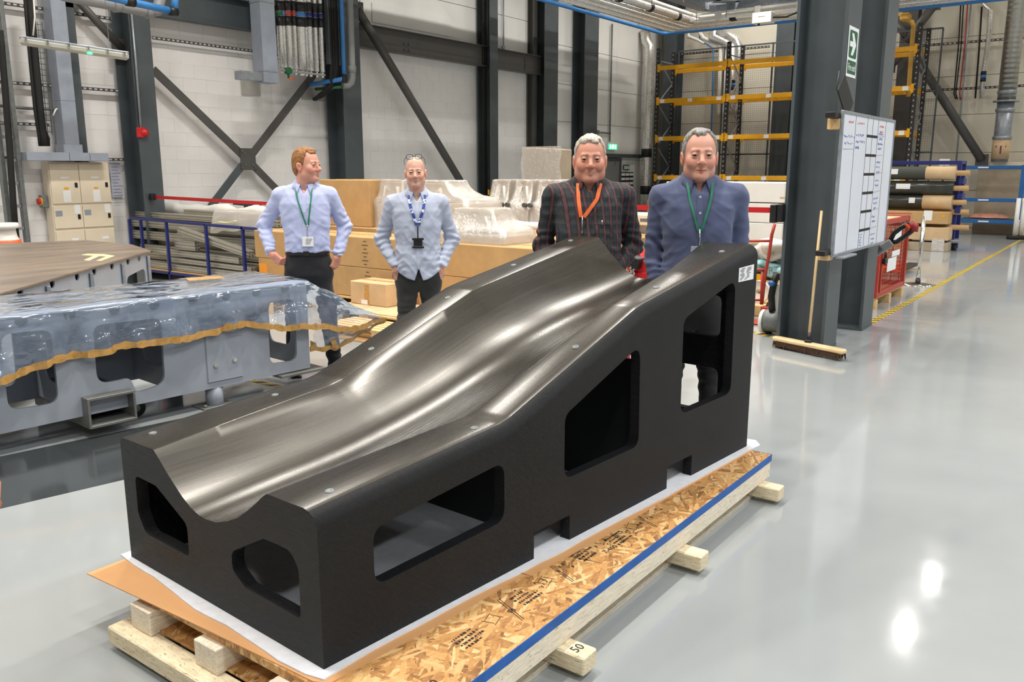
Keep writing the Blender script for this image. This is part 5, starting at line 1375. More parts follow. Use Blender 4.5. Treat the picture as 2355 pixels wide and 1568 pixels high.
# cable ladder with rungs and cables
ladx0, ladx1 = pl(-2, 300, 12.9).x, pl(37, 300, 12.9).x
lad = empty('cable_ladder', 'upright galvanised cable ladder at the far left of the wall', 'cable ladder', (ladx0, 12.9, 0))
for x in (0, ladx1-ladx0):
    q = MB(); q.bx(x-.03, x+.03, 0, .1, .3, 7.5, .003); q.build('rail', M['galv_dark'], lad)
for k in range(22):
    z = .5+.32*k; q = MB(); q.bx(.03, ladx1-ladx0-.03, .03, .07, z-.022, z+.022, .002); q.build('rung', M['galv'], lad)
def cable(pts, r, label, m='rubber', y=12.8, n=8, cat='cable', name='cable', group=None):
    q = MB(); q.tube([pl(px, py, y) for px, py in pts], r, n); o = q.build(name, M[m]); tag(o, label, cat, group); return o
cable([(0, 70), (4, 110), (14, 240), (22, 340), (30, 460), (38, 560)], .045, 'fat black cable clipped down the cable ladder', y=12.78)
cable([(68, -5), (74, 60), (82, 150), (92, 250), (99, 310), (102, 336)], .055, 'thick bundle of black cables dropping to the trunking')
cable([(57, -5), (62, 60), (70, 150), (80, 250), (89, 310), (92, 336)], .022, 'thin black cable left of the thick black bundle')
cable([(77, -5), (80, 40), (76, 82)], .012, 'thin white cable beside the thick black bundle', m='white', y=12.74)
for i, (px) in enumerate((94, 97, 106, 112)): cable([(99, 290), (px, 318), (px+.5, 336)], .018, ('first', 'second', 'third', 'fourth')[i]+' black tail from the left, fanning out below the thick cable bundle')
wt = empty('wire_tray', 'thin wire mesh cable tray on the wall behind the black cable bundle', 'cable tray', pl(90, 60, 13.1))
wo = Vector(wt.location); q = MB()
for dx in (0, 14, 24): q.tube([pl(72+dx, 50, 13.08)-wo, pl(96+dx, 310, 13.08)-wo], .006, 5)
for k in range(20):
    yy = 55+13*k; q.tube([pl(72+(yy-50)*.09, yy, 13.08)-wo, pl(97+(yy-50)*.09, yy+2, 13.08)-wo], .005, 5)
tag(q.build('wires', M['galv_dark'], wt), kind='stuff')
# slotted strut rails along the wall
t = NT('slotted_strut'); s3 = t.n('ShaderNodeSeparateXYZ'); t.l(t.coord(), s3.inputs[0])
fx_ = t.math('FRACT', t.math('MULTIPLY', s3.outputs[0], 12.0)); zz = t.math('ABSOLUTE', s3.outputs[2])
hole = t.math('MULTIPLY', t.math('LESS_THAN', fx_, .55), t.math('LESS_THAN', zz, .011))
t.set(Base_Color=t.mix(hole, srgb(74, 74, 74), srgb(206, 202, 196)), Roughness=.5, Metallic=.2); M['strut'] = t.m
t = NT('slotted_strut_across'); s3 = t.n('ShaderNodeSeparateXYZ'); t.l(t.coord(), s3.inputs[0])
fx_ = t.math('FRACT', t.math('MULTIPLY', s3.outputs[1], 9.0)); zz = t.math('ABSOLUTE', s3.outputs[2])
hole = t.math('MULTIPLY', t.math('LESS_THAN', fx_, .55), t.math('LESS_THAN', zz, .012))
t.set(Base_Color=t.mix(hole, srgb(70, 68, 64), srgb(204, 196, 178)), Roughness=.5, Metallic=.2); M['strut_x'] = t.m
def strut(p, q_, lab, y=13.1):
    a, c = pl(*p, y), pl(*q_, y); z = (a.z+c.z)/2; q = MB(); q.bx(0, c.x-a.x, -.02, .02, -.022, .022); q.m = 0
    o = q.build('strut_rail', M['strut']); o.location = (a.x, y, z); tag(o, lab, 'rail', 'slotted strut rails on the left wall'); return o
strut((-30, 4), (294, 47), 'slotted strut rail at the top left crossing behind the trunking')
strut((-30, 186), (311, 212), 'slotted strut rail below the hanging light, level with its column end')
strut((-30, 281), (112, 288), 'short slotted strut rail below the cables at far left')
strut((-30, 361), (60, 365), 'slotted strut rail beside the horizontal trunking at far left')
strut((250, 366), (323, 368), 'short slotted strut rail between trunking and beacon column')
strut((350, 82), (768, 146), 'slotted strut rail under the wall beam above the X brace')
q = MB(); q.tube([pl(-5, 243, 13.1), pl(60, 249, 13.1), pl(120, 251, 13.1), pl(140, 247, 13.1)], .022, 8); o = q.build('conduit', M['galv_dark']); tag(o, 'grey conduit running along the wall to the pale trunking', 'conduit')
q = MB(); q.tube([pl(140, 247, 13.0), pl(128, 252, 12.95), pl(122, 266, 12.95)], .012, 6); o = q.build('cable', M['white']); tag(o, 'short white cable hanging beside the trunking', 'cable')
# hanging linear luminaire
a, c = at(45, 94, Y=9.6), at(296, 131, Y=9.2); lum = empty('linear_luminaire', 'long grey linear light fitting hanging at top left with a green indicator', 'light', (a+c)/2); lo_ = Vector(lum.location)
M['diffuser'] = mat('grey_polycarbonate', srgb(176, 176, 166), .3, var=.03)
q = MB(); q.beam(a-lo_, c-lo_, .10, .075, .02); q.build('body', M['diffuser'], lum)
q = MB(); q.beam(a-lo_+Vector((0, 0, .036)), c-lo_+Vector((0, 0, .036)), .085, .03, .006); q.build('gear_tray', M['galv'], lum)
for k in (.06, .25, .44, .62, .8, .96):
    p = (a-lo_).lerp(c-lo_, k); q = MB(); q.box((p.x-.03, p.y-.04, p.z+.02), (.02, .05, .045), .004); q.build('clip', M['chrome'], lum)
p = (a-lo_).lerp(c-lo_, .63); q = MB(); q.box((p.x-.03, p.y-.05, p.z-.028), (.05, .02, .02), .005); q.build('indicator', emit('green_led', (.05, 1, .35), 4.0), lum)
for k in (.2, .82):
    p = (a-lo_).lerp(c-lo_, k); q = MB(); q.tube([(p.x, p.y, p.z+.04), (p.x, p.y, 9.0-lo_.z)], .004, 5); q.build('suspension_wire', M['galv'], lum)
# red sounder on the first column with its conduit
p = pl(331, 305, 12.58); bc = empty('alarm_sounder', 'round red fire alarm sounder on the left steel column', 'alarm', p)
q = MB(); q.box((-.05, 0, 0), (.13, .05, .15), .01); q.build('base', M['red'], bc)
q = MB(); q.lathe((0, 0, 0), [(.0, .075), (.038, .072), (.045, .05), (.058, .045), (.06, .0)], 20, Matrix.Rotation(PI/2, 3, 'X')); q.build('dome', M['red'], bc)
q = MB(); q.tube([pl(302, 28, 12.57), pl(312, 140, 12.57), pl(324, 296, 12.57)], .018, 8); o = q.build('conduit', M['galv']); tag(o, 'thin conduit running down the left column to the red sounder', 'conduit')
# pipes crossing the top left corner
q = MB(); q.tube([at(240, -9, Y=11.2), at(402, 27, Y=11.2)], .05, 12); q.tube([at(402, 27, Y=11.2), at(402, -20, Y=11.2)], .05, 12); o = q.build('pipe', M['pipe_blue']); tag(o, 'bright blue pipe with black elbow across the top left corner', 'pipe')
for k in (.35, .97):
    p = at(240, -9, Y=11.2).lerp(at(402, 27, Y=11.2), k); q = MB(); q.tube([p-Vector((.06, 0, 0)), p+Vector((.06, 0, 0))], .062, 12); q.build('fitting', M['black'], o)
q = MB(); q.tube([at(140, -12, Y=11.6), at(345, 28, Y=11.6), at(362, 24, Y=11.6), at(368, 0, Y=11.6), at(368, -20, Y=11.6)], .075, 14); o = q.build('pipe', M['pipe_grey']); tag(o, 'grey drain pipe below the blue pipe at top left', 'pipe')
for k in (.6, .98):
    p = at(140, -12, Y=11.6).lerp(at(345, 28, Y=11.6), k); q = MB(); q.tube([p-Vector((.05, 0, 0.01)), p+Vector((.05, 0, .01))], .09, 14); q.build('coupling', M['pipe_grey'], o)

# ------------------------------------------------------------------ hanging trunking and lagged pipes before the second column
YP = 12.3
xa, xb = pl(603, 100, YP).x, pl(636, 100, YP).x; zb = pl(620, 190, YP).z
vt = empty('vertical_duct', 'pale grey square duct hanging beside the row of silver pipes', 'duct', (xa, YP, 0))
q = MB(); q.bx(0, xb-xa, 0, .28, zb, 9.0, .004); q.build('body', M['trunk'], vt)
for z in (zb+.18, zb+1.3):
    q = MB(); q.bx(-.006, xb-xa+.006, -.006, .286, z, z+.02); q.build('seam', M['galv'], vt)
q = MB(); q.bx(-.42, 0, .04, .24, zb+.02, zb+.16, .004); q.build('outlet', M['galv'], vt)
for i, quad in enumerate((((554, 174), (600, 221)), ((584, 132), (602, 162)), ((694, 200), (748, 233)))):
    a, c = pl(*quad[0], 13.17), pl(*quad[1], 13.17); q = MB(); q.bx(a.x, c.x, 13.17, 13.19, c.z, a.z, .003); o = q.build('wall_patch', mat('grey_patch_%d' % i, srgb(176, 174, 168), .8, var=.08))
    tag(o, ('grey patched wall opening behind the duct outlet', 'small grey patched opening above the duct outlet', 'grey patched opening where the black cables enter the wall')[i], 'wall patch')
top = [641, 650, 659, 672, 686, 699, 709, 721, 732]; bot = [648, 656, 667, 681, 695, 705, 715, 729, 742]; wd_ = [.075, .05, .085, .055, .13, .075, .08, .058, .058]
bands = [('black', 'lagfoil', 'black'), ('black', 'pipe_blue', 'black'), ('black', 'cage', 'black'), ('black', 'cage', 'black'), ('black', 'pipe_blue', 'black'), ('black', 'blue', 'black'), ('black', 'blue', 'black'), ('black', 'blue', 'black'), ('black', 'blue', 'black')]; M['lagfoil'] = M['green']
ordn = ['first', 'second', 'third', 'fourth', 'fifth', 'sixth', 'seventh', 'eighth', 'ninth']
for i in range(9):
    y0 = 155+1.4*i; a, c = pl(top[i], 0, YP+.15), pl(bot[i], y0, YP+.15); d = (a-c).normalized(); c2 = Vector((c.x, c.y, c.z)); up = Vector((c.x-.0, c.y, 9.0))
    e = empty('lagged_pipe', ordn[i]+' silver lagged pipe from the left in the hanging row of nine', 'pipe', c2, group='nine silver pipes hanging before the second column')
    q = MB(); q.tube([(0, 0, 0), (0, 0, 9.0-c2.z)], wd_[i]/2*1.5, 14); q.build('lagging', M['foil'], e)
    yb0 = pl(top[i], 14+3.5*(i > 3)+2*(i > 6), YP+.15).z-c2.z
    for k, bn in enumerate(bands[i]):
        q = MB(); z1 = yb0+.08-(0, .17, .25)[k]; q.tube([(0, 0, z1-(.16, .07, .16)[k]), (0, 0, z1)], wd_[i]/2*1.5+.006, 14); q.build('marker_band', M[bn], e)
    q = MB(); q.tube([(0, 0, -.10), (0, 0, 0)], wd_[i]/3, 10); q.build('stub', M['pipe_white'], e)
a, c = pl(646, 157, YP+.05), pl(744, 166, YP+.05); q = MB(); q.bx(a.x, c.x, YP-.0, YP+.05, a.z-.05, a.z-.02); o = q.build('pipe_bracket', M['galv']); tag(o, 'flat galvanised bracket across the foot of the nine silver pipes', 'bracket')
p = pl(663, 163, YP); vv = empty('valve', 'green valve with orange lever under the silver pipes', 'valve', p)
q = MB(); q.cyl((0, 0, 0), .06, .08, 16, 'y'); q.tube([(0, 0, -.02), (0, 0, -.12)], .02, 8); q.build('body', M['green'], vv)
q = MB(); q.tube([(0, 0, -.12), (.10, -.02, -.13)], .016, 8); q.build('lever', M['orange'], vv)
# cable tray, blue and grey pipes on the second column
a, c = pl(756, 0, 12.35), pl(782, 150, 12.35)
ct = empty('cable_tray', 'dark upright cable tray beside the blue pipe on the second column', 'cable tray', (a.x, 12.38, 0)); w_ = pl(782, 60, 12.35).x-a.x
zl = pl(770, 148, 12.35).z
for x in (0, w_):
    q = MB(); q.bx(x-.012, x+.012, 0, .09, zl, 9.0); q.build('side', M['steel'], ct)
for k in range(9):
    z = zl+.2+.42*k; q = MB(); q.bx(0, w_, .06, .085, z-.03, z+.03); q.build('rung', M['steel'], ct)
for i, (px, r) in enumerate(((763, .028), (769, .024), (774, .03), (778, .022))):
    x = pl(px, 60, 12.35).x
    q = MB(); q.tube([(x, 12.40, 9.0), (x, 12.40, zl), (x-.02, 12.42, zl-.25), pl(768-4*i, 200, 12.5), pl(740-6*i, 222+2*i, 12.9), pl(722+2*i, 229, 13.16)], r, 8)
    o = q.build('cable', M['rubber']); tag(o, ordn[i]+' black cable from the left, curving from column tray into the wall', 'cable', 'black cables in the upright tray')
xg = pl(788, 90, 12.25).x; zg = pl(793, 178, 12.25).z
q = MB(); q.tube([(xg, 12.25, 9.0), (xg, 12.25, zg)], .04, 12); q.tube([(xg, 12.25, zg), (xg-.05, 12.28, zg-.04), pl(713, 195, 12.9)], .04, 12); o = q.build('pipe', M['pipe_blue']); tag(o, 'bright blue pipe running down the second column and turning to the wall', 'pipe')
q = MB(); q.box((xg, 12.25, zg-.02), (.11, .11, .14), .02); q.build('elbow', M['black'], o)
q = MB(); q.tube([pl(786, 200, 12.3), pl(726, 205, 12.9)], .028, 10); o = q.build('pipe', M['green']); tag(o, 'short dark green pipe just under the blue elbow', 'pipe')
xg = pl(807, 90, 12.25).x; zg = pl(812, 170, 12.25).z
q = MB(); q.tube([(xg, 12.25, 9.0), (xg, 12.25, zg), (xg, 12.25, zg-.06), (xg-.03, 12.25, zg-.15), (xg-.1, 12.27, zg-.21), (xg-.2, 12.3, zg-.22)], .065, 14); o = q.build('pipe', M['pipe_grey']); tag(o, 'grey drain pipe with a bend at its foot on the second column', 'pipe')
for z in (zg+.02, zg+1.45):
    q = MB(); q.tube([(xg, 12.25, z), (xg, 12.25, z+.12)], .078, 14); q.build('coupling', M['pipe_white'] if z > zg+1 else M['pipe_grey'], o)
# cables on the third column, yellow tag and conduit drops on the cladding
for i, px in enumerate((1113, 1118, 1123)):
    x = pl(px, 300, 12.95).x; q = MB(); q.tube([(x, 12.95, 9.0), (x, 12.95, .6)], .028 if i != 2 else .018, 8); o = q.build('cable', M['rubber'] if i != 2 else M['galv']); tag(o, ('left black cable', 'middle black cable', 'thin steel conduit')[i]+' on the left side of the third wall column', 'cable')
p = pl(1125, 442, 12.8); q = MB(); q.box(p, (.10, .03, .13), .01); o = q.build('safety_tag', M['yellow']); tag(o, 'small yellow tag box at the foot of the third wall column', 'tag box')
q = MB(); q.tube([pl(1158, -10, 13.1), pl(1158, 105, 13.1)], .018, 8); q.cyl(pl(1158, 109, 13.08), .05, .05, 12, 'y'); o = q.build('conduit', M['trunk']); tag(o, 'short conduit with round end box hanging on the cladding', 'conduit')
x = pl(1405, 200, 13.1)
q = MB(); q.tube([pl(1408, 55, 13.1), (x.x, 13.1, pl(1405, 326, 13.1).z)], .025, 8); p = pl(1404, 307, 13.1); q.tube([p, pl(1376, 304, 13.1)], .025, 8); q.box(pl(1375, 304, 13.1), (.1, .06, .12), .01); o = q.build('conduit', M['galv_dark']); tag(o, 'long grey conduit dropping to the green exit sign', 'conduit')
# illuminated exit sign
p0, p1 = pl(1399, 330, 13.08), pl(1419, 345, 13.08); es = empty('exit_sign', 'small lit green exit sign above the grey door', 'sign', (p0+p1)/2); w_, h_ = p1.x-p0.x, p0.z-p1.z
q = MB(); q.box((0, .04, 0), (w_, .08, h_), .006); q.build('case', M['white'], es)
q = MB(); q.box((0, -.004, 0), (w_*.96, .006, h_*.92)); q.build('face', emit('exit_green', (.02, .62, .24), 2.0), es, label='glowing green face')
q = MB()
for k, x in enumerate((-.28, 0, .28)): q.box((x*w_, -.010, 0), (w_*(.14 if k != 1 else .2), .004, h_*.62), .002, None)
q.add([(-.04*w_, -.010, .40*h_), (.1*w_, -.010, .28*h_), (.1*w_, -.010, .40*h_)], [(0, 1, 2)]); q.build('pictogram', emit('exit_white', (.9, 1, .94), 3.0), es)
# grey door and the posters beside it
p0, p1 = pl(1372, 362, 13.12), pl(1426, 478, 13.12)
dr = empty('door_1', None, None, (p0.x, 13.1, 0)); dr['kind'] = 'structure'; w_ = p1.x-p0.x; h_ = p0.z
for (x0, x1, z0, z1) in ((0, .09, 0, h_), (w_-.09, w_, 0, h_), (.09, w_-.09, h_-.09, h_)):
    q = MB(); q.bx(x0, x1, 0, .09, z0, z1, .004); q.build('door_frame', M['steel'], dr)
q = MB(); q.bx(.09, w_-.09, .03, .08, .01, h_-.09, .004); lf = q.build('door_leaf', mat('door_grey', srgb(126, 128, 126), .4, var=.03), dr)
q = MB(); q.bx(w_-.5, w_-.3, 0, .03, h_-.2, h_-.14, .004); q.build('door_closer', M['chrome'], lf)
q = MB(); q.bx(.16, .2, -.03, .03, .98, 1.1, .006); q.build('door_handle', M['chrome'], lf)
q = MB(); a = pl(1380, 358, 13.1); c = pl(1476, 364, 13.1); q.bx(a.x, c.x, 13.04, 13.16, h_+.01, h_+.12, .004); o = q.build('trim_2', M['steel'], kind='structure')
p0, p1 = pl(1434, 379, 13.13), pl(1447, 391, 13.13); q = MB(); q.bx(p0.x, p1.x, 13.12, 13.14, p1.z, p0.z); sg = q.build('safety_sign', M['green']); tag(sg, 'small dark green safety sign on the wall right of the grey door', 'sign')
q = MB(); cx, cz = (p0.x+p1.x)/2, (p0.z+p1.z)/2
for dx in (-.3, 0, .3): q.box((cx+dx*(p1.x-p0.x), 13.117, cz), ((p1.x-p0.x)*.2, .004, (p0.z-p1.z)*.6))
tag(q.build('pictogram', M['paper'], sg), kind='stuff')
p0, p1 = pl(1428, 396, 13.13), pl(1455, 436, 13.13); q = MB(); q.bx(p0.x, p1.x, 13.12, 13.14, p1.z, p0.z); bd = q.build('notice_board', M['ink']); tag(bd, 'notice board of white sheets in a dark grid right of the grey door', 'notice board')
for i in range(3):
    for j in range(4):
        q = MB(); w_, h_ = (p1.x-p0.x)/3, (p0.z-p1.z)/4; q.bx(p0.x+w_*i+.02, p0.x+w_*(i+1)-.02, 13.112, 13.12, p1.z+h_*j+.03, p1.z+h_*(j+1)-.03); q.build('sheet', M['paper'], bd)

# ------------------------------------------------------------------ overhead services along the left aisle, turning across the end wall
ZO = 5.6
def top_line(p0, p1, z): return at(*p0, Z=z), at(*p1, Z=z)
c0 = at(1528, 78, Z=ZO); e0 = at(1225, -3, Z=ZO)
XC, YCo = c0.x, c0.y
def run(name, dy, dz, r, m, label, xs0=9.0, y_end=-4.0, n=10, fit=None):
    """pipe along the left side at YCo-dy, turning at the corner towards the right"""
    z = ZO+dz; y = YCo-dy; x = XC-dy*.6
    q = MB(); q.tube([(xs0, y, z), (x-.25, y, z), (x-.07, y-.07, z), (x, y-.25, z), (x, y_end, z)], r, n); o = q.build(name, M[m]); tag(o, label, 'pipe', 'pipes of the overhead service rack')
    if fit:
        for k in range(9):
            xx = x-1.0-1.6*k; f = MB(); f.tube([(xx-.08, y, z), (xx+.08, y, z)], r+.015, n); f.build('marker_band', M[fit], o)
        for k in range(4):
            yy = y-1.2-1.9*k; f = MB(); f.tube([(x, yy-.09, z), (x, yy+.09, z)], r+.015, n); f.build('marker_band', M[fit], o)
    return o
run('pipe', 0, 0, .05, 'pipe_blue', 'blue pipe forming the lower left edge of the overhead service rack')
for i, (dy, dz, r, m) in enumerate(((.22, .05, .045, 'foil'), (.38, .06, .04, 'pipe_white'), (.54, .05, .045, 'foil'), (.70, .06, .04, 'pipe_white'), (.86, .05, .05, 'foil'), (1.02, .08, .05, 'foil'))):
    run('pipe', dy, dz, r, m, ordn[i]+' pale pipe inward from the blue one on the overhead rack')
run('lagged_pipe', 1.25, .14, .10, 'foil', 'thick silver lagged pipe with black bands on the overhead rack', n=14, fit='black')
run('pipe', 1.5, .2, .05, 'pipe_white', 'white pipe between the thick lagged pipe and the overhead trunking')
# square trunking and cable tray above them
def channel(name, dy, dz, w, h, m, label, xs0=9.0, y_end=-4.0, tray=False):
    z = ZO+dz; y = YCo-dy; x = XC-dy*.6; e = empty(name, label, 'trunking' if not tray else 'cable tray', (x, y, z))
    ch = .45
    for (a, c) in (((xs0-x, 0, 0), (-ch, 0, 0)), ((-ch, 0, 0), (0, -ch, 0)), ((0, -ch, 0), (0, y_end-y, 0))):
        if not tray:
            q = MB(); q.beam(a, c, w, h, .004); q.build('length', M[m], e)
        else:
            a, c = Vector(a), Vector(c); d = (c-a).normalized(); s = Vector((d.y, -d.x, 0))
            for sg in (-1, 1):
                q = MB(); q.beam(a+s*sg*w/2, c+s*sg*w/2, .012, h); q.build('side', M[m], e)
            q = MB(); q.beam(a-Vector((0, 0, h/2)), c-Vector((0, 0, h/2)), w, .006); q.build('tray_bed', M[m], e)
    return e
channel('cable_trunking', 1.95, .32, .3, .2, 'galv', 'square grey trunking turning the corner of the overhead rack')
channel('cable_tray', 2.35, .42, .42, .09, 'galv', 'perforated galvanised cable tray outermost on the overhead rack', tray=True)
for k in range(5):       # hangers and cross bearers
    x = XC-1.5-2.6*k; h = empty('pipe_hanger', ordn[k]+' hanger frame from the corner along the overhead service rack', 'hanger', (x, YCo, ZO), group='hanger frames of the overhead rack')
    q = MB(); q.bx(-.02, .02, -2.6, .1, .30, .34); q.build('bearer', M['galv'], h)
    for y in (.05, -1.7, -2.55):
        q = MB(); q.bx(-.008, .008, y-.008, y+.008, .0, 9.1-ZO); q.build('rod', M['galv'], h)
# white busbar box and strip light on the end run
p = at(1756, 42, X=XC-1.6); bb = empty('busbar_box', 'white busbar tap-off box with black cable under the end services', 'electrical box', p)
q = MB(); q.box((0, 0, 0), (.3, .5, .26), .01); q.build('case', M['white'], bb)
q = MB(); q.bx(-.153, -.149, -.10, .10, .02, .025); q.build('latch', M['ink'], bb)
q = MB(); q.tube([(0, -.25, 0), (0, -.6, -.02), (0, -1.0, .10), (0, -1.3, .3)], .025, 8); q.build('cable', M['rubber'], bb)
q = MB(); q.cyl((-.05, .1, -.15), .03, .05, 10); q.build('gland', M['black'], bb)
a, c = at(1588, 42, X=XC-1.3), at(1825, 20, X=XC-1.3); tr2 = empty('busbar_track', 'long white busbar track above the white tap-off box', 'busbar', (a+c)/2); mo = Vector(tr2.location); z = a.z-mo.z
for dz in (-.07, .07):
    q = MB(); q.bx(-.03, .03, c.y-mo.y-1.0, a.y-mo.y, z+dz-.025, z+dz+.025, .003); q.build('rail', M['white'], tr2)
for k in range(4):
    y = a.y-mo.y-.8-1.1*k; q = MB(); q.box((0, y, z), (.09, .16, .24), .01); q.build('joint', M['white'], tr2)
# small bore pipes dropping from the rack to the lagged risers behind the yellow racking
def drop(pts, r, m, label, X=25.3, n=10, cat='pipe', name='pipe'):
    q = MB(); q.tube([at(px, py, X=X) for px, py in pts], r, n); o = q.build(name, M[m]); tag(o, label, cat); return o
drop([(1584, 76), (1583, 84), (1605, 92), (1620, 100)], .045, 'pipe_white', 'short white bent pipe beneath the rack corner')
drop([(1600, 62), (1618, 88), (1650, 100), (1657, 108), (1652, 260), (1650, 272)], .06, 'pipe_white', 'left slim white pipe behind the yellow racking')
drop([(1625, 62), (1640, 88), (1664, 98), (1667, 108), (1662, 260), (1660, 272)], .06, 'pipe_white', 'right slim white pipe behind the yellow racking')
drop([(1608, 66), (1609, 90), (1640, 112), (1641, 130), (1636, 300), (1634, 330)], .022, 'pipe_blue', 'thin blue pipe descending behind the yellow racking')
lp = drop([(1643, 60), (1641, 86), (1668, 98), (1684, 106), (1684, 250), (1680, 262)], .14, 'foil', 'left fat lagged riser behind the yellow racking', n=14, name='lagged_pipe')
lp2 = drop([(1650, 76), (1676, 82), (1692, 92), (1700, 108), (1694, 250), (1690, 262)], .14, 'foil', 'right fat lagged riser behind the yellow racking', n=14, name='lagged_pipe')
for (px, py, par, m) in ((1690, 196, lp2, 'midblue'), (1691, 188, lp2, 'black'), (1689, 204, lp2, 'black')):
    p = at(px, py, X=25.3); q = MB(); q.tube([p-Vector((0, 0, .05)), p+Vector((0, 0, .05))], .156, 14); q.build('marker_band', M[m], par)
# the silver lagged pipe standing in the far corner
XL = 24.4
pts = [(1482, 70), (1486, 95), (1494, 108), (1496, 120), (1490, 250), (1484, 400), (1481, 470)]
q = MB(); q.smooth = True; P_ = [at(px, py, X=XL) for px, py in pts]
P_ = [P_[0], P_[1], P_[2], Vector((P_[4].x, P_[4].y, P_[3].z)), P_[4], Vector((P_[4].x, P_[4].y, P_[5].z)), Vector((P_[4].x, P_[4].y, .2))]
q.tube(P_, .155, 18); fp = q.build('lagged_pipe', M['foil']); tag(fp, 'wide silver foil lagged pipe standing in the far corner with black bands', 'pipe')
for yy in (352, 437):
    z = at(1484, yy, X=XL).z; q = MB(); q.tube([(P_[4].x, P_[4].y, z-.13), (P_[4].x, P_[4].y, z+.13)], .168, 18); q.build('marker_band', M['black'], fp)
# ------------------------------------------------------------------ cartons and wrapped goods behind the men
def carton(name, x0, x1, y0, y1, z0, z1, m, label, group=None, seams=True, c=.008, cat='box'):
    """box with its flap seam, tape and slightly open lid edges"""
    e = empty(name, label, cat, ((x0+x1)/2, (y0+y1)/2, z0), group=group); w, d, h = abs(x1-x0), abs(y1-y0), z1-z0
    q = MB(); q.box((0, 0, h/2), (w, d, h), c); q.build('carton', M[m], e)
    if seams:
        q = MB(); q.box((0, 0, h+.0015), (w*.98, .06, .003)) if d < w else q.box((0, 0, h+.0015), (.06, d*.98, .003)); q.build('tape', M['brown_tape'], e)
    return e
BX = 6.9
for i, (z0, z1) in enumerate(((.155, .512), (.515, .872))):
    lb = ('long cardboard box, lower of the two stacked behind the men', 'long cardboard box, upper of the two stacked behind the men')[i]
    e = carton('cardboard_box', BX, BX+.62, 4.55, 9.36-.06*(1-i), z0, z1, 'card', lb)
    q = MB()
    for k in range(7): q.box((-.3115, 7.25-6.93, .04+.045*k), (.003, .05*(1+(k % 2)), .006))
    tag(q.build('hand_slot', M['ink'], e), kind='stuff')
q = MB(); q.box((-.312, 9.22-6.93-.01, .20), (.003, .16, .17)); q.build('orange_label', mat('orange_sticker', srgb(250, 160, 40), .6, var=.02), [o for o in SC.objects if o.name.startswith('cardboard_box')][0], label='orange sticker')
def wood_pallet(label, x0, x1, y0, y1, z0=0.0, h=.14, boards=7, along='y', name='wooden_pallet', group=None):
    e = empty(name, label, 'pallet', ((x0+x1)/2, (y0+y1)/2, z0), group=group); w, d = x1-x0, y1-y0
    for k in range(boards):
        t_ = (k+.5)/boards-.5; q = MB()
        if along == 'y': q.box((w*t_, 0, h-.011), (w/boards*.78, d, .022), .002)
        else: q.box((0, d*t_, h-.011), (w, d/boards*.78, .022), .002)
        q.build('board', M['wood'], e)
    for i in (-1, 0, 1):
        for j in (-1, 0, 1):
            q = MB(); q.box((i*(w/2-.06), j*(d/2-.07), (h-.022+.02)/2), (.1, .14, h-.044), .004); q.build('block', M['wood'], e)
        q = MB(); q.box((i*(w/2-.06), 0, .01), (.1, d, .02), .002) ; q.build('runner', M['wood'], e)
    return e
wood_pallet('low pallet under the long cardboard boxes, its end beside the film', 6.85, 7.6, 4.6, 6.9, h=.15)
wood_pallet('pallet under the far half of the long cardboard boxes', 6.85, 7.6, 7.0, 9.3, h=.15)
wood_pallet('pallet carrying the small carton in front of the long boxes', 6.05, 6.83, 5.75, 7.15, h=.165, boards=8)
q = MB(); q.bx(6.10, 6.80, 5.2, 7.1, .166, .176, .002); o = q.build('board_sheet', M['card_pale']); tag(o, 'flat pale board sheet lying on the pallet below the small carton', 'sheet')
sb = carton('cardboard_box', 6.44, 6.80, 6.48, 7.05, .177, .43, 'card_pale', 'small taped carton standing on the pallet behind the bald man')
q = MB(); q.box((-.1815, .02, .10), (.003, .07, .25)); q.build('tape', M['brown_tape'], sb)
q = MB(); q.box((-.182, .06, .03), (.003, .10, .05)); q.build('label', M['paper'], sb)
wood_pallet('slatted pallet lying left of the orange stickered box', 6.0, 6.8, 8.0, 9.2, h=.15, boards=9, along='x')
wood_pallet('pale pallet at the end of the plastic film beside the bald man', 5.55, 6.0, 5.0, 6.5, h=.14, boards=5)
# second row and what stands on it
carton('cardboard_box', 7.62, 8.6, 4.4, 8.75, .155, .915, 'card', 'deep cardboard box of the second row carrying the wrapped goods')
wood_pallet('pallet under the deep second row box', 7.65, 8.55, 4.5, 8.7, h=.15)
tb = carton('cardboard_box', 7.7, 8.35, 8.0, 8.95, .918, 1.52, 'card', 'tall square cardboard box with a printed white label, behind the lavender shirt')
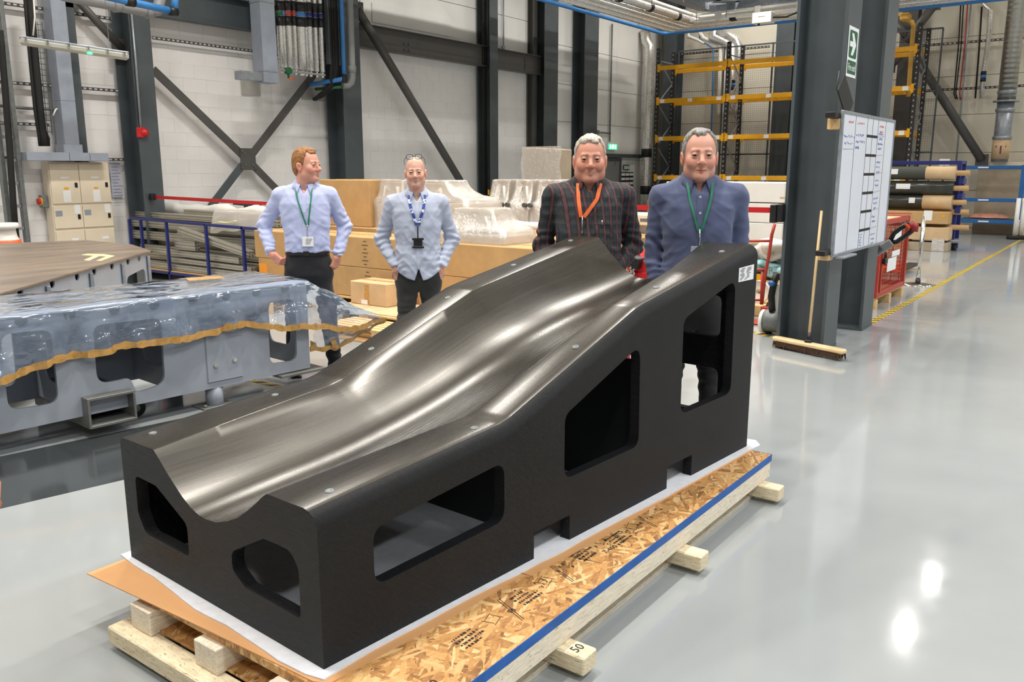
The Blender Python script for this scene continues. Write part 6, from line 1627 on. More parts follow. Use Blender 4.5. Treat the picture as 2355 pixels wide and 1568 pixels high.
# white label on the side facing the aisle
q = MB(); q.bx(.12, .30, -.478, -.475, .43, .58); lb_ = q.build('label', M['paper'], tb, label='white label with a round mark and letters')
q = MB(); q.cyl((.21, -.48, .545), .02, .002, 14, 'y'); q.build('print', M['grey_ink'], lb_)
lettering('6.4-6-16', .035, (.21, -.4795, .455), (1, 0, 0), (0, 0, 1), M['ink'], lb_, 'lettering')
M['pack_white'] = mat('whitish_packing', srgb(214, 204, 190), .8, var=.04)
def wrapped(label, x0, x1, y0, y1, z0, zs, z1, ty0, ty1, tx0, tx1, inner='pack_white', seed=1, group=None):
    """packed machine part: cartons inside, film stretched from the wide foot to the narrow head"""
    c = ((x0+x1)/2, (y0+y1)/2, z0); e = empty('wrapped_goods', label, 'wrapped goods', c, group=group); o = Vector(c)
    q = MB(); q.bx(x0+.03-c[0], x1-.03-c[0], y0+.03-c[1], y1-.03-c[1], 0, zs-z0-.03, .01); q.build('base_carton', M[inner], e)
    q = MB(); q.bx(tx0+.03-c[0], tx1-.03-c[0], ty0+.03-c[1], ty1-.03-c[1], zs-z0, z1-z0-.025, .01); q.build('head_carton', M[inner], e)
    for yy in (ty0+.1, ty1-.1):
        q = MB(); q.beam((tx0+.0-c[0], yy-c[1], z1-z0-.08), (x0+.06-c[0], yy-c[1]+(.12 if yy > (ty0+ty1)/2 else -.12), .05), .03, .03); q.build('strut', M['white'], e)
    q = MB(); q.smooth = True; rr = random.Random(seed); nl, nr = 11, 48
    def ring(k):
        # lower third straight, then a concave skirt up to the head, then the head
        hz = [z0, z0+(zs-z0)*.5, zs, zs+.04, zs+(z1-zs)*.25, zs+(z1-zs)*.5, zs+(z1-zs)*.75, z1-.02, z1, z1+.005, z1+.005][k]
        f = [0, -.01, .02, .22, .55, .78, .92, 1.0, 1.02, 1.25, 3.2][k]
        return hz, f
    for k in range(nl):
        hz, f = ring(k)
        for j in range(nr):
            t_ = 4*j/nr; s_, u = int(t_), t_-int(t_)
            def corner(i): 
                a = [(x0, y0), (x1, y0), (x1, y1), (x0, y1)][i % 4]; b = [(tx0, ty0), (tx1, ty0), (tx1, ty1), (tx0, ty1)][i % 4]
                m_ = ((tx0+tx1)/2, (ty0+ty1)/2)
                if f <= 1.02: return (a[0]+(b[0]-a[0])*f, a[1]+(b[1]-a[1])*f)
                g = min(1, (f-1)/2.2); return (b[0]+(m_[0]-b[0])*g, b[1]+(m_[1]-b[1])*g)
            a, b = corner(s_), corner(s_+1); n = .018*float(vnoise(np.array(j*.9), np.array(k*1.1), np.array(seed*3.3)))*(1 if k else .3)
            x, y = a[0]+(b[0]-a[0])*u, a[1]+(b[1]-a[1])*u; dx, dy = x-(x0+x1)/2, y-(y0+y1)/2; L = math.hypot(dx, dy)+1e-6
            sag = -.02*math.sin(u*PI)*(1 if 3 <= k <= 7 else 0)
            q.v.append((x+dx/L*(n+sag)-c[0], y+dy/L*(n+sag)-c[1], hz+n*.6-c[2]))
    for k in range(nl-1):
        for j in range(nr): q.f.append([k*nr+j, k*nr+(j+1) % nr, (k+1)*nr+(j+1) % nr, (k+1)*nr+j]); q.mi.append(0); q.sm.append(True)
    q.build('film', M['wrap'], e, label='milky stretch film'); return e
wrapped('film wrapped pack left of the bald man, beside the tall box', 7.75, 8.45, 7.45, 7.98, .918, 1.25, 1.52, 7.5, 7.9, 7.8, 8.2, seed=2)
wrapped('film wrapped pack just right of the bald man', 7.75, 8.45, 6.42, 7.42, .918, 1.28, 1.51, 6.78, 7.38, 7.8, 8.2, seed=3)
wrapped('largest front film wrapped pack on the long boxes, between the bald man and tartan shirt', 6.98, 7.55, 5.28, 6.28, .874, 1.0, 1.235, 5.52, 6.08, 7.1, 7.45, seed=5)
carton('cardboard_box', 8.95, 9.75, 5.0, 7.7, .16, .86, 'card', 'brown box of the third row under the clear wrapped tube packs')
wood_pallet('pallet under the third row box', 9.0, 9.7, 5.1, 7.6, h=.15)
q = MB(); q.smooth = True; q.tube([(9.05, 5.3+.2*k, .925+.01*math.sin(k*2)) for k in range(9)], .06, 12); o = q.build('foam_roll', M['white']); tag(o, 'white foam roll lying in front of the clear wrapped tube packs', 'foam roll')
for i, (pl_, pr_) in enumerate(((1119, 1166), (1171, 1219), (1223, 1285))):
    y1_, y0_ = at(pl_, 515, X=9.2).y, at(pr_, 515, X=9.2).y
    e = wrapped('clear film wrapped tube pack, '+('left', 'middle', 'right')+' of three' if False else ('left', 'middle', 'right')[i]+' one of three clear wrapped packs with tube ends, left of the tartan shirt', 9.15, 9.7, y0_, y1_, .862, 1.17, 1.51, y0_+.03, y1_-.03, 9.3, 9.65, inner='card_grey', seed=8+i, group='three clear wrapped tube packs')
    for yy in (y0_+.03, y1_-.03):
        q = MB(); q.cyl((9.12-9.425, yy-(y0_+y1_)/2, 1.19-.862), .03, .05, 12, 'x'); q.build('tube_end', M['steel_brown'], e)
# tall bundle of faded cardboard against the cladding
y1_, y0_ = at(1203, 400, X=11.2).y, at(1288, 400, X=11.2).y
bd = empty('cardboard_bundle', 'tall upright bundle of faded cardboard slabs in thin film', 'cardboard bundle', (11.2, (y0_+y1_)/2, 0)); zt = at(1240, 339, X=11.2).z; n_ = (.36, .2, .27, .17); yy = (y1_-y0_)/2
for i, f in enumerate(n_):
    w_ = (y1_-y0_)*f; q = MB(); q.bx(0, .35, yy-w_+.008, yy-.004, .86, zt-.01*i, .012); q.build('slab', M['card_grey'], bd); yy -= w_
q = MB(); q.bx(.0, .35, -(y1_-y0_)/2, (y1_-y0_)/2, 0, .855, .01); q.build('base_carton', M['card'], bd)
q = MB(); q.bx(-.004, 0, -.19, -.06, zt-.62, zt-.5); q.build('label', M['paper'], bd)
q = MB(); q.smooth = True
h_ = (y1_-y0_)/2+.02
for k in range(7):
    for j in range(16):
        u = j/15; q.v.append((-.012-.012*abs(math.sin(u*9+k)), h_-2*h_*u-.02*math.sin(k*1.7), zt+.015-.11*k if k < 6 else zt-.65))
for k in range(6):
    for j in range(15): q.f.append([k*16+j, k*16+j+1, (k+1)*16+j+1, (k+1)*16+j]); q.mi.append(0); q.sm.append(True)
q.build('film', M['wrap'], bd)
# ------------------------------------------------------------------ red belts
def belt(a, c, label, w=.05, name='barrier_belt'):
    a, c = Vector(a), Vector(c); m = (a+c)/2; e = empty(name, label, 'belt', m); q = MB(); q.beam(a-m, c-m, .003, w); q.build('webbing', M['red'], e); return e
a = at(356, 453, Y=12.5); c = at(716, 474, Y=8.98)
b_ = belt(a, c, 'red barrier belt stretched from the left column towards the tall box')
q = MB(); q.box(at(351, 452.5, Y=12.53)-Vector(b_.location), (.08, .1, .10), .012); q.build('wall_clip', M['black'], b_)
def stanchion(x, y, z, label, m='black', base_r=.18):
    e = empty('barrier_post', label, 'post', (x, y, 0)); q = MB(); q.cyl((0, 0, z/2), .03, z-.02, 14); q.build('post', M[m], e)
    q = MB(); q.lathe((0, 0, 0), [(.0, .035), (.05, .034), (base_r*.7, .024), (base_r, .008), (base_r, 0)], 28); q.build('base', M[m], e); return e
stanchion(c.x, c.y-.04, c.z+.07, 'black barrier post holding the left red belt, hidden behind the lavender shirt')
a = at(1782, 483.5, X=7.72); c = Vector((7.45, 4.35, a.z))
b2 = belt(a, c, 'red barrier belt passing behind the tartan and slate blue shirts')
stanchion(c.x, c.y+.03, c.z+.06, 'black barrier post at the left end of the right red belt')
bh = empty('belt_cassette', 'pair of black belt cassettes on the left edge of the thick column', 'belt cassette', at(1790, 491, X=7.72)); w_ = (at(1774, 491, X=7.72).y-at(1790, 491, X=7.72).y); h_ = .165
for k, (y0, y1, dz) in enumerate(((.005, w_, 0), (-w_*.8, 0, .006))):
    q = MB(); q.bx(-.05, .05, y0, y1, -h_/2+dz, h_/2+dz, .008); q.build('cassette', M['black'], bh)
# ------------------------------------------------------------------ between the tartan and slate blue shirts
p0, p1 = at(1440, 492, X=8.6), at(1516, 520, X=8.6)
mc = empty('white_machine_case', 'white sheet metal case with dark windows on a wooden pallet, between the two right men', 'case', (8.6, (p0.y+p1.y)/2, p1.z)); w_ = abs(p0.y-p1.y)/2+.25; h_ = p0.z-p1.z
q = MB(); q.bx(0, .5, -w_, w_, 0, h_, .01); q.build('case', M['cream'], mc)
for px in (1457, 1480, 1502):
    y = at(px, 505, X=8.6).y-mc.location.y; q = MB(); q.bx(-.004, 0, y-.045, y+.045, h_*.35, h_*.65, .004); q.build('window', M['galv_dark'], mc)
q = MB(); q.bx(.1, .45, -w_+.02, w_-.02, -.10, -.002); q.build('plinth', M['galv'], mc)
zp = p1.z-.10
wood_pallet('pallet under the white machine case, seen between the two right men', 8.55, 9.2, mc.location.y-w_-.02, mc.location.y+w_+.02, z0=zp-.12, h=.12, boards=6)
carton('cardboard_box', 8.5, 9.2, at(1505, 600, X=8.5).y, at(1440, 600, X=8.5).y+.25, .16, zp-.122, 'card_pale', 'taped brown box under the pallet with the white machine case')
wood_pallet('lowest pallet under the taped brown box between the two right men', 8.5, 9.2, at(1505, 600, X=8.5).y, at(1440, 600, X=8.5).y+.25, h=.15)
# black bent handle of a trolley
q = MB(); hx = 7.3; q.tube([at(1498, 640, X=hx), at(1500, 560, X=hx), at(1496, 535, X=hx), at(1496, 522, X=hx), at(1500, 517, X=hx), at(1512, 515, X=hx), at(1530, 515, X=hx), at(1534, 530, X=hx), at(1534, 640, X=hx)], .018, 10)
zz = at(1498, 640, X=hx); q.tube([zz, (zz.x, zz.y, .15)], .018, 10); z2 = at(1534, 640, X=hx); q.tube([z2, (z2.x, z2.y, .15)], .018, 10)
tro = q.build('trolley', M['black']); tag(tro, 'black tube trolley handle rising beside the slate blue sleeve', 'trolley')
q = MB(); q.bx(hx-.02, hx+.7, min(zz.y, z2.y)-.1, max(zz.y, z2.y)+.1, .12, .15, .004); q.build('deck', M['black'], tro)
for y in (zz.y, z2.y):
    for x in (hx+.05, hx+.62):
        q = MB(); q.cyl((x, y, .06), .06, .03, 14, 'y'); q.build('wheel', M['rubber'], tro)
# red lifting rig seen over the trough
RX = 5.75; rg = empty('red_lift', 'red steel lifting rig with a black clamp and chain behind the trough', 'lift', (RX, at(1470, 620, X=RX).y, 0)); go = Vector(rg.location)
def rp(px, py, dx=0): return at(px, py, X=RX+dx)-go
for nm, a, c, w, h in (('arm', rp(1428, 600), rp(1462, 560, .25), .07, .07), ('arm', rp(1462, 560, .25), rp(1505, 650, .1), .06, .06), ('boom', rp(1450, 604), rp(1516, 622), .09, .10), ('base_beam', rp(1440, 640), rp(1520, 640), .12, .10), ('tie', rp(1448, 622), rp(1500, 630), .04, .04)):
    q = MB(); q.beam(a, c, w, h, .006); q.build(nm, M['red'], rg)
q = MB(); q.beam(rp(1449, 598, -.06), rp(1474, 607, -.06), .10, .085, .006); q.build('clamp', M['black'], rg)
q = MB()
for k in range(6): q.lathe(rp(1453+.3*k, 613+5*k, -.09), [(.012+.006*math.cos(a), .006*math.sin(a)) for a in np.linspace(0, 2*PI, 9)], 12, Matrix.Rotation(PI/2*(k % 2), 3, 'Z') @ Matrix.Rotation(PI/2, 3, 'X') @ Matrix.Diagonal((1.3, 1, 1)))
q.build('chain', M['chrome'], rg)
for px in (1437, 1512):
    a = rp(px, 640); q = MB(); q.beam(a, (a.x, a.y, 0), .09, .09, .006); q.build('leg', M['red'], rg)
# ------------------------------------------------------------------ white cartons under the yellow racking
wx = 10.5
def wy(px): return at(px, 480, X=wx).y
for i, (px0, px1, t_, b_) in enumerate(((1530, 1802, 418, 462), (1532, 1802, 464, 506), (1534, 1802, 507, 549))):
    za, zb2 = at(1600, t_, X=wx).z, at(1600, b_, X=wx).z
    carton('white_box', wx, wx+.7, wy(px1), wy(px0), zb2, za, 'white', ('topmost', 'middle', 'lowest')[i]+' of the long white boxes stacked behind the slate blue shirt', seams=False)
zb2 = at(1600, 549, X=wx).z
wood_pallet('pallet under the long white boxes', wx-.02, wx+.7, wy(1802), wy(1534), z0=zb2-.145, h=.14)
q = MB(); q.bx(wx, wx+.65, wy(1802)+.02, wy(1534)-.02, .0, zb2-.147, .01); o = q.build('crate', M['galv_dark']); tag(o, 'grey crate at the bottom of the white box stack', 'crate')
# sacks, tin, reel and machine right of the mould's high end
SX = 9.9
def blob(name, lab, cat, px0, px1, py0, py1, X, m, seed, dep=.5, rough=.06, z0=None):
    a, c = at(px0, py0, X=X), at(px1, py1, X=X); cy, cz = (a.y+c.y)/2, (a.z+c.z)/2; ry, rz = abs(a.y-c.y)/2, abs(a.z-c.z)/2
    V, F = snet(lambda X_, Y_, Z_: ((np.abs(X_/(dep/2))**3+np.abs(Y_/ry)**3+np.abs(Z_/rz)**3)**(1/3)-1)*min(ry, rz)+rough*vnoise(X_*7+seed, Y_*7, Z_*9), (-dep/2-.1, -ry-.12, -rz-.12), (dep/2+.1, ry+.12, rz+.12), .03)
    o = mesh_np(name, V, F, M[m]); o.location = (X+dep/2, cy, cz); tag(o, lab, cat); return o
M['bag_white'] = mat('white_plastic_sack', srgb(222, 214, 204), .35, var=.05, bump=.3, bs=12); M['bag_teal'] = mat('teal_plastic_sack', srgb(150, 198, 204), .35, var=.05, bump=.3, bs=12)
sk1 = blob('plastic_sack', 'whitish plastic sack with blue print right of the mould', 'sack', 1728, 1806, 556, 606, SX, 'bag_white', 3)
sk2 = blob('plastic_sack', 'pale teal sack with grey lettering under the whitish sack', 'sack', 1726, 1812, 606, 642, SX, 'bag_teal', 5)
p = at(1783, 622, X=SX-.02)-Vector(sk2.location); lettering('IRTE', .12, p, (0, -1, .12), (0, .12, 1), M['grey_ink'], sk2, 'lettering')
p = at(1748, 590, X=SX-.03)-Vector(sk1.location)
q = MB()
zt_ = at(1760, 645, X=SX).z
q = MB(); q.bx(SX, SX+.35, at(1752, 640, X=SX).y, at(1736, 640, X=SX).y, zt_-.02, zt_+.10, .008); o = q.build('tin', M['yellow']); tag(o, 'small yellow tin with a black lid beside the teal sack', 'tin')
q = MB(); q.bx(SX-.002, SX+.352, at(1752, 640, X=SX).y-.002, at(1736, 640, X=SX).y+.002, zt_+.07, zt_+.11, .006); q.build('lid', M['black'], o)
wood_pallet('upper pallet carrying the sacks right of the mould', SX-.02, SX+.8, at(1822, 650, X=SX).y, at(1726, 650, X=SX).y, z0=zt_-.14, h=.13)
wood_pallet('lower pallet on the floor beneath the sacks right of the mould', SX-.02, SX+.8, at(1822, 650, X=SX).y, at(1726, 650, X=SX).y, z0=0, h=.15)
q = MB(); q.bx(SX+.02, SX+.7, at(1818, 650, X=SX).y, at(1730, 650, X=SX).y, .151, zt_-.141, .01); o = q.build('crate', M['card_grey']); tag(o, 'low grey crate between the two pallets under the sacks', 'crate')
# red sack truck
TX = 9.0; rt = empty('sack_truck', 'red tube sack truck standing between the mould and the thick column', 'sack truck', (TX, at(1755, 640, X=TX).y, 0)); to = Vector(rt.location)
def tp(px, py): return at(px, py, X=TX)-to
q = MB(); q.tube([tp(1782, 515), tp(1775, 540), tp(1768, 590), tp(1760, 630), tp(1752, 700)], .018, 10); q.build('side_tube', M['cage'], rt)
q = MB(); q.tube([tp(1700, 515), tp(1700, 590), tp(1698, 630), tp(1696, 700)], .018, 10); q.build('side_tube', M['cage'], rt)
for y in (554, 620, 690): 
    q = MB(); q.tube([tp(1698, y), tp(1772-.14*(y-554), y)], .014, 8); q.build('cross_bar', M['cage'], rt)
q = MB(); q.tube([tp(1753, 625), tp(1750, 700)], .014, 8); q.build('brace', M['cage'], rt)
a, c = tp(1696, 712), tp(1768, 720); q = MB(); q.bx(-.25, .02, c.y, a.y, 0.005, .02, .003); q.build('toe_plate', M['cage'], rt)
q = MB(); q.bx(-.02, .1, tp(1768, 712).y, tp(1750, 712).y, .02, .17, .006); q.build('wheel_guard', M['cage'], rt)
for px in (1764, 1700):
    q = MB(); q.cyl((.12, tp(px, 700).y, .11), .11, .05, 18, 'y'); q.build('wheel', M['rubber'], rt)
q = MB(); q.lathe((0, 0, 0), [(.03, -.03), (.03, .03), (.12, .03), (.13, .045), (.13, -.045), (.12, -.03), (.03, -.03)], 24, Matrix.Rotation(PI/2, 3, 'Y')); o = q.build('reel', M['white']); p = at(1735, 682, X=9.35); o.location = (9.5, p.y, .26); tag(o, 'white cable reel behind the sack truck', 'reel')
q = MB(); q.bx(9.3, 9.75, p.y-.35, p.y+.2, 0, .13, .01); o = q.build('wooden_block', M['wood']); tag(o, 'pale timber block under the white cable reel', 'block')
# grey floor machine half hidden by the column
VX = 8.3; vm = empty('floor_machine', 'grey floor cleaning machine with blue knob half hidden by the thick column', 'machine', (VX, at(1775, 735, X=VX).y, 0)); vo = Vector(vm.location)
def vp(px, py, dx=0): return at(px, py, X=VX+dx)-vo
a, c = vp(1753, 722), vp(1800, 745)
q = MB(); q.smooth = True; q.tube([(.05, a.y, .14), (.05, a.y-.03, .14), (.05, c.y, .14)], [.09, .115, .115], 18); q.build('motor', M['galv_dark'], vm)
q = MB(); q.cyl((.05, a.y+.0, .13), .118, .035, 20, 'y'); q.build('wheel', M['white'], vm)
q = MB(); q.cyl((.05, a.y-.06, .05), .05, .05, 14, 'y'); q.cyl((.05, c.y+.02, .05), .05, .05, 14, 'y'); q.build('caster', M['rubber'], vm)
q = MB(); q.tube([vp(1776, 715), vp(1774, 680), vp(1780, 650), vp(1787, 628)], .035, 10); q.build('handle_stem', M['black'], vm)
q = MB(); q.box(vp(1777, 651), (.1, .07, .06), .02); q.build('knob', M['midblue'], vm)
q = MB(); q.bx(.0, .2, vp(1800, 690).y, vp(1776, 690).y, .2, .52, .02); q.build('tank', M['diffuser'], vm)
# ------------------------------------------------------------------ fire exit sign and whiteboard on the columns
cs = [at(px, py, Y=2.198) for px, py in ((1921, 168), (1943, 173), (1950, 55), (1928, 46))]
x0, x1, z0, z1 = (cs[0].x+cs[3].x)/2, (cs[1].x+cs[2].x)/2, (cs[0].z+cs[1].z)/2, (cs[2].z+cs[3].z)/2
x0, x1 = 7.80, 8.10
fe = empty('fire_exit_sign', 'white sheet with green arrow and Fire exit wording on the thick column', 'sign', ((x0+x1)/2, 2.197, z0)); w_, h_ = x1-x0, z1-z0
q = MB(); q.bx(-w_/2, w_/2, -.002, 0, 0, h_); q.build('sheet', M['paper'], fe)
def rrect(mb, xa, xb, za, zb, y, r=.02):
    pl_ = fillet([(xa, za), (xb, za), (xb, zb), (xa, zb)], r); n = len(pl_); b0 = len(mb.v); mb.v += [(p[0], y, p[1]) for p in pl_]; mb.f.append([b0+i for i in range(n)]); mb.mi.append(0); mb.sm.append(False)
q = MB(); rrect(q, -w_*.40, w_*.40, h_*.38, h_*.93, -.0028, .03); q.build('arrow_panel', M['green'], fe)
q = MB(); rrect(q, -w_*.43, w_*.43, h_*.06, h_*.33, -.0028, .01); q.build('word_panel', M['green'], fe)
q = MB(); zc = h_*.655; q.bx(-w_*.34, w_*.2, -.0036, -.003, zc-.022, zc+.022)
for sg in (-1, 1):
    q.slab([(w_*.30, -.0032, zc), (w_*.30-.0, -.0032, zc+.0), (w_*.02, -.0032, zc+sg*h_*.22), (w_*.02-.06, -.0032, zc+sg*h_*.22), (w_*.30-.085, -.0032, zc)][1:], .0006)
q.build('arrow', M['paper'], fe)
lettering('Fire exit', .085, (0, -.0035, h_*.19), (1, 0, 0), (0, 0, 1), M['paper'], fe, 'lettering', sx=.75)
wb = empty('whiteboard', 'tall whiteboard ruled into columns, clamped to the grey columns', 'whiteboard', (7.41, 2.08, .925)); WW, WH = 1.78, 1.195
q = MB(); q.bx(0, WW, 0, .015, 0, WH, .002); q.build('panel', mat('whiteboard_enamel', srgb(226, 230, 240), .18, var=.02, vs=2), wb)
for nm, (xa, xb, za, zb) in zip(('frame',)*4, ((0, WW, -.012, .014), (0, WW, WH-.014, WH+.012), (-.012, .012, -.012, WH+.012), (WW-.012, WW+.012, -.012, WH+.012))):
    q = MB(); q.bx(xa, xb, -.008, .02, za, zb, .003); q.build(nm, M['galv'], wb)
def wbx(px, py): v = at(px, py, Y=2.08); return v.x-7.41, v.z-.925
gx = [wbx(px, 280)[0] for px in (1968.5, 1996, 2008.5, 2021, 2038.5)]
for x in gx:
    q = MB(); q.bx(x-.004, x+.004, -.001, 0, .015, WH-.015); q.build('rule', M['ink'], wb)
for k in range(6):
    z = WH*(1-(k+1)/7.0)-.0; q = MB(); q.bx(gx[1], gx[3], -.0016, 0, z-.012, z+.012); q.build('tape_bar', M['ink'], wb)
rr = random.Random(9); M['ink_blue'] = mat('blue_marker', srgb(132, 142, 186), .6, var=0); M['ink_red'] = mat('red_marker', srgb(226, 140, 134), .6, var=0)
def scribble(x, z, w, h, m, n=8):
    q = MB(); pts = []; xx = x
    for k in range(n*3): pts.append((xx, -.001, z+rr.uniform(-h, h)*.5)); xx += w/(n*3)*rr.uniform(.5, 1.5)
    q.tube(pts, .0022, 4, sq=.3); q.build('handwriting', M[m], wb)
for x, z, w, m in ((.17, WH-.07, .16, 'ink_red'), (gx[0]+.05, WH-.07, .26, 'ink_red'), (gx[3]+.03, WH-.07, .2, 'ink_red'), (gx[3]+.07, WH-.12, .12, 'ink_red'), (.05, WH-.19, .33, 'ink_blue'), (.09, WH-.25, .27, 'ink_blue'), (gx[0]+.04, WH-.17, .26, 'ink_blue'), (gx[0]+.04, WH-.23, .3, 'ink_blue'), (gx[0]+.04, WH-.28, .14, 'ink_blue')): scribble(x, z, w, .025, m)
for k in range(7):
    for j in range(2 if k % 2 else 3): scribble(gx[3]+.03+.02*j, WH*(1-k/7.0)-.06-.045*j-(.08 if k == 0 else 0), .17-.03*j, .022, 'ink_blue', 6)
    if k:
        q = MB(); q.tube([(gx[3]+.02, -.001, WH*(1-k/7.0)), (gx[4]-.03, -.001, WH*(1-k/7.0)+.012)], .002, 4); q.build('rule', M['ink_blue'], wb)
for j in range(5): scribble(gx[1]+.02, .13-.024*j, .1, .016, 'ink_blue', 5)
q = MB(); q.tube([(.06, -.001, WH-.3), (.36, -.001, WH-.295)], .002, 4); q.build('rule', M['ink_blue'], wb)
for z in (.03, WH-.03):
    q = MB(); q.bx(-.16, .10, .02, .10, z-.022, z+.022, .003); q.cyl((-.02, .018, z), .008, .006, 10, 'y'); q.cyl((.03, .018, z), .008, .006, 10, 'y'); q.build('clamp', M['black'], wb)
    q = MB(); q.bx(-.03, .08, .02, .118, z-.11 if z > .5 else z-.07, z-.024, .003); q.build('packing_block', M['wood'], wb)
q = MB(); q.bx(WW-.05, WW+.06, .02, .06, WH-.07, WH-.02, .003); q.build('clamp', M['black'], wb)
q = MB(); q.bx(.08, .5, -.07, 0, -.03, -.012, .003); q.build('pen_tray', M['galv'], wb)
q = MB(); q.beam((.30, .055, WH+.02), (.10, .09, WH+.25), .22, .012, .003, up=(0, 1, 0)); lt = q.build('dark_panel', M['black']); lt.location = (7.41, 2.06, .925); tag(lt, 'thin dark panel standing on the top edge of the whiteboard', 'panel')
q = MB(); q.tube([(.06, .11, WH+.18), (.10, .11, WH+.34)], .004, 6); q.build('rod', M['steel'], lt)
q = MB(); p = at(1800, 455, X=7.735); q.box(p, (.004, .05, .018)); o = q.build('tape_label', M['card_pale']); tag(o, 'small strip of masking tape on the left edge of the thick column', 'tape')
# ------------------------------------------------------------------ broom leaning on the column
a, c = Vector((7.75, 2.655, 0)), Vector((7.50, 1.94, 0)); bc = (a+c)/2; br = empty('broom', 'wide broom with pale wooden head and dark bristles leaning on the column', 'broom', bc)
q = MB(); q.beam(a-bc+Vector((0, 0, .085)), c-bc+Vector((0, 0, .085)), .085, .045, .014); q.build('head', M['broomwood'], br)
q = MB(); d = (c-a).normalized(); n_ = Vector((-d.y, d.x, 0)); rr = random.Random(4)
for k in range(420):
    t_ = rr.uniform(.01, .99); s = rr.uniform(-.036, .036); p = (a-bc).lerp(c-bc, t_)+n_*s; o_ = n_*(s*.55+rr.uniform(-.012, .012))+d*rr.uniform(-.02, .02)
    u = d*.005; q.add([p+Vector((0, 0, .066))-u, p+Vector((0, 0, .066))+u, p+o_+Vector((0, 0, .002))], [(0, 1, 2)])
tag(q.build('bristles', M['bristle'], br), kind='stuff')
q = MB(); q.beam((a-bc).lerp(c-bc, .06)+Vector((0, 0, .045)), (a-bc).lerp(c-bc, .94)+Vector((0, 0, .045)), .07, .05); q.build('bristle_core', M['bristle'], br)
ht = Vector((7.745, 2.30, 1.29))-bc
q = MB(); q.box((0, 0, .118), (.05, .06, .03), .006); q.tube([(0, 0, .11), Vector((0, 0, .11)).lerp(ht, .07)], .019, 12); q.build('socket', M['black'], br)
q = MB(); q.tube([Vector((0, 0, .11)).lerp(ht, .03), ht], .0125, 12); q.build('handle', M['broomwood'], br)
# ------------------------------------------------------------------ red mesh cage on its pallet
cg = empty('mesh_cage', 'red steel mesh cage with padlock and white papers beside the second column', 'cage', (10.6, 2.45, .14)); CL, CD, CH = 1.42, .9, .92
for (x, y) in ((0, 0), (CL, 0), (0, CD), (CL, CD)):
    q = MB(); q.bx(x-.025, x+.025, y-.025, y+.025, 0, CH, .004); q.build('post', M['cage'], cg)
for z in (.03, CH-.03):
    for (xa, xb, ya, yb) in ((0, CL, -.02, .02), (0, CL, CD-.02, CD+.02), (-.02, .02, 0, CD), (CL-.02, CL+.02, 0, CD)):
        q = MB(); q.bx(xa, xb, ya, yb, z-.03, z+.03, .004); q.build('rail', M['cage'], cg)
for x in (.12, .16+.0):
    pass
q = MB(); q.bx(.10, .14, -.03, .0, .05, CH-.06, .003); q.build('door_stile', M['cage'], cg)
def meshgrid(mb, o, u, v, U, V, s, r=.0025):
    o, u, v = Vector(o), Vector(u), Vector(v)
    for k in range(int(U/s)+1): mb.beam(o+u*(k*s), o+u*(k*s)+v*V, 2*r, 2*r)
    for k in range(int(V/s)+1): mb.beam(o+v*(k*s), o+v*(k*s)+u*U, 2*r, 2*r)
for nm, o_, u, U in (('side', (0, 0, .06), (1, 0, 0), CL), ('side', (0, CD, .06), (1, 0, 0), CL), ('side', (0, 0, .06), (0, 1, 0), CD), ('side', (CL, 0, .06), (0, 1, 0), CD)):
    q = MB(); meshgrid(q, o_, u, (0, 0, 1), U, CH-.12, .05, .0028); tag(q.build('mesh_side', M['cage'], cg), kind='stuff')
q = MB(); q.bx(.03, CL-.03, .03, CD-.03, CH-.02, CH-.012); q.build('lid', M['card_pale'], cg)
for (xa, xb, za, zb) in ((.5, .95, .62, .78), (.35, .8, .28, .44), (.55, .95, .45, .52)):
    q = MB(); q.bx(xa, xb, -.034, -.03, za, zb); q.build('paper', M['paper'], cg)
q = MB(); q.bx(.08, .20, -.07, -.03, .40, .47, .008); q.tube([(.11, -.05, .47), (.11, -.05, .52), (.14, -.05, .54), (.17, -.05, .52), (.17, -.05, .47)], .008, 8); q.build('padlock', M['black'], cg)
wood_pallet('pallet under the red mesh cage', 10.58, 12.05, 2.43, 3.38, h=.138, boards=6, along='x')
def cageblob(lab, x, m, s): 
    V, F = snet(lambda X_, Y_, Z_: ell((X_, Y_, Z_), (0, 0, 0), (.22, .2, .18))+.03*vnoise(X_*9+s, Y_*9, Z_*9), (-.3, -.3, -.26), (.3, .3, .26), .035)
    o = mesh_np('plastic_bag', V, F, M[m]); o.location = (x, 2.86, .37); tag(o, lab, 'bag')
cageblob('whitish bag lying inside the red mesh cage, right side', 11.5, 'bag_white', 1); cageblob('bluish bag lying inside the red mesh cage, left side', 10.9, 'bag_teal', 2)
q = MB(); a, c = at(2042, 496, X=11.3), at(2086, 504, X=12.0); a = Vector((10.75, 2.5, 1.14)); c = Vector((12.02, 2.44, 1.085)); q.beam(a, c, .05, .012); o = q.build('strap', M['red']); tag(o, 'red strap lying along the top of the mesh cage', 'strap')
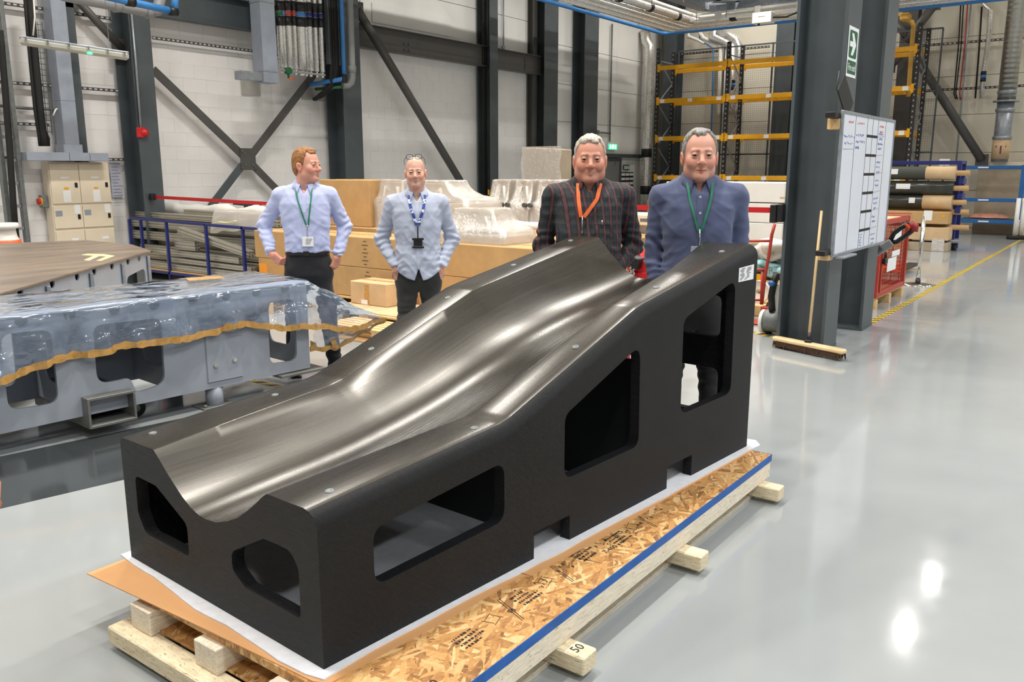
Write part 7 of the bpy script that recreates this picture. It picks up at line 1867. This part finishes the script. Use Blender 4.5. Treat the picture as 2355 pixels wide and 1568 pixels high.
# tiller of a powered truck behind the column
tl = empty('truck_tiller', 'grey truck tiller with black loop handle and red cap beside the whiteboard', 'tiller', (9.95, 2.55, 0)); to = Vector(tl.location)
def qp(px, py, X=9.95): return at(px, py, X=X)-to
q = MB(); q.beam((.0, .25, .15), qp(1990, 598), .09, .09, .01); q.beam(qp(1990, 598), qp(2052, 556), .075, .085, .01); q.build('arm', M['pipe_grey'], tl)
q = MB(); q.beam(qp(1998, 590, 9.9), qp(2028, 568, 9.9), .05, .05, .004); q.build('arm_cover', M['steel'], tl)
lp_ = [qp(*p) for p in ((2048, 552), (2056, 536), (2072, 524), (2090, 514), (2100, 520), (2096, 532), (2080, 544), (2062, 556), (2050, 558))]
q = MB(); q.tube(lp_, .026, 10); q.build('handle_loop', M['black'], tl)
q = MB(); q.tube([qp(2092, 514), qp(2104, 522), qp(2102, 532)], .04, 12); q.build('end_cap', M['brick_red'], tl)
q = MB(); q.beam(qp(2082, 515, 9.9), qp(2092, 525, 9.9), .03, .025, .004); q.build('trigger', M['orange'], tl)
q = MB(); q.bx(-.2, .5, .15, .55, .06, .3, .03); q.build('chassis', M['steel'], tl)
for y in (.2, .5):
    q = MB(); q.cyl((.0, y, .08), .08, .05, 16, 'y'); q.build('wheel', M['rubber'], tl)
dly = empty('dolly', 'low dolly hidden behind the thick column foot, only its black wheel showing', 'dolly', (8.72, 2.40, 0))
q = MB(); q.cyl((0, 0, .085), .085, .05, 20, 'y'); q.build('wheel', M['rubber'], dly)
q = MB(); q.cyl((0, 0, .085), .04, .06, 14, 'y'); q.build('hub', M['galv_dark'], dly)
q = MB(); q.bx(-.25, .2, .06, .4, .12, .17, .01); q.build('deck', M['galv_dark'], dly)
q = MB(); q.cyl((0, .36, .085), .085, .05, 20, 'y'); q.build('wheel', M['rubber'], dly)
# orange pallet truck
pt = empty('pallet_truck', 'orange pallet truck with black forks behind the chrome barrier post', 'pallet truck', (14.2, 3.0, 0))
q = MB(); q.bx(-.75, .1, .1, .5, .06, .16, .02); q.bx(-.1, .12, -.1, .7, .06, .22, .02); q.build('body', M['orange'], pt)
for y in (0.02, .48):
    q = MB(); q.bx(.1, 1.35, y-.08, y+.08, .05, .10, .006); q.build('fork', M['black'], pt)
q = MB(); q.bx(-.6, .6, .62, .72, .18, .25, .01); q.build('side_arm', M['orange'], pt)
for x in (-.6, .0):
    q = MB(); q.cyl((x, .3, .07), .07, .2, 14, 'y'); q.build('wheel', M['rubber'], pt)
st = stanchion(13.3, 2.50, 1.0, 'chrome barrier post standing in the aisle', 'chrome', .24)
q = MB(); q.cyl((0, 0, .05), .036, .07, 14); q.build('collar', M['black'], st)
# ------------------------------------------------------------------ rack of fabric rolls
RX2 = 19.5; rk = empty('roll_rack', 'dark blue steel rack holding the long black rolls', 'rack', (RX2+.35, 3.2, 0)); ko = Vector(rk.location)
def R2(px, py): return at(px, py, X=RX2)
ztop = at(2130, 370, X=RX2+.3).z
for y in (3.12, 6.3):
    for x in (-.18, .35):
        q = MB(); q.bx(x-.04, x+.04, y-3.2-.04, y-3.2+.04, 0, ztop, .005); q.build('upright', M['blue'], rk)
for y in (3.12, 6.3):
    q = MB(); q.bx(-.18, .35, y-3.2-.035, y-3.2+.035, ztop-.07, ztop, .005); q.build('top_rail', M['blue'], rk)
q = MB(); q.bx(-.20, -.12, 0-.08, 3.1, ztop-.08, ztop, .005); q.build('top_rail', M['blue'], rk)
M['roll_black'] = mat('black_shrink_film', srgb(54, 54, 48), .22, var=.15, vs=7, bump=.3, bs=14); M['roll_dull'] = mat('dull_dark_cloth', srgb(66, 68, 60), .6, var=.06)
for i, (yc, r_, m, end) in enumerate(((398, .135, 'roll_dull', 'card_pale'), (432, .145, 'roll_black', None), (464, .145, 'roll_black', 'card_pale'))):
    z = R2(2130, yc).z; ye = R2((2198, 2195, 2190)[i], yc).y
    e = empty('fabric_roll', ('top dark roll with a tan paper end', 'second shiny black film roll with a white label', 'third crinkled black film roll with a tan end')[i]+' on the blue rack', 'roll', (RX2, 4.6, z), group='rolls on the dark blue rack')
    q = MB(); q.tube([(0, 1.6, 0), (0, ye-4.6, 0)], r_, 20); q.build('roll', M[m], e)
    if end:
        q = MB(); q.tube([(0, ye-4.6+.55, 0), (0, ye-4.6+.0-.004, 0)], r_+.004, 20); q.build('paper_end', M[end], e)
    q = MB(); q.tube([(0, 1.8, 0), (0, ye-4.6-.26, 0)], .055, 12); q.build('core_tube', M['card'], e)
    q = MB(); yl_ = R2((2052, 2080, 2100)[i], yc).y-4.6; q.box((-r_*.93, yl_, .03), (.02, .28 if i < 2 else .12, .11), .002, None); q.build('label', M['paper'], e)
    q = MB(); q.bx(.0, .35, ye-4.6-.16, ye-4.6-.06, -.22, -.1, .01); q.build('bracket', M['blue'], e)
for yc in (486, 521):
    z = R2(2130, yc).z; q = MB(); q.tube([(RX2+.1, 4.5, z), (RX2+.1, R2(2226, yc).y, z)], .055, 12); o = q.build('core_tube', M['card']); tag(o, ('upper', 'lower')[yc > 500]+' bare cardboard tube end poking out beside the stacked boxes', 'tube')
for i, (px0, px1, t_, b_, m) in enumerate(((2030, 2187, 482, 514, 'card'), (2040, 2187, 516, 551, 'card_pale'), (2098, 2186, 552, 578, 'card_grey'))):
    a, c = R2(px0, t_), R2(px1, b_); z0_ = max(.0, c.z) if i < 2 else .0; x_ = RX2-.38
    z1_ = a.z if i == 0 else a.z
    e = carton('cardboard_box', x_, RX2+.1, R2(px1, b_).y, R2(px0, t_).y, z0_, z1_-.004, m, ('upper', 'middle', 'lowest plastic strapped')[i]+' of the brown boxes stacked under the black rolls', seams=False)
    if i == 0:
        for (px, w_, h_, mm) in ((2142, .16, .2, 'paper'), (2177, .05, .06, 'yellow')):
            q = MB(); q.box((-.242, R2(px, 500).y-e.location.y, .17), (.004, w_, h_)); q.build('label', M[mm], e)
    if i == 2:
        for px in (2158, 2172):
            q = MB(); q.box((-.243, R2(px, 560).y-e.location.y, .13), (.004, .12, .25)); q.build('film_strap', M['wrap'], e)
wd2 = wood_pallet('dark pallet beside the lowest box under the rolls', RX2-.5, RX2+.1, R2(2096, 560).y, R2(2050, 560).y, h=.2, boards=4)
dl = empty('dolly', 'small grey wheeled dolly at the foot of the box stack under the rolls', 'dolly', (RX2+.15, R2(2192, 560).y, 0))
q = MB(); q.bx(-.2, .3, -.1, .3, .16, .22, .01); q.build('deck', M['galv'], dl)
q = MB(); q.cyl((-.1, -.03, .07), .07, .05, 14, 'y'); q.build('wheel', M['rubber'], dl)
# ------------------------------------------------------------------ light blue rack and cabinet against the end wall
BXX = 24.6; bl = empty('shelf_frame', 'mid blue steel shelf frame at the far right wall', 'rack', (BXX, 3.1, 0)); bo = Vector(bl.location)
def B2(px, py): return at(px, py, X=BXX)-bo
for (py) in (385, 458.5, 507):
    a, c = B2(2205, py), B2(2352, py); z = a.z; q = MB(); q.bx(-.04, .04, -1.2, a.y, z-.045, z+.045, .006); q.build('rail', M['midblue'], bl)
    q = MB(); yy = B2(2262, py).y; q.bx(-.045, -.04, yy-.12, yy+.12, z-.018, z+.018); q.build('label', M['paper'], bl)
for px in (2349, 2208):
    y = B2(px, 440).y; q = MB(); q.bx(-.05, .05, y-.05, y+.05, 0, B2(px, 383).z+.04, .006); q.build('upright', M['midblue'], bl)
z = B2(2260, 503).z; q = MB(); q.bx(.0, .6, -1.1, B2(2210, 500).y, z-.03, z, .004); q.build('shelf', M['steel'], bl)
a, c = at(2252, 373, X=25.3), at(2390, 535, X=25.3)
gc = empty('grey_cabinet', 'grey film covered cabinet with cream top behind the mid blue frame', 'cabinet', (25.3, (a.y+c.y)/2, 0)); w_ = (a.y-c.y)
q = MB(); q.bx(0, .55, -w_/2, w_/2, .0, a.z-.16, .01); q.build('body', M['card_grey'], gc)
q = MB(); q.bx(-.02, .57, -w_/2-.02, w_/2+.02, a.z-.16, a.z, .01); q.build('top', M['cream'], gc)
zs_ = at(2260, 503, X=BXX).z
V, F = snet(lambda X_, Y_, Z_: ell((X_, Y_, Z_), (0, 0, 0), (.25, .48, .11))+.02*vnoise(X_*9, Y_*9, Z_*9), (-.35, -.6, -.02), (.35, .6, .2), .04)
o = mesh_np('bundle', V, F, mat('pinkish_wrapped_bundle', srgb(206, 140, 120), .4, var=.2, vs=9)); o.location = (BXX+.28, at(2270, 500, X=BXX).y, zs_+.022); tag(o, 'pinkish wrapped bundle on the low shelf of the mid blue frame', 'bundle')
for i, px in enumerate((2333, 2345)):
    p = at(px, 545, Z=0); p.x = 23.6+.0*i; p.y = at(px, 545, X=23.6).y
    e = empty('marker_post', ('left', 'right')[i]+' white plastic post on a black rubber foot at the right edge', 'post', (p.x+.1*i, p.y, 0), group='white posts at the right edge'); q = MB(); q.tube([(0, 0, .03), (0, 0, .98)], .05, 12); q.build('post', M['white'], e)
    q = MB(); q.cyl((0, 0, .045), .17, .09, 8); q.build('foot', M['rubber'], e)
q = MB(); p = at(2352, 530, X=24.1); q.box((24.2, p.y-.1, .35), (.3, .5, .16), .01); o = q.build('carton', M['paper']); tag(o, 'white carton with red print at the right edge', 'box')
q = MB(); q.box((24.2, p.y-.1, .135), (.3, .5, .27), .01); o2 = q.build('crate', M['wood']); tag(o2, 'low wooden crate under the white carton at the right edge', 'crate')
q = MB(); q.box((24.048, p.y-.02, .35), (.003, .2, .06)); q.build('print', M['red'], o)
# ------------------------------------------------------------------ services on the end wall
def ew(pts, r, m, label, X=25.7, n=10, cat='pipe', name='pipe', **k):
    q = MB(); q.tube([at(px, py, X=X) for px, py in pts], r, n); o = q.build(name, M[m]); tag(o, label, cat); return o
def strutx(p, q_, lab, X=25.75):
    a, c = at(*p, X=X), at(*q_, X=X); z = (a.z+c.z)/2; q = MB(); q.bx(-.02, .02, c.y-a.y, 0, -.03, .03); o = q.build('strut_rail', M['strut_x']); o.location = (X, a.y, z); tag(o, lab, 'rail', 'slotted strut rails on the end wall')
strutx((1535, 128), (1770, 106), 'slotted strut rail on the end wall behind the yellow racking')
strutx((2105, 106), (2420, 82), 'upper slotted strut rail at the right of the end wall')
strutx((2105, 210), (2420, 193), 'lower slotted strut rail at the right of the end wall')
ew([(2210, 5), (2204, 110), (2194, 215), (2198, 228)], .018, 'rubber', 'left black cable dropping on the end wall', name='cable', cat='cable')
ew([(2216, 5), (2210, 110), (2198, 215), (2202, 228)], .016, 'rubber', 'second black cable dropping on the end wall', name='cable', cat='cable')
ew([(2226, 0), (2218, 110), (2207, 215), (2209, 230)], .018, 'cage', 'red cable dropping on the end wall', name='cable', cat='cable')
ew([(2234, 0), (2222, 110), (2213, 220), (2204, 320), (2199, 372)], .022, 'galv', 'long thin conduit running down the end wall', name='conduit', cat='conduit')
ew([(2258, 15), (2252, 110), (2243, 226)], .022, 'rubber', 'thick black cable right of the red one on the end wall', name='cable', cat='cable')
fo_ = ew([(2252, -5), (2278, 25), (2275, 80), (2262, 170), (2257, 226)], .06, 'foil', 'slim foil lagged pipe with blue bands on the end wall', name='lagged_pipe')
for py, m in ((168, 'black'), (176, 'pipe_blue'), (184, 'black')):
    p = at(2262-(py-170)*.08, py, X=25.7); q = MB(); q.tube([p-Vector((0, 0, .045)), p+Vector((0, 0, .045))], .068, 12); q.build('marker_band', M[m], fo_)
ye = ew([(2260, -3), (2085, 14), (2072, 18), (2071, 32), (2082, 44), (2098, 50), (2101, 62), (2096, 120), (2091, 190), (2089, 222)], .055, 'pipe_yellow', 'ochre yellow gas pipe with a valve, running down behind the racking end', X=24.2, n=12)
p = at(2083, 40, X=24.2); q = MB(); q.box(p, (.25, .25, .2), .05); q.build('valve', M['pipe_yellow'], ye)
ew([(2060, 22), (2200, 6), (2300, -6)], .05, 'pipe_white', 'white pipe beside the ochre gas pipe', X=24.4)
ew([(2060, 26), (2200, 9), (2340, -8)], .035, 'pipe_blue', 'thin blue pipe below the ochre gas pipe', X=24.0)
# spiral duct
t = NT('spiral_duct_metal'); wv = t.n('ShaderNodeTexWave'); wv.wave_type = 'BANDS'; wv.bands_direction = 'Z'; wv.inputs['Scale'].default_value = 2.6; wv.inputs['Distortion'].default_value = .0; t.l(t.coord(), wv.inputs['Vector'])
t.set(Base_Color=srgb(176, 174, 166), Metallic=.85, Roughness=.3); t.bump(wv.outputs[1], .6, .01); M['spiral'] = t.m
pd = at(2312, 250, X=25.2); du = empty('spiral_duct', 'fat galvanised spiral duct coming down at the far right wall', 'duct', (25.2, pd.y, 0)); z3 = at(2310, 372, X=25.2).z; z2 = at(2312, 233, X=25.2).z; z1_ = at(2312, 340, X=25.2).z
q = MB(); q.tube([(0, 0, z2), (0, 0, 9.0)], .21, 24); q.build('spiral_length', M['spiral'], du)
q = MB(); q.tube([(0, 0, z3), (0, 0, z2)], .195, 24); q.build('lower_length', M['galv'], du)
q = MB(); q.lathe((0, 0, z2), [(.2, -.02), (.30, -.02), (.30, .02), (.2, .02)], 28); q.build('flange', M['galv'], du)
for z in (z2+.22, z2-.22, z1_+.25):
    q = MB(); q.lathe((0, 0, z), [(.2, -.05), (.225, -.03), (.225, .03), (.2, .05)], 28); q.build('joint_band', M['galv'], du)
q = MB(); q.tube([(0, 0, z1_-.28), (0, 0, z1_+.2)], .205, 24); q.build('sleeve', M['card_pale'], du)
zz_ = z1_-.05; n_ = Vector((-pd.x, -pd.y, 0)).normalized(); s_ = Vector((-n_.y, n_.x, 0)); 
for sg, m in ((-1, 'cage'), (1, 'blue')):
    q = MB(); b_ = n_*.209; q.add([b_+Vector((0, 0, zz_+.1)), b_+s_*sg*.13*-1+Vector((0, 0, zz_+.1))-n_*.04, b_+Vector((0, 0, zz_-.12))], [(0, 1, 2)]); q.build('triangle_mark', M[m], du)
p = at(2172, 373, X=20.2); q = MB(); q.box(p, (.01, .2, .14)); o = q.build('notice', M['paper']); tag(o, 'small white notice with red mark above the black rolls', 'notice'); o_ = o
q = MB(); q.box(p+Vector((-.006, .02, .0)), (.003, .07, .06)); q.build('print', M['red'], o_)
q = MB(); q.bx(p.x+.005, p.x+.03, p.y-.02, p.y+.02, 0, p.z, .003); q.build('stake', M['blue'], o_)
# ------------------------------------------------------------------ yellow pallet racking
YX = 23.6; rz = (4.6, 3.65, 2.56, 1.41)
t = NT('punched_black_upright'); s3 = t.n('ShaderNodeSeparateXYZ'); t.l(t.coord(), s3.inputs[0])
fz = t.math('FRACT', t.math('MULTIPLY', s3.outputs[2], 7.5)); hole = t.math('MULTIPLY', t.math('LESS_THAN', fz, .3), t.math('LESS_THAN', t.math('ABSOLUTE', s3.outputs[1]), .014))
t.set(Base_Color=t.mix(hole, srgb(36, 36, 38), srgb(170, 168, 158)), Roughness=.45); M['punched'] = t.m
fy = [at(1509, 300, X=YX).y, at(1668, 300, X=YX).y]; step = fy[0]-fy[1]
fyr = at(2100, 250, X=YX).y; fys = [fy[0], fy[1], (fy[1]+fyr)/2, fyr]
zc_ = [at(1512, 112, X=YX).z, at(1674, 96, X=YX).z, 5.9, at(2122, 52, X=YX).z]
rkg = empty('pallet_racking', 'tall yellow and black pallet racking along the end wall', 'racking', (YX, fys[1], 0)); oy = fys[1]
for i, (y, zt_) in enumerate(zip(fys, zc_)):
    for x in (.0, 1.0):
        q = MB(); q.bx(-.045, .045, -.05, .05, 0, zt_, .004); u = q.build('upright', M['punched'], rkg); u.location = (x, y-oy, 0)
        q = MB(); q.bx(-.08, .08, -.08, .08, 0, .012); q.build('foot', M['black'], u)
    z = .5; s = 0; first = None
    while z < zt_-.6:
        q = MB(); q.beam((.04 if s else .96, y-oy, z), (.96 if s else .04, y-oy, z+.62), .03, .03); q.build('lacing', M['galv'], rkg); z += .62; s = 1-s
    q = MB(); q.beam((.04, y-oy, zt_-.35), (.96, y-oy, zt_-.35), .03, .03); q.build('lacing', M['galv'], rkg)
for b_ in range(3):
    for k, z in enumerate(rz):
        for x in (-.06, 1.06):
            y1_, y0_ = fys[b_]-.05-oy, fys[b_+1]+.05-oy
            d = (y1_-y0_)/2; q = MB(); q.bx(-.025, .025, -d, d, -.06, .06, .006); bmo = q.build('beam', M['yellow'], rkg); bmo.location = (x, (y0_+y1_)/2, z)
            for s in (-1, 1):
                q = MB(); q.bx(-.032, .03, s*d-.035, s*d+.035, -.11, .11, .004); q.build('end_connector', M['yellow'], bmo)
            if x < 0 and k > 0:
                for yy in (-d+.16, 0, d-.16):
                    q = MB(); q.bx(-.028, -.025, yy-.07, yy+.07, -.05, .05); q.build('label', M['paper'], bmo)
                q = MB()
                for j in range(int(2*d/.2)): q.bx(.03, 1.05, -d+.1+.2*j, -d+.24+.2*j, .05, .072)
                tag(q.build('shelf_slats', M['card_pale'], bmo), kind='stuff')
# mesh backing
mx = 24.75; mz1 = at(1545, 120, X=mx).z; mt = empty('mesh_backing', 'fine dark wire mesh panel fixed behind the yellow racking', 'mesh', (mx, 0, 0))
q = MB(); y0_, y1_ = fys[3]-.3, fys[0]-.1
for k in range(int((y1_-y0_)/.06)): q.bx(-.0016, .0016, y0_+.06*k-.0016, y0_+.06*k+.0016, .4, mz1)
for k in range(int((mz1-.4)/.06)): q.bx(-.0016, .0016, y0_, y1_, .4+.06*k-.0016, .4+.06*k+.0016)
tag(q.build('wires', M['steel_brown'], mt), kind='stuff')
for z in (mz1, mz1-1.55, mz1-3.1):
    q = MB(); q.bx(-.02, .02, y0_, y1_, z-.02, z+.02); q.build('rail', M['steel'], mt)
for k in range(6):
    y = y0_+(y1_-y0_)*k/5; q = MB(); q.bx(-.02, .02, y-.02, y+.02, 0, mz1); q.build('post', M['steel'], mt)
p = at(1493, 468, X=23.2); q = MB(); q.bx(23.2, 23.3, p.y-.08, p.y+.08, 0, p.z+.12, .01); o = q.build('rack_guard', M['yellow']); tag(o, 'yellow guard at the foot of the left racking frame', 'guard')
# ------------------------------------------------------------------ hazard tape on the floor
t = NT('hazard_tape'); s3 = t.n('ShaderNodeSeparateXYZ'); t.l(t.coord(), s3.inputs[0])
fx_ = t.math('FRACT', t.math('MULTIPLY', t.math('ADD', s3.outputs[0], s3.outputs[1]), 6.5)); t.set(Base_Color=t.mix(t.math('LESS_THAN', fx_, .5), srgb(238, 206, 60), srgb(34, 34, 32)), Roughness=.4); M['hazard'] = t.m
def floor_tape(a, c, label, w=.06):
    a, c = Vector(a), Vector(c); q = MB(); q.beam(a+Vector((0, 0, .001)), c+Vector((0, 0, .001)), w, .0016); o = q.build('floor_tape', M['hazard']); tag(o, label, 'tape', 'hazard tape on the floor'); return o
ty = at(2079.5, 700, Z=0).y
floor_tape((9.6, ty, 0), (25.9, ty, 0), 'long yellow and black floor tape along the right aisle', .075)
a, c = at(566, 872, Z=0), at(660, 893, Z=0); d = (c-a); floor_tape(a-d*.6, c+d*.3, 'short yellow and black floor tape by the end of the steel fixture', .055)
a, c = at(1722, 762, Z=0), at(1800, 780, Z=0); floor_tape(a, c, 'yellow and black floor tape between the mould and the thick column', .05)
# ------------------------------------------------------------------ somebody at the left edge
make_person('person passing at the left edge, only a pale blue sleeve and a hand in view', (.60, 2.317), 1.78, dict(
    seed=30, yaw=3.03, head=1.05, hem=.85, skin=srgb(206, 140, 108), brow=srgb(90, 66, 50), hairmat=hair4, line=L_full, shirt=M['shirt1'], trousers=M['trouser_black'], feet=((-.02, .05), (-.20, -.14)),
    arms=(((.200, -.02, 1.40), (.150, -.12, 1.12), (.205, .03, .93), (.40, .3, -.85), (-1, .1, 0), .32), ((-.185, -.02, 1.42), (-.245, -.06, 1.14), (-.26, .10, .92), (-.1, .35, -.93), (1, .1, 0), .85)),
    lan=dict(m=M['lan_green'], w=.011, z=1.2, drop=.05, badge='white', bw=.08, h=.07)))
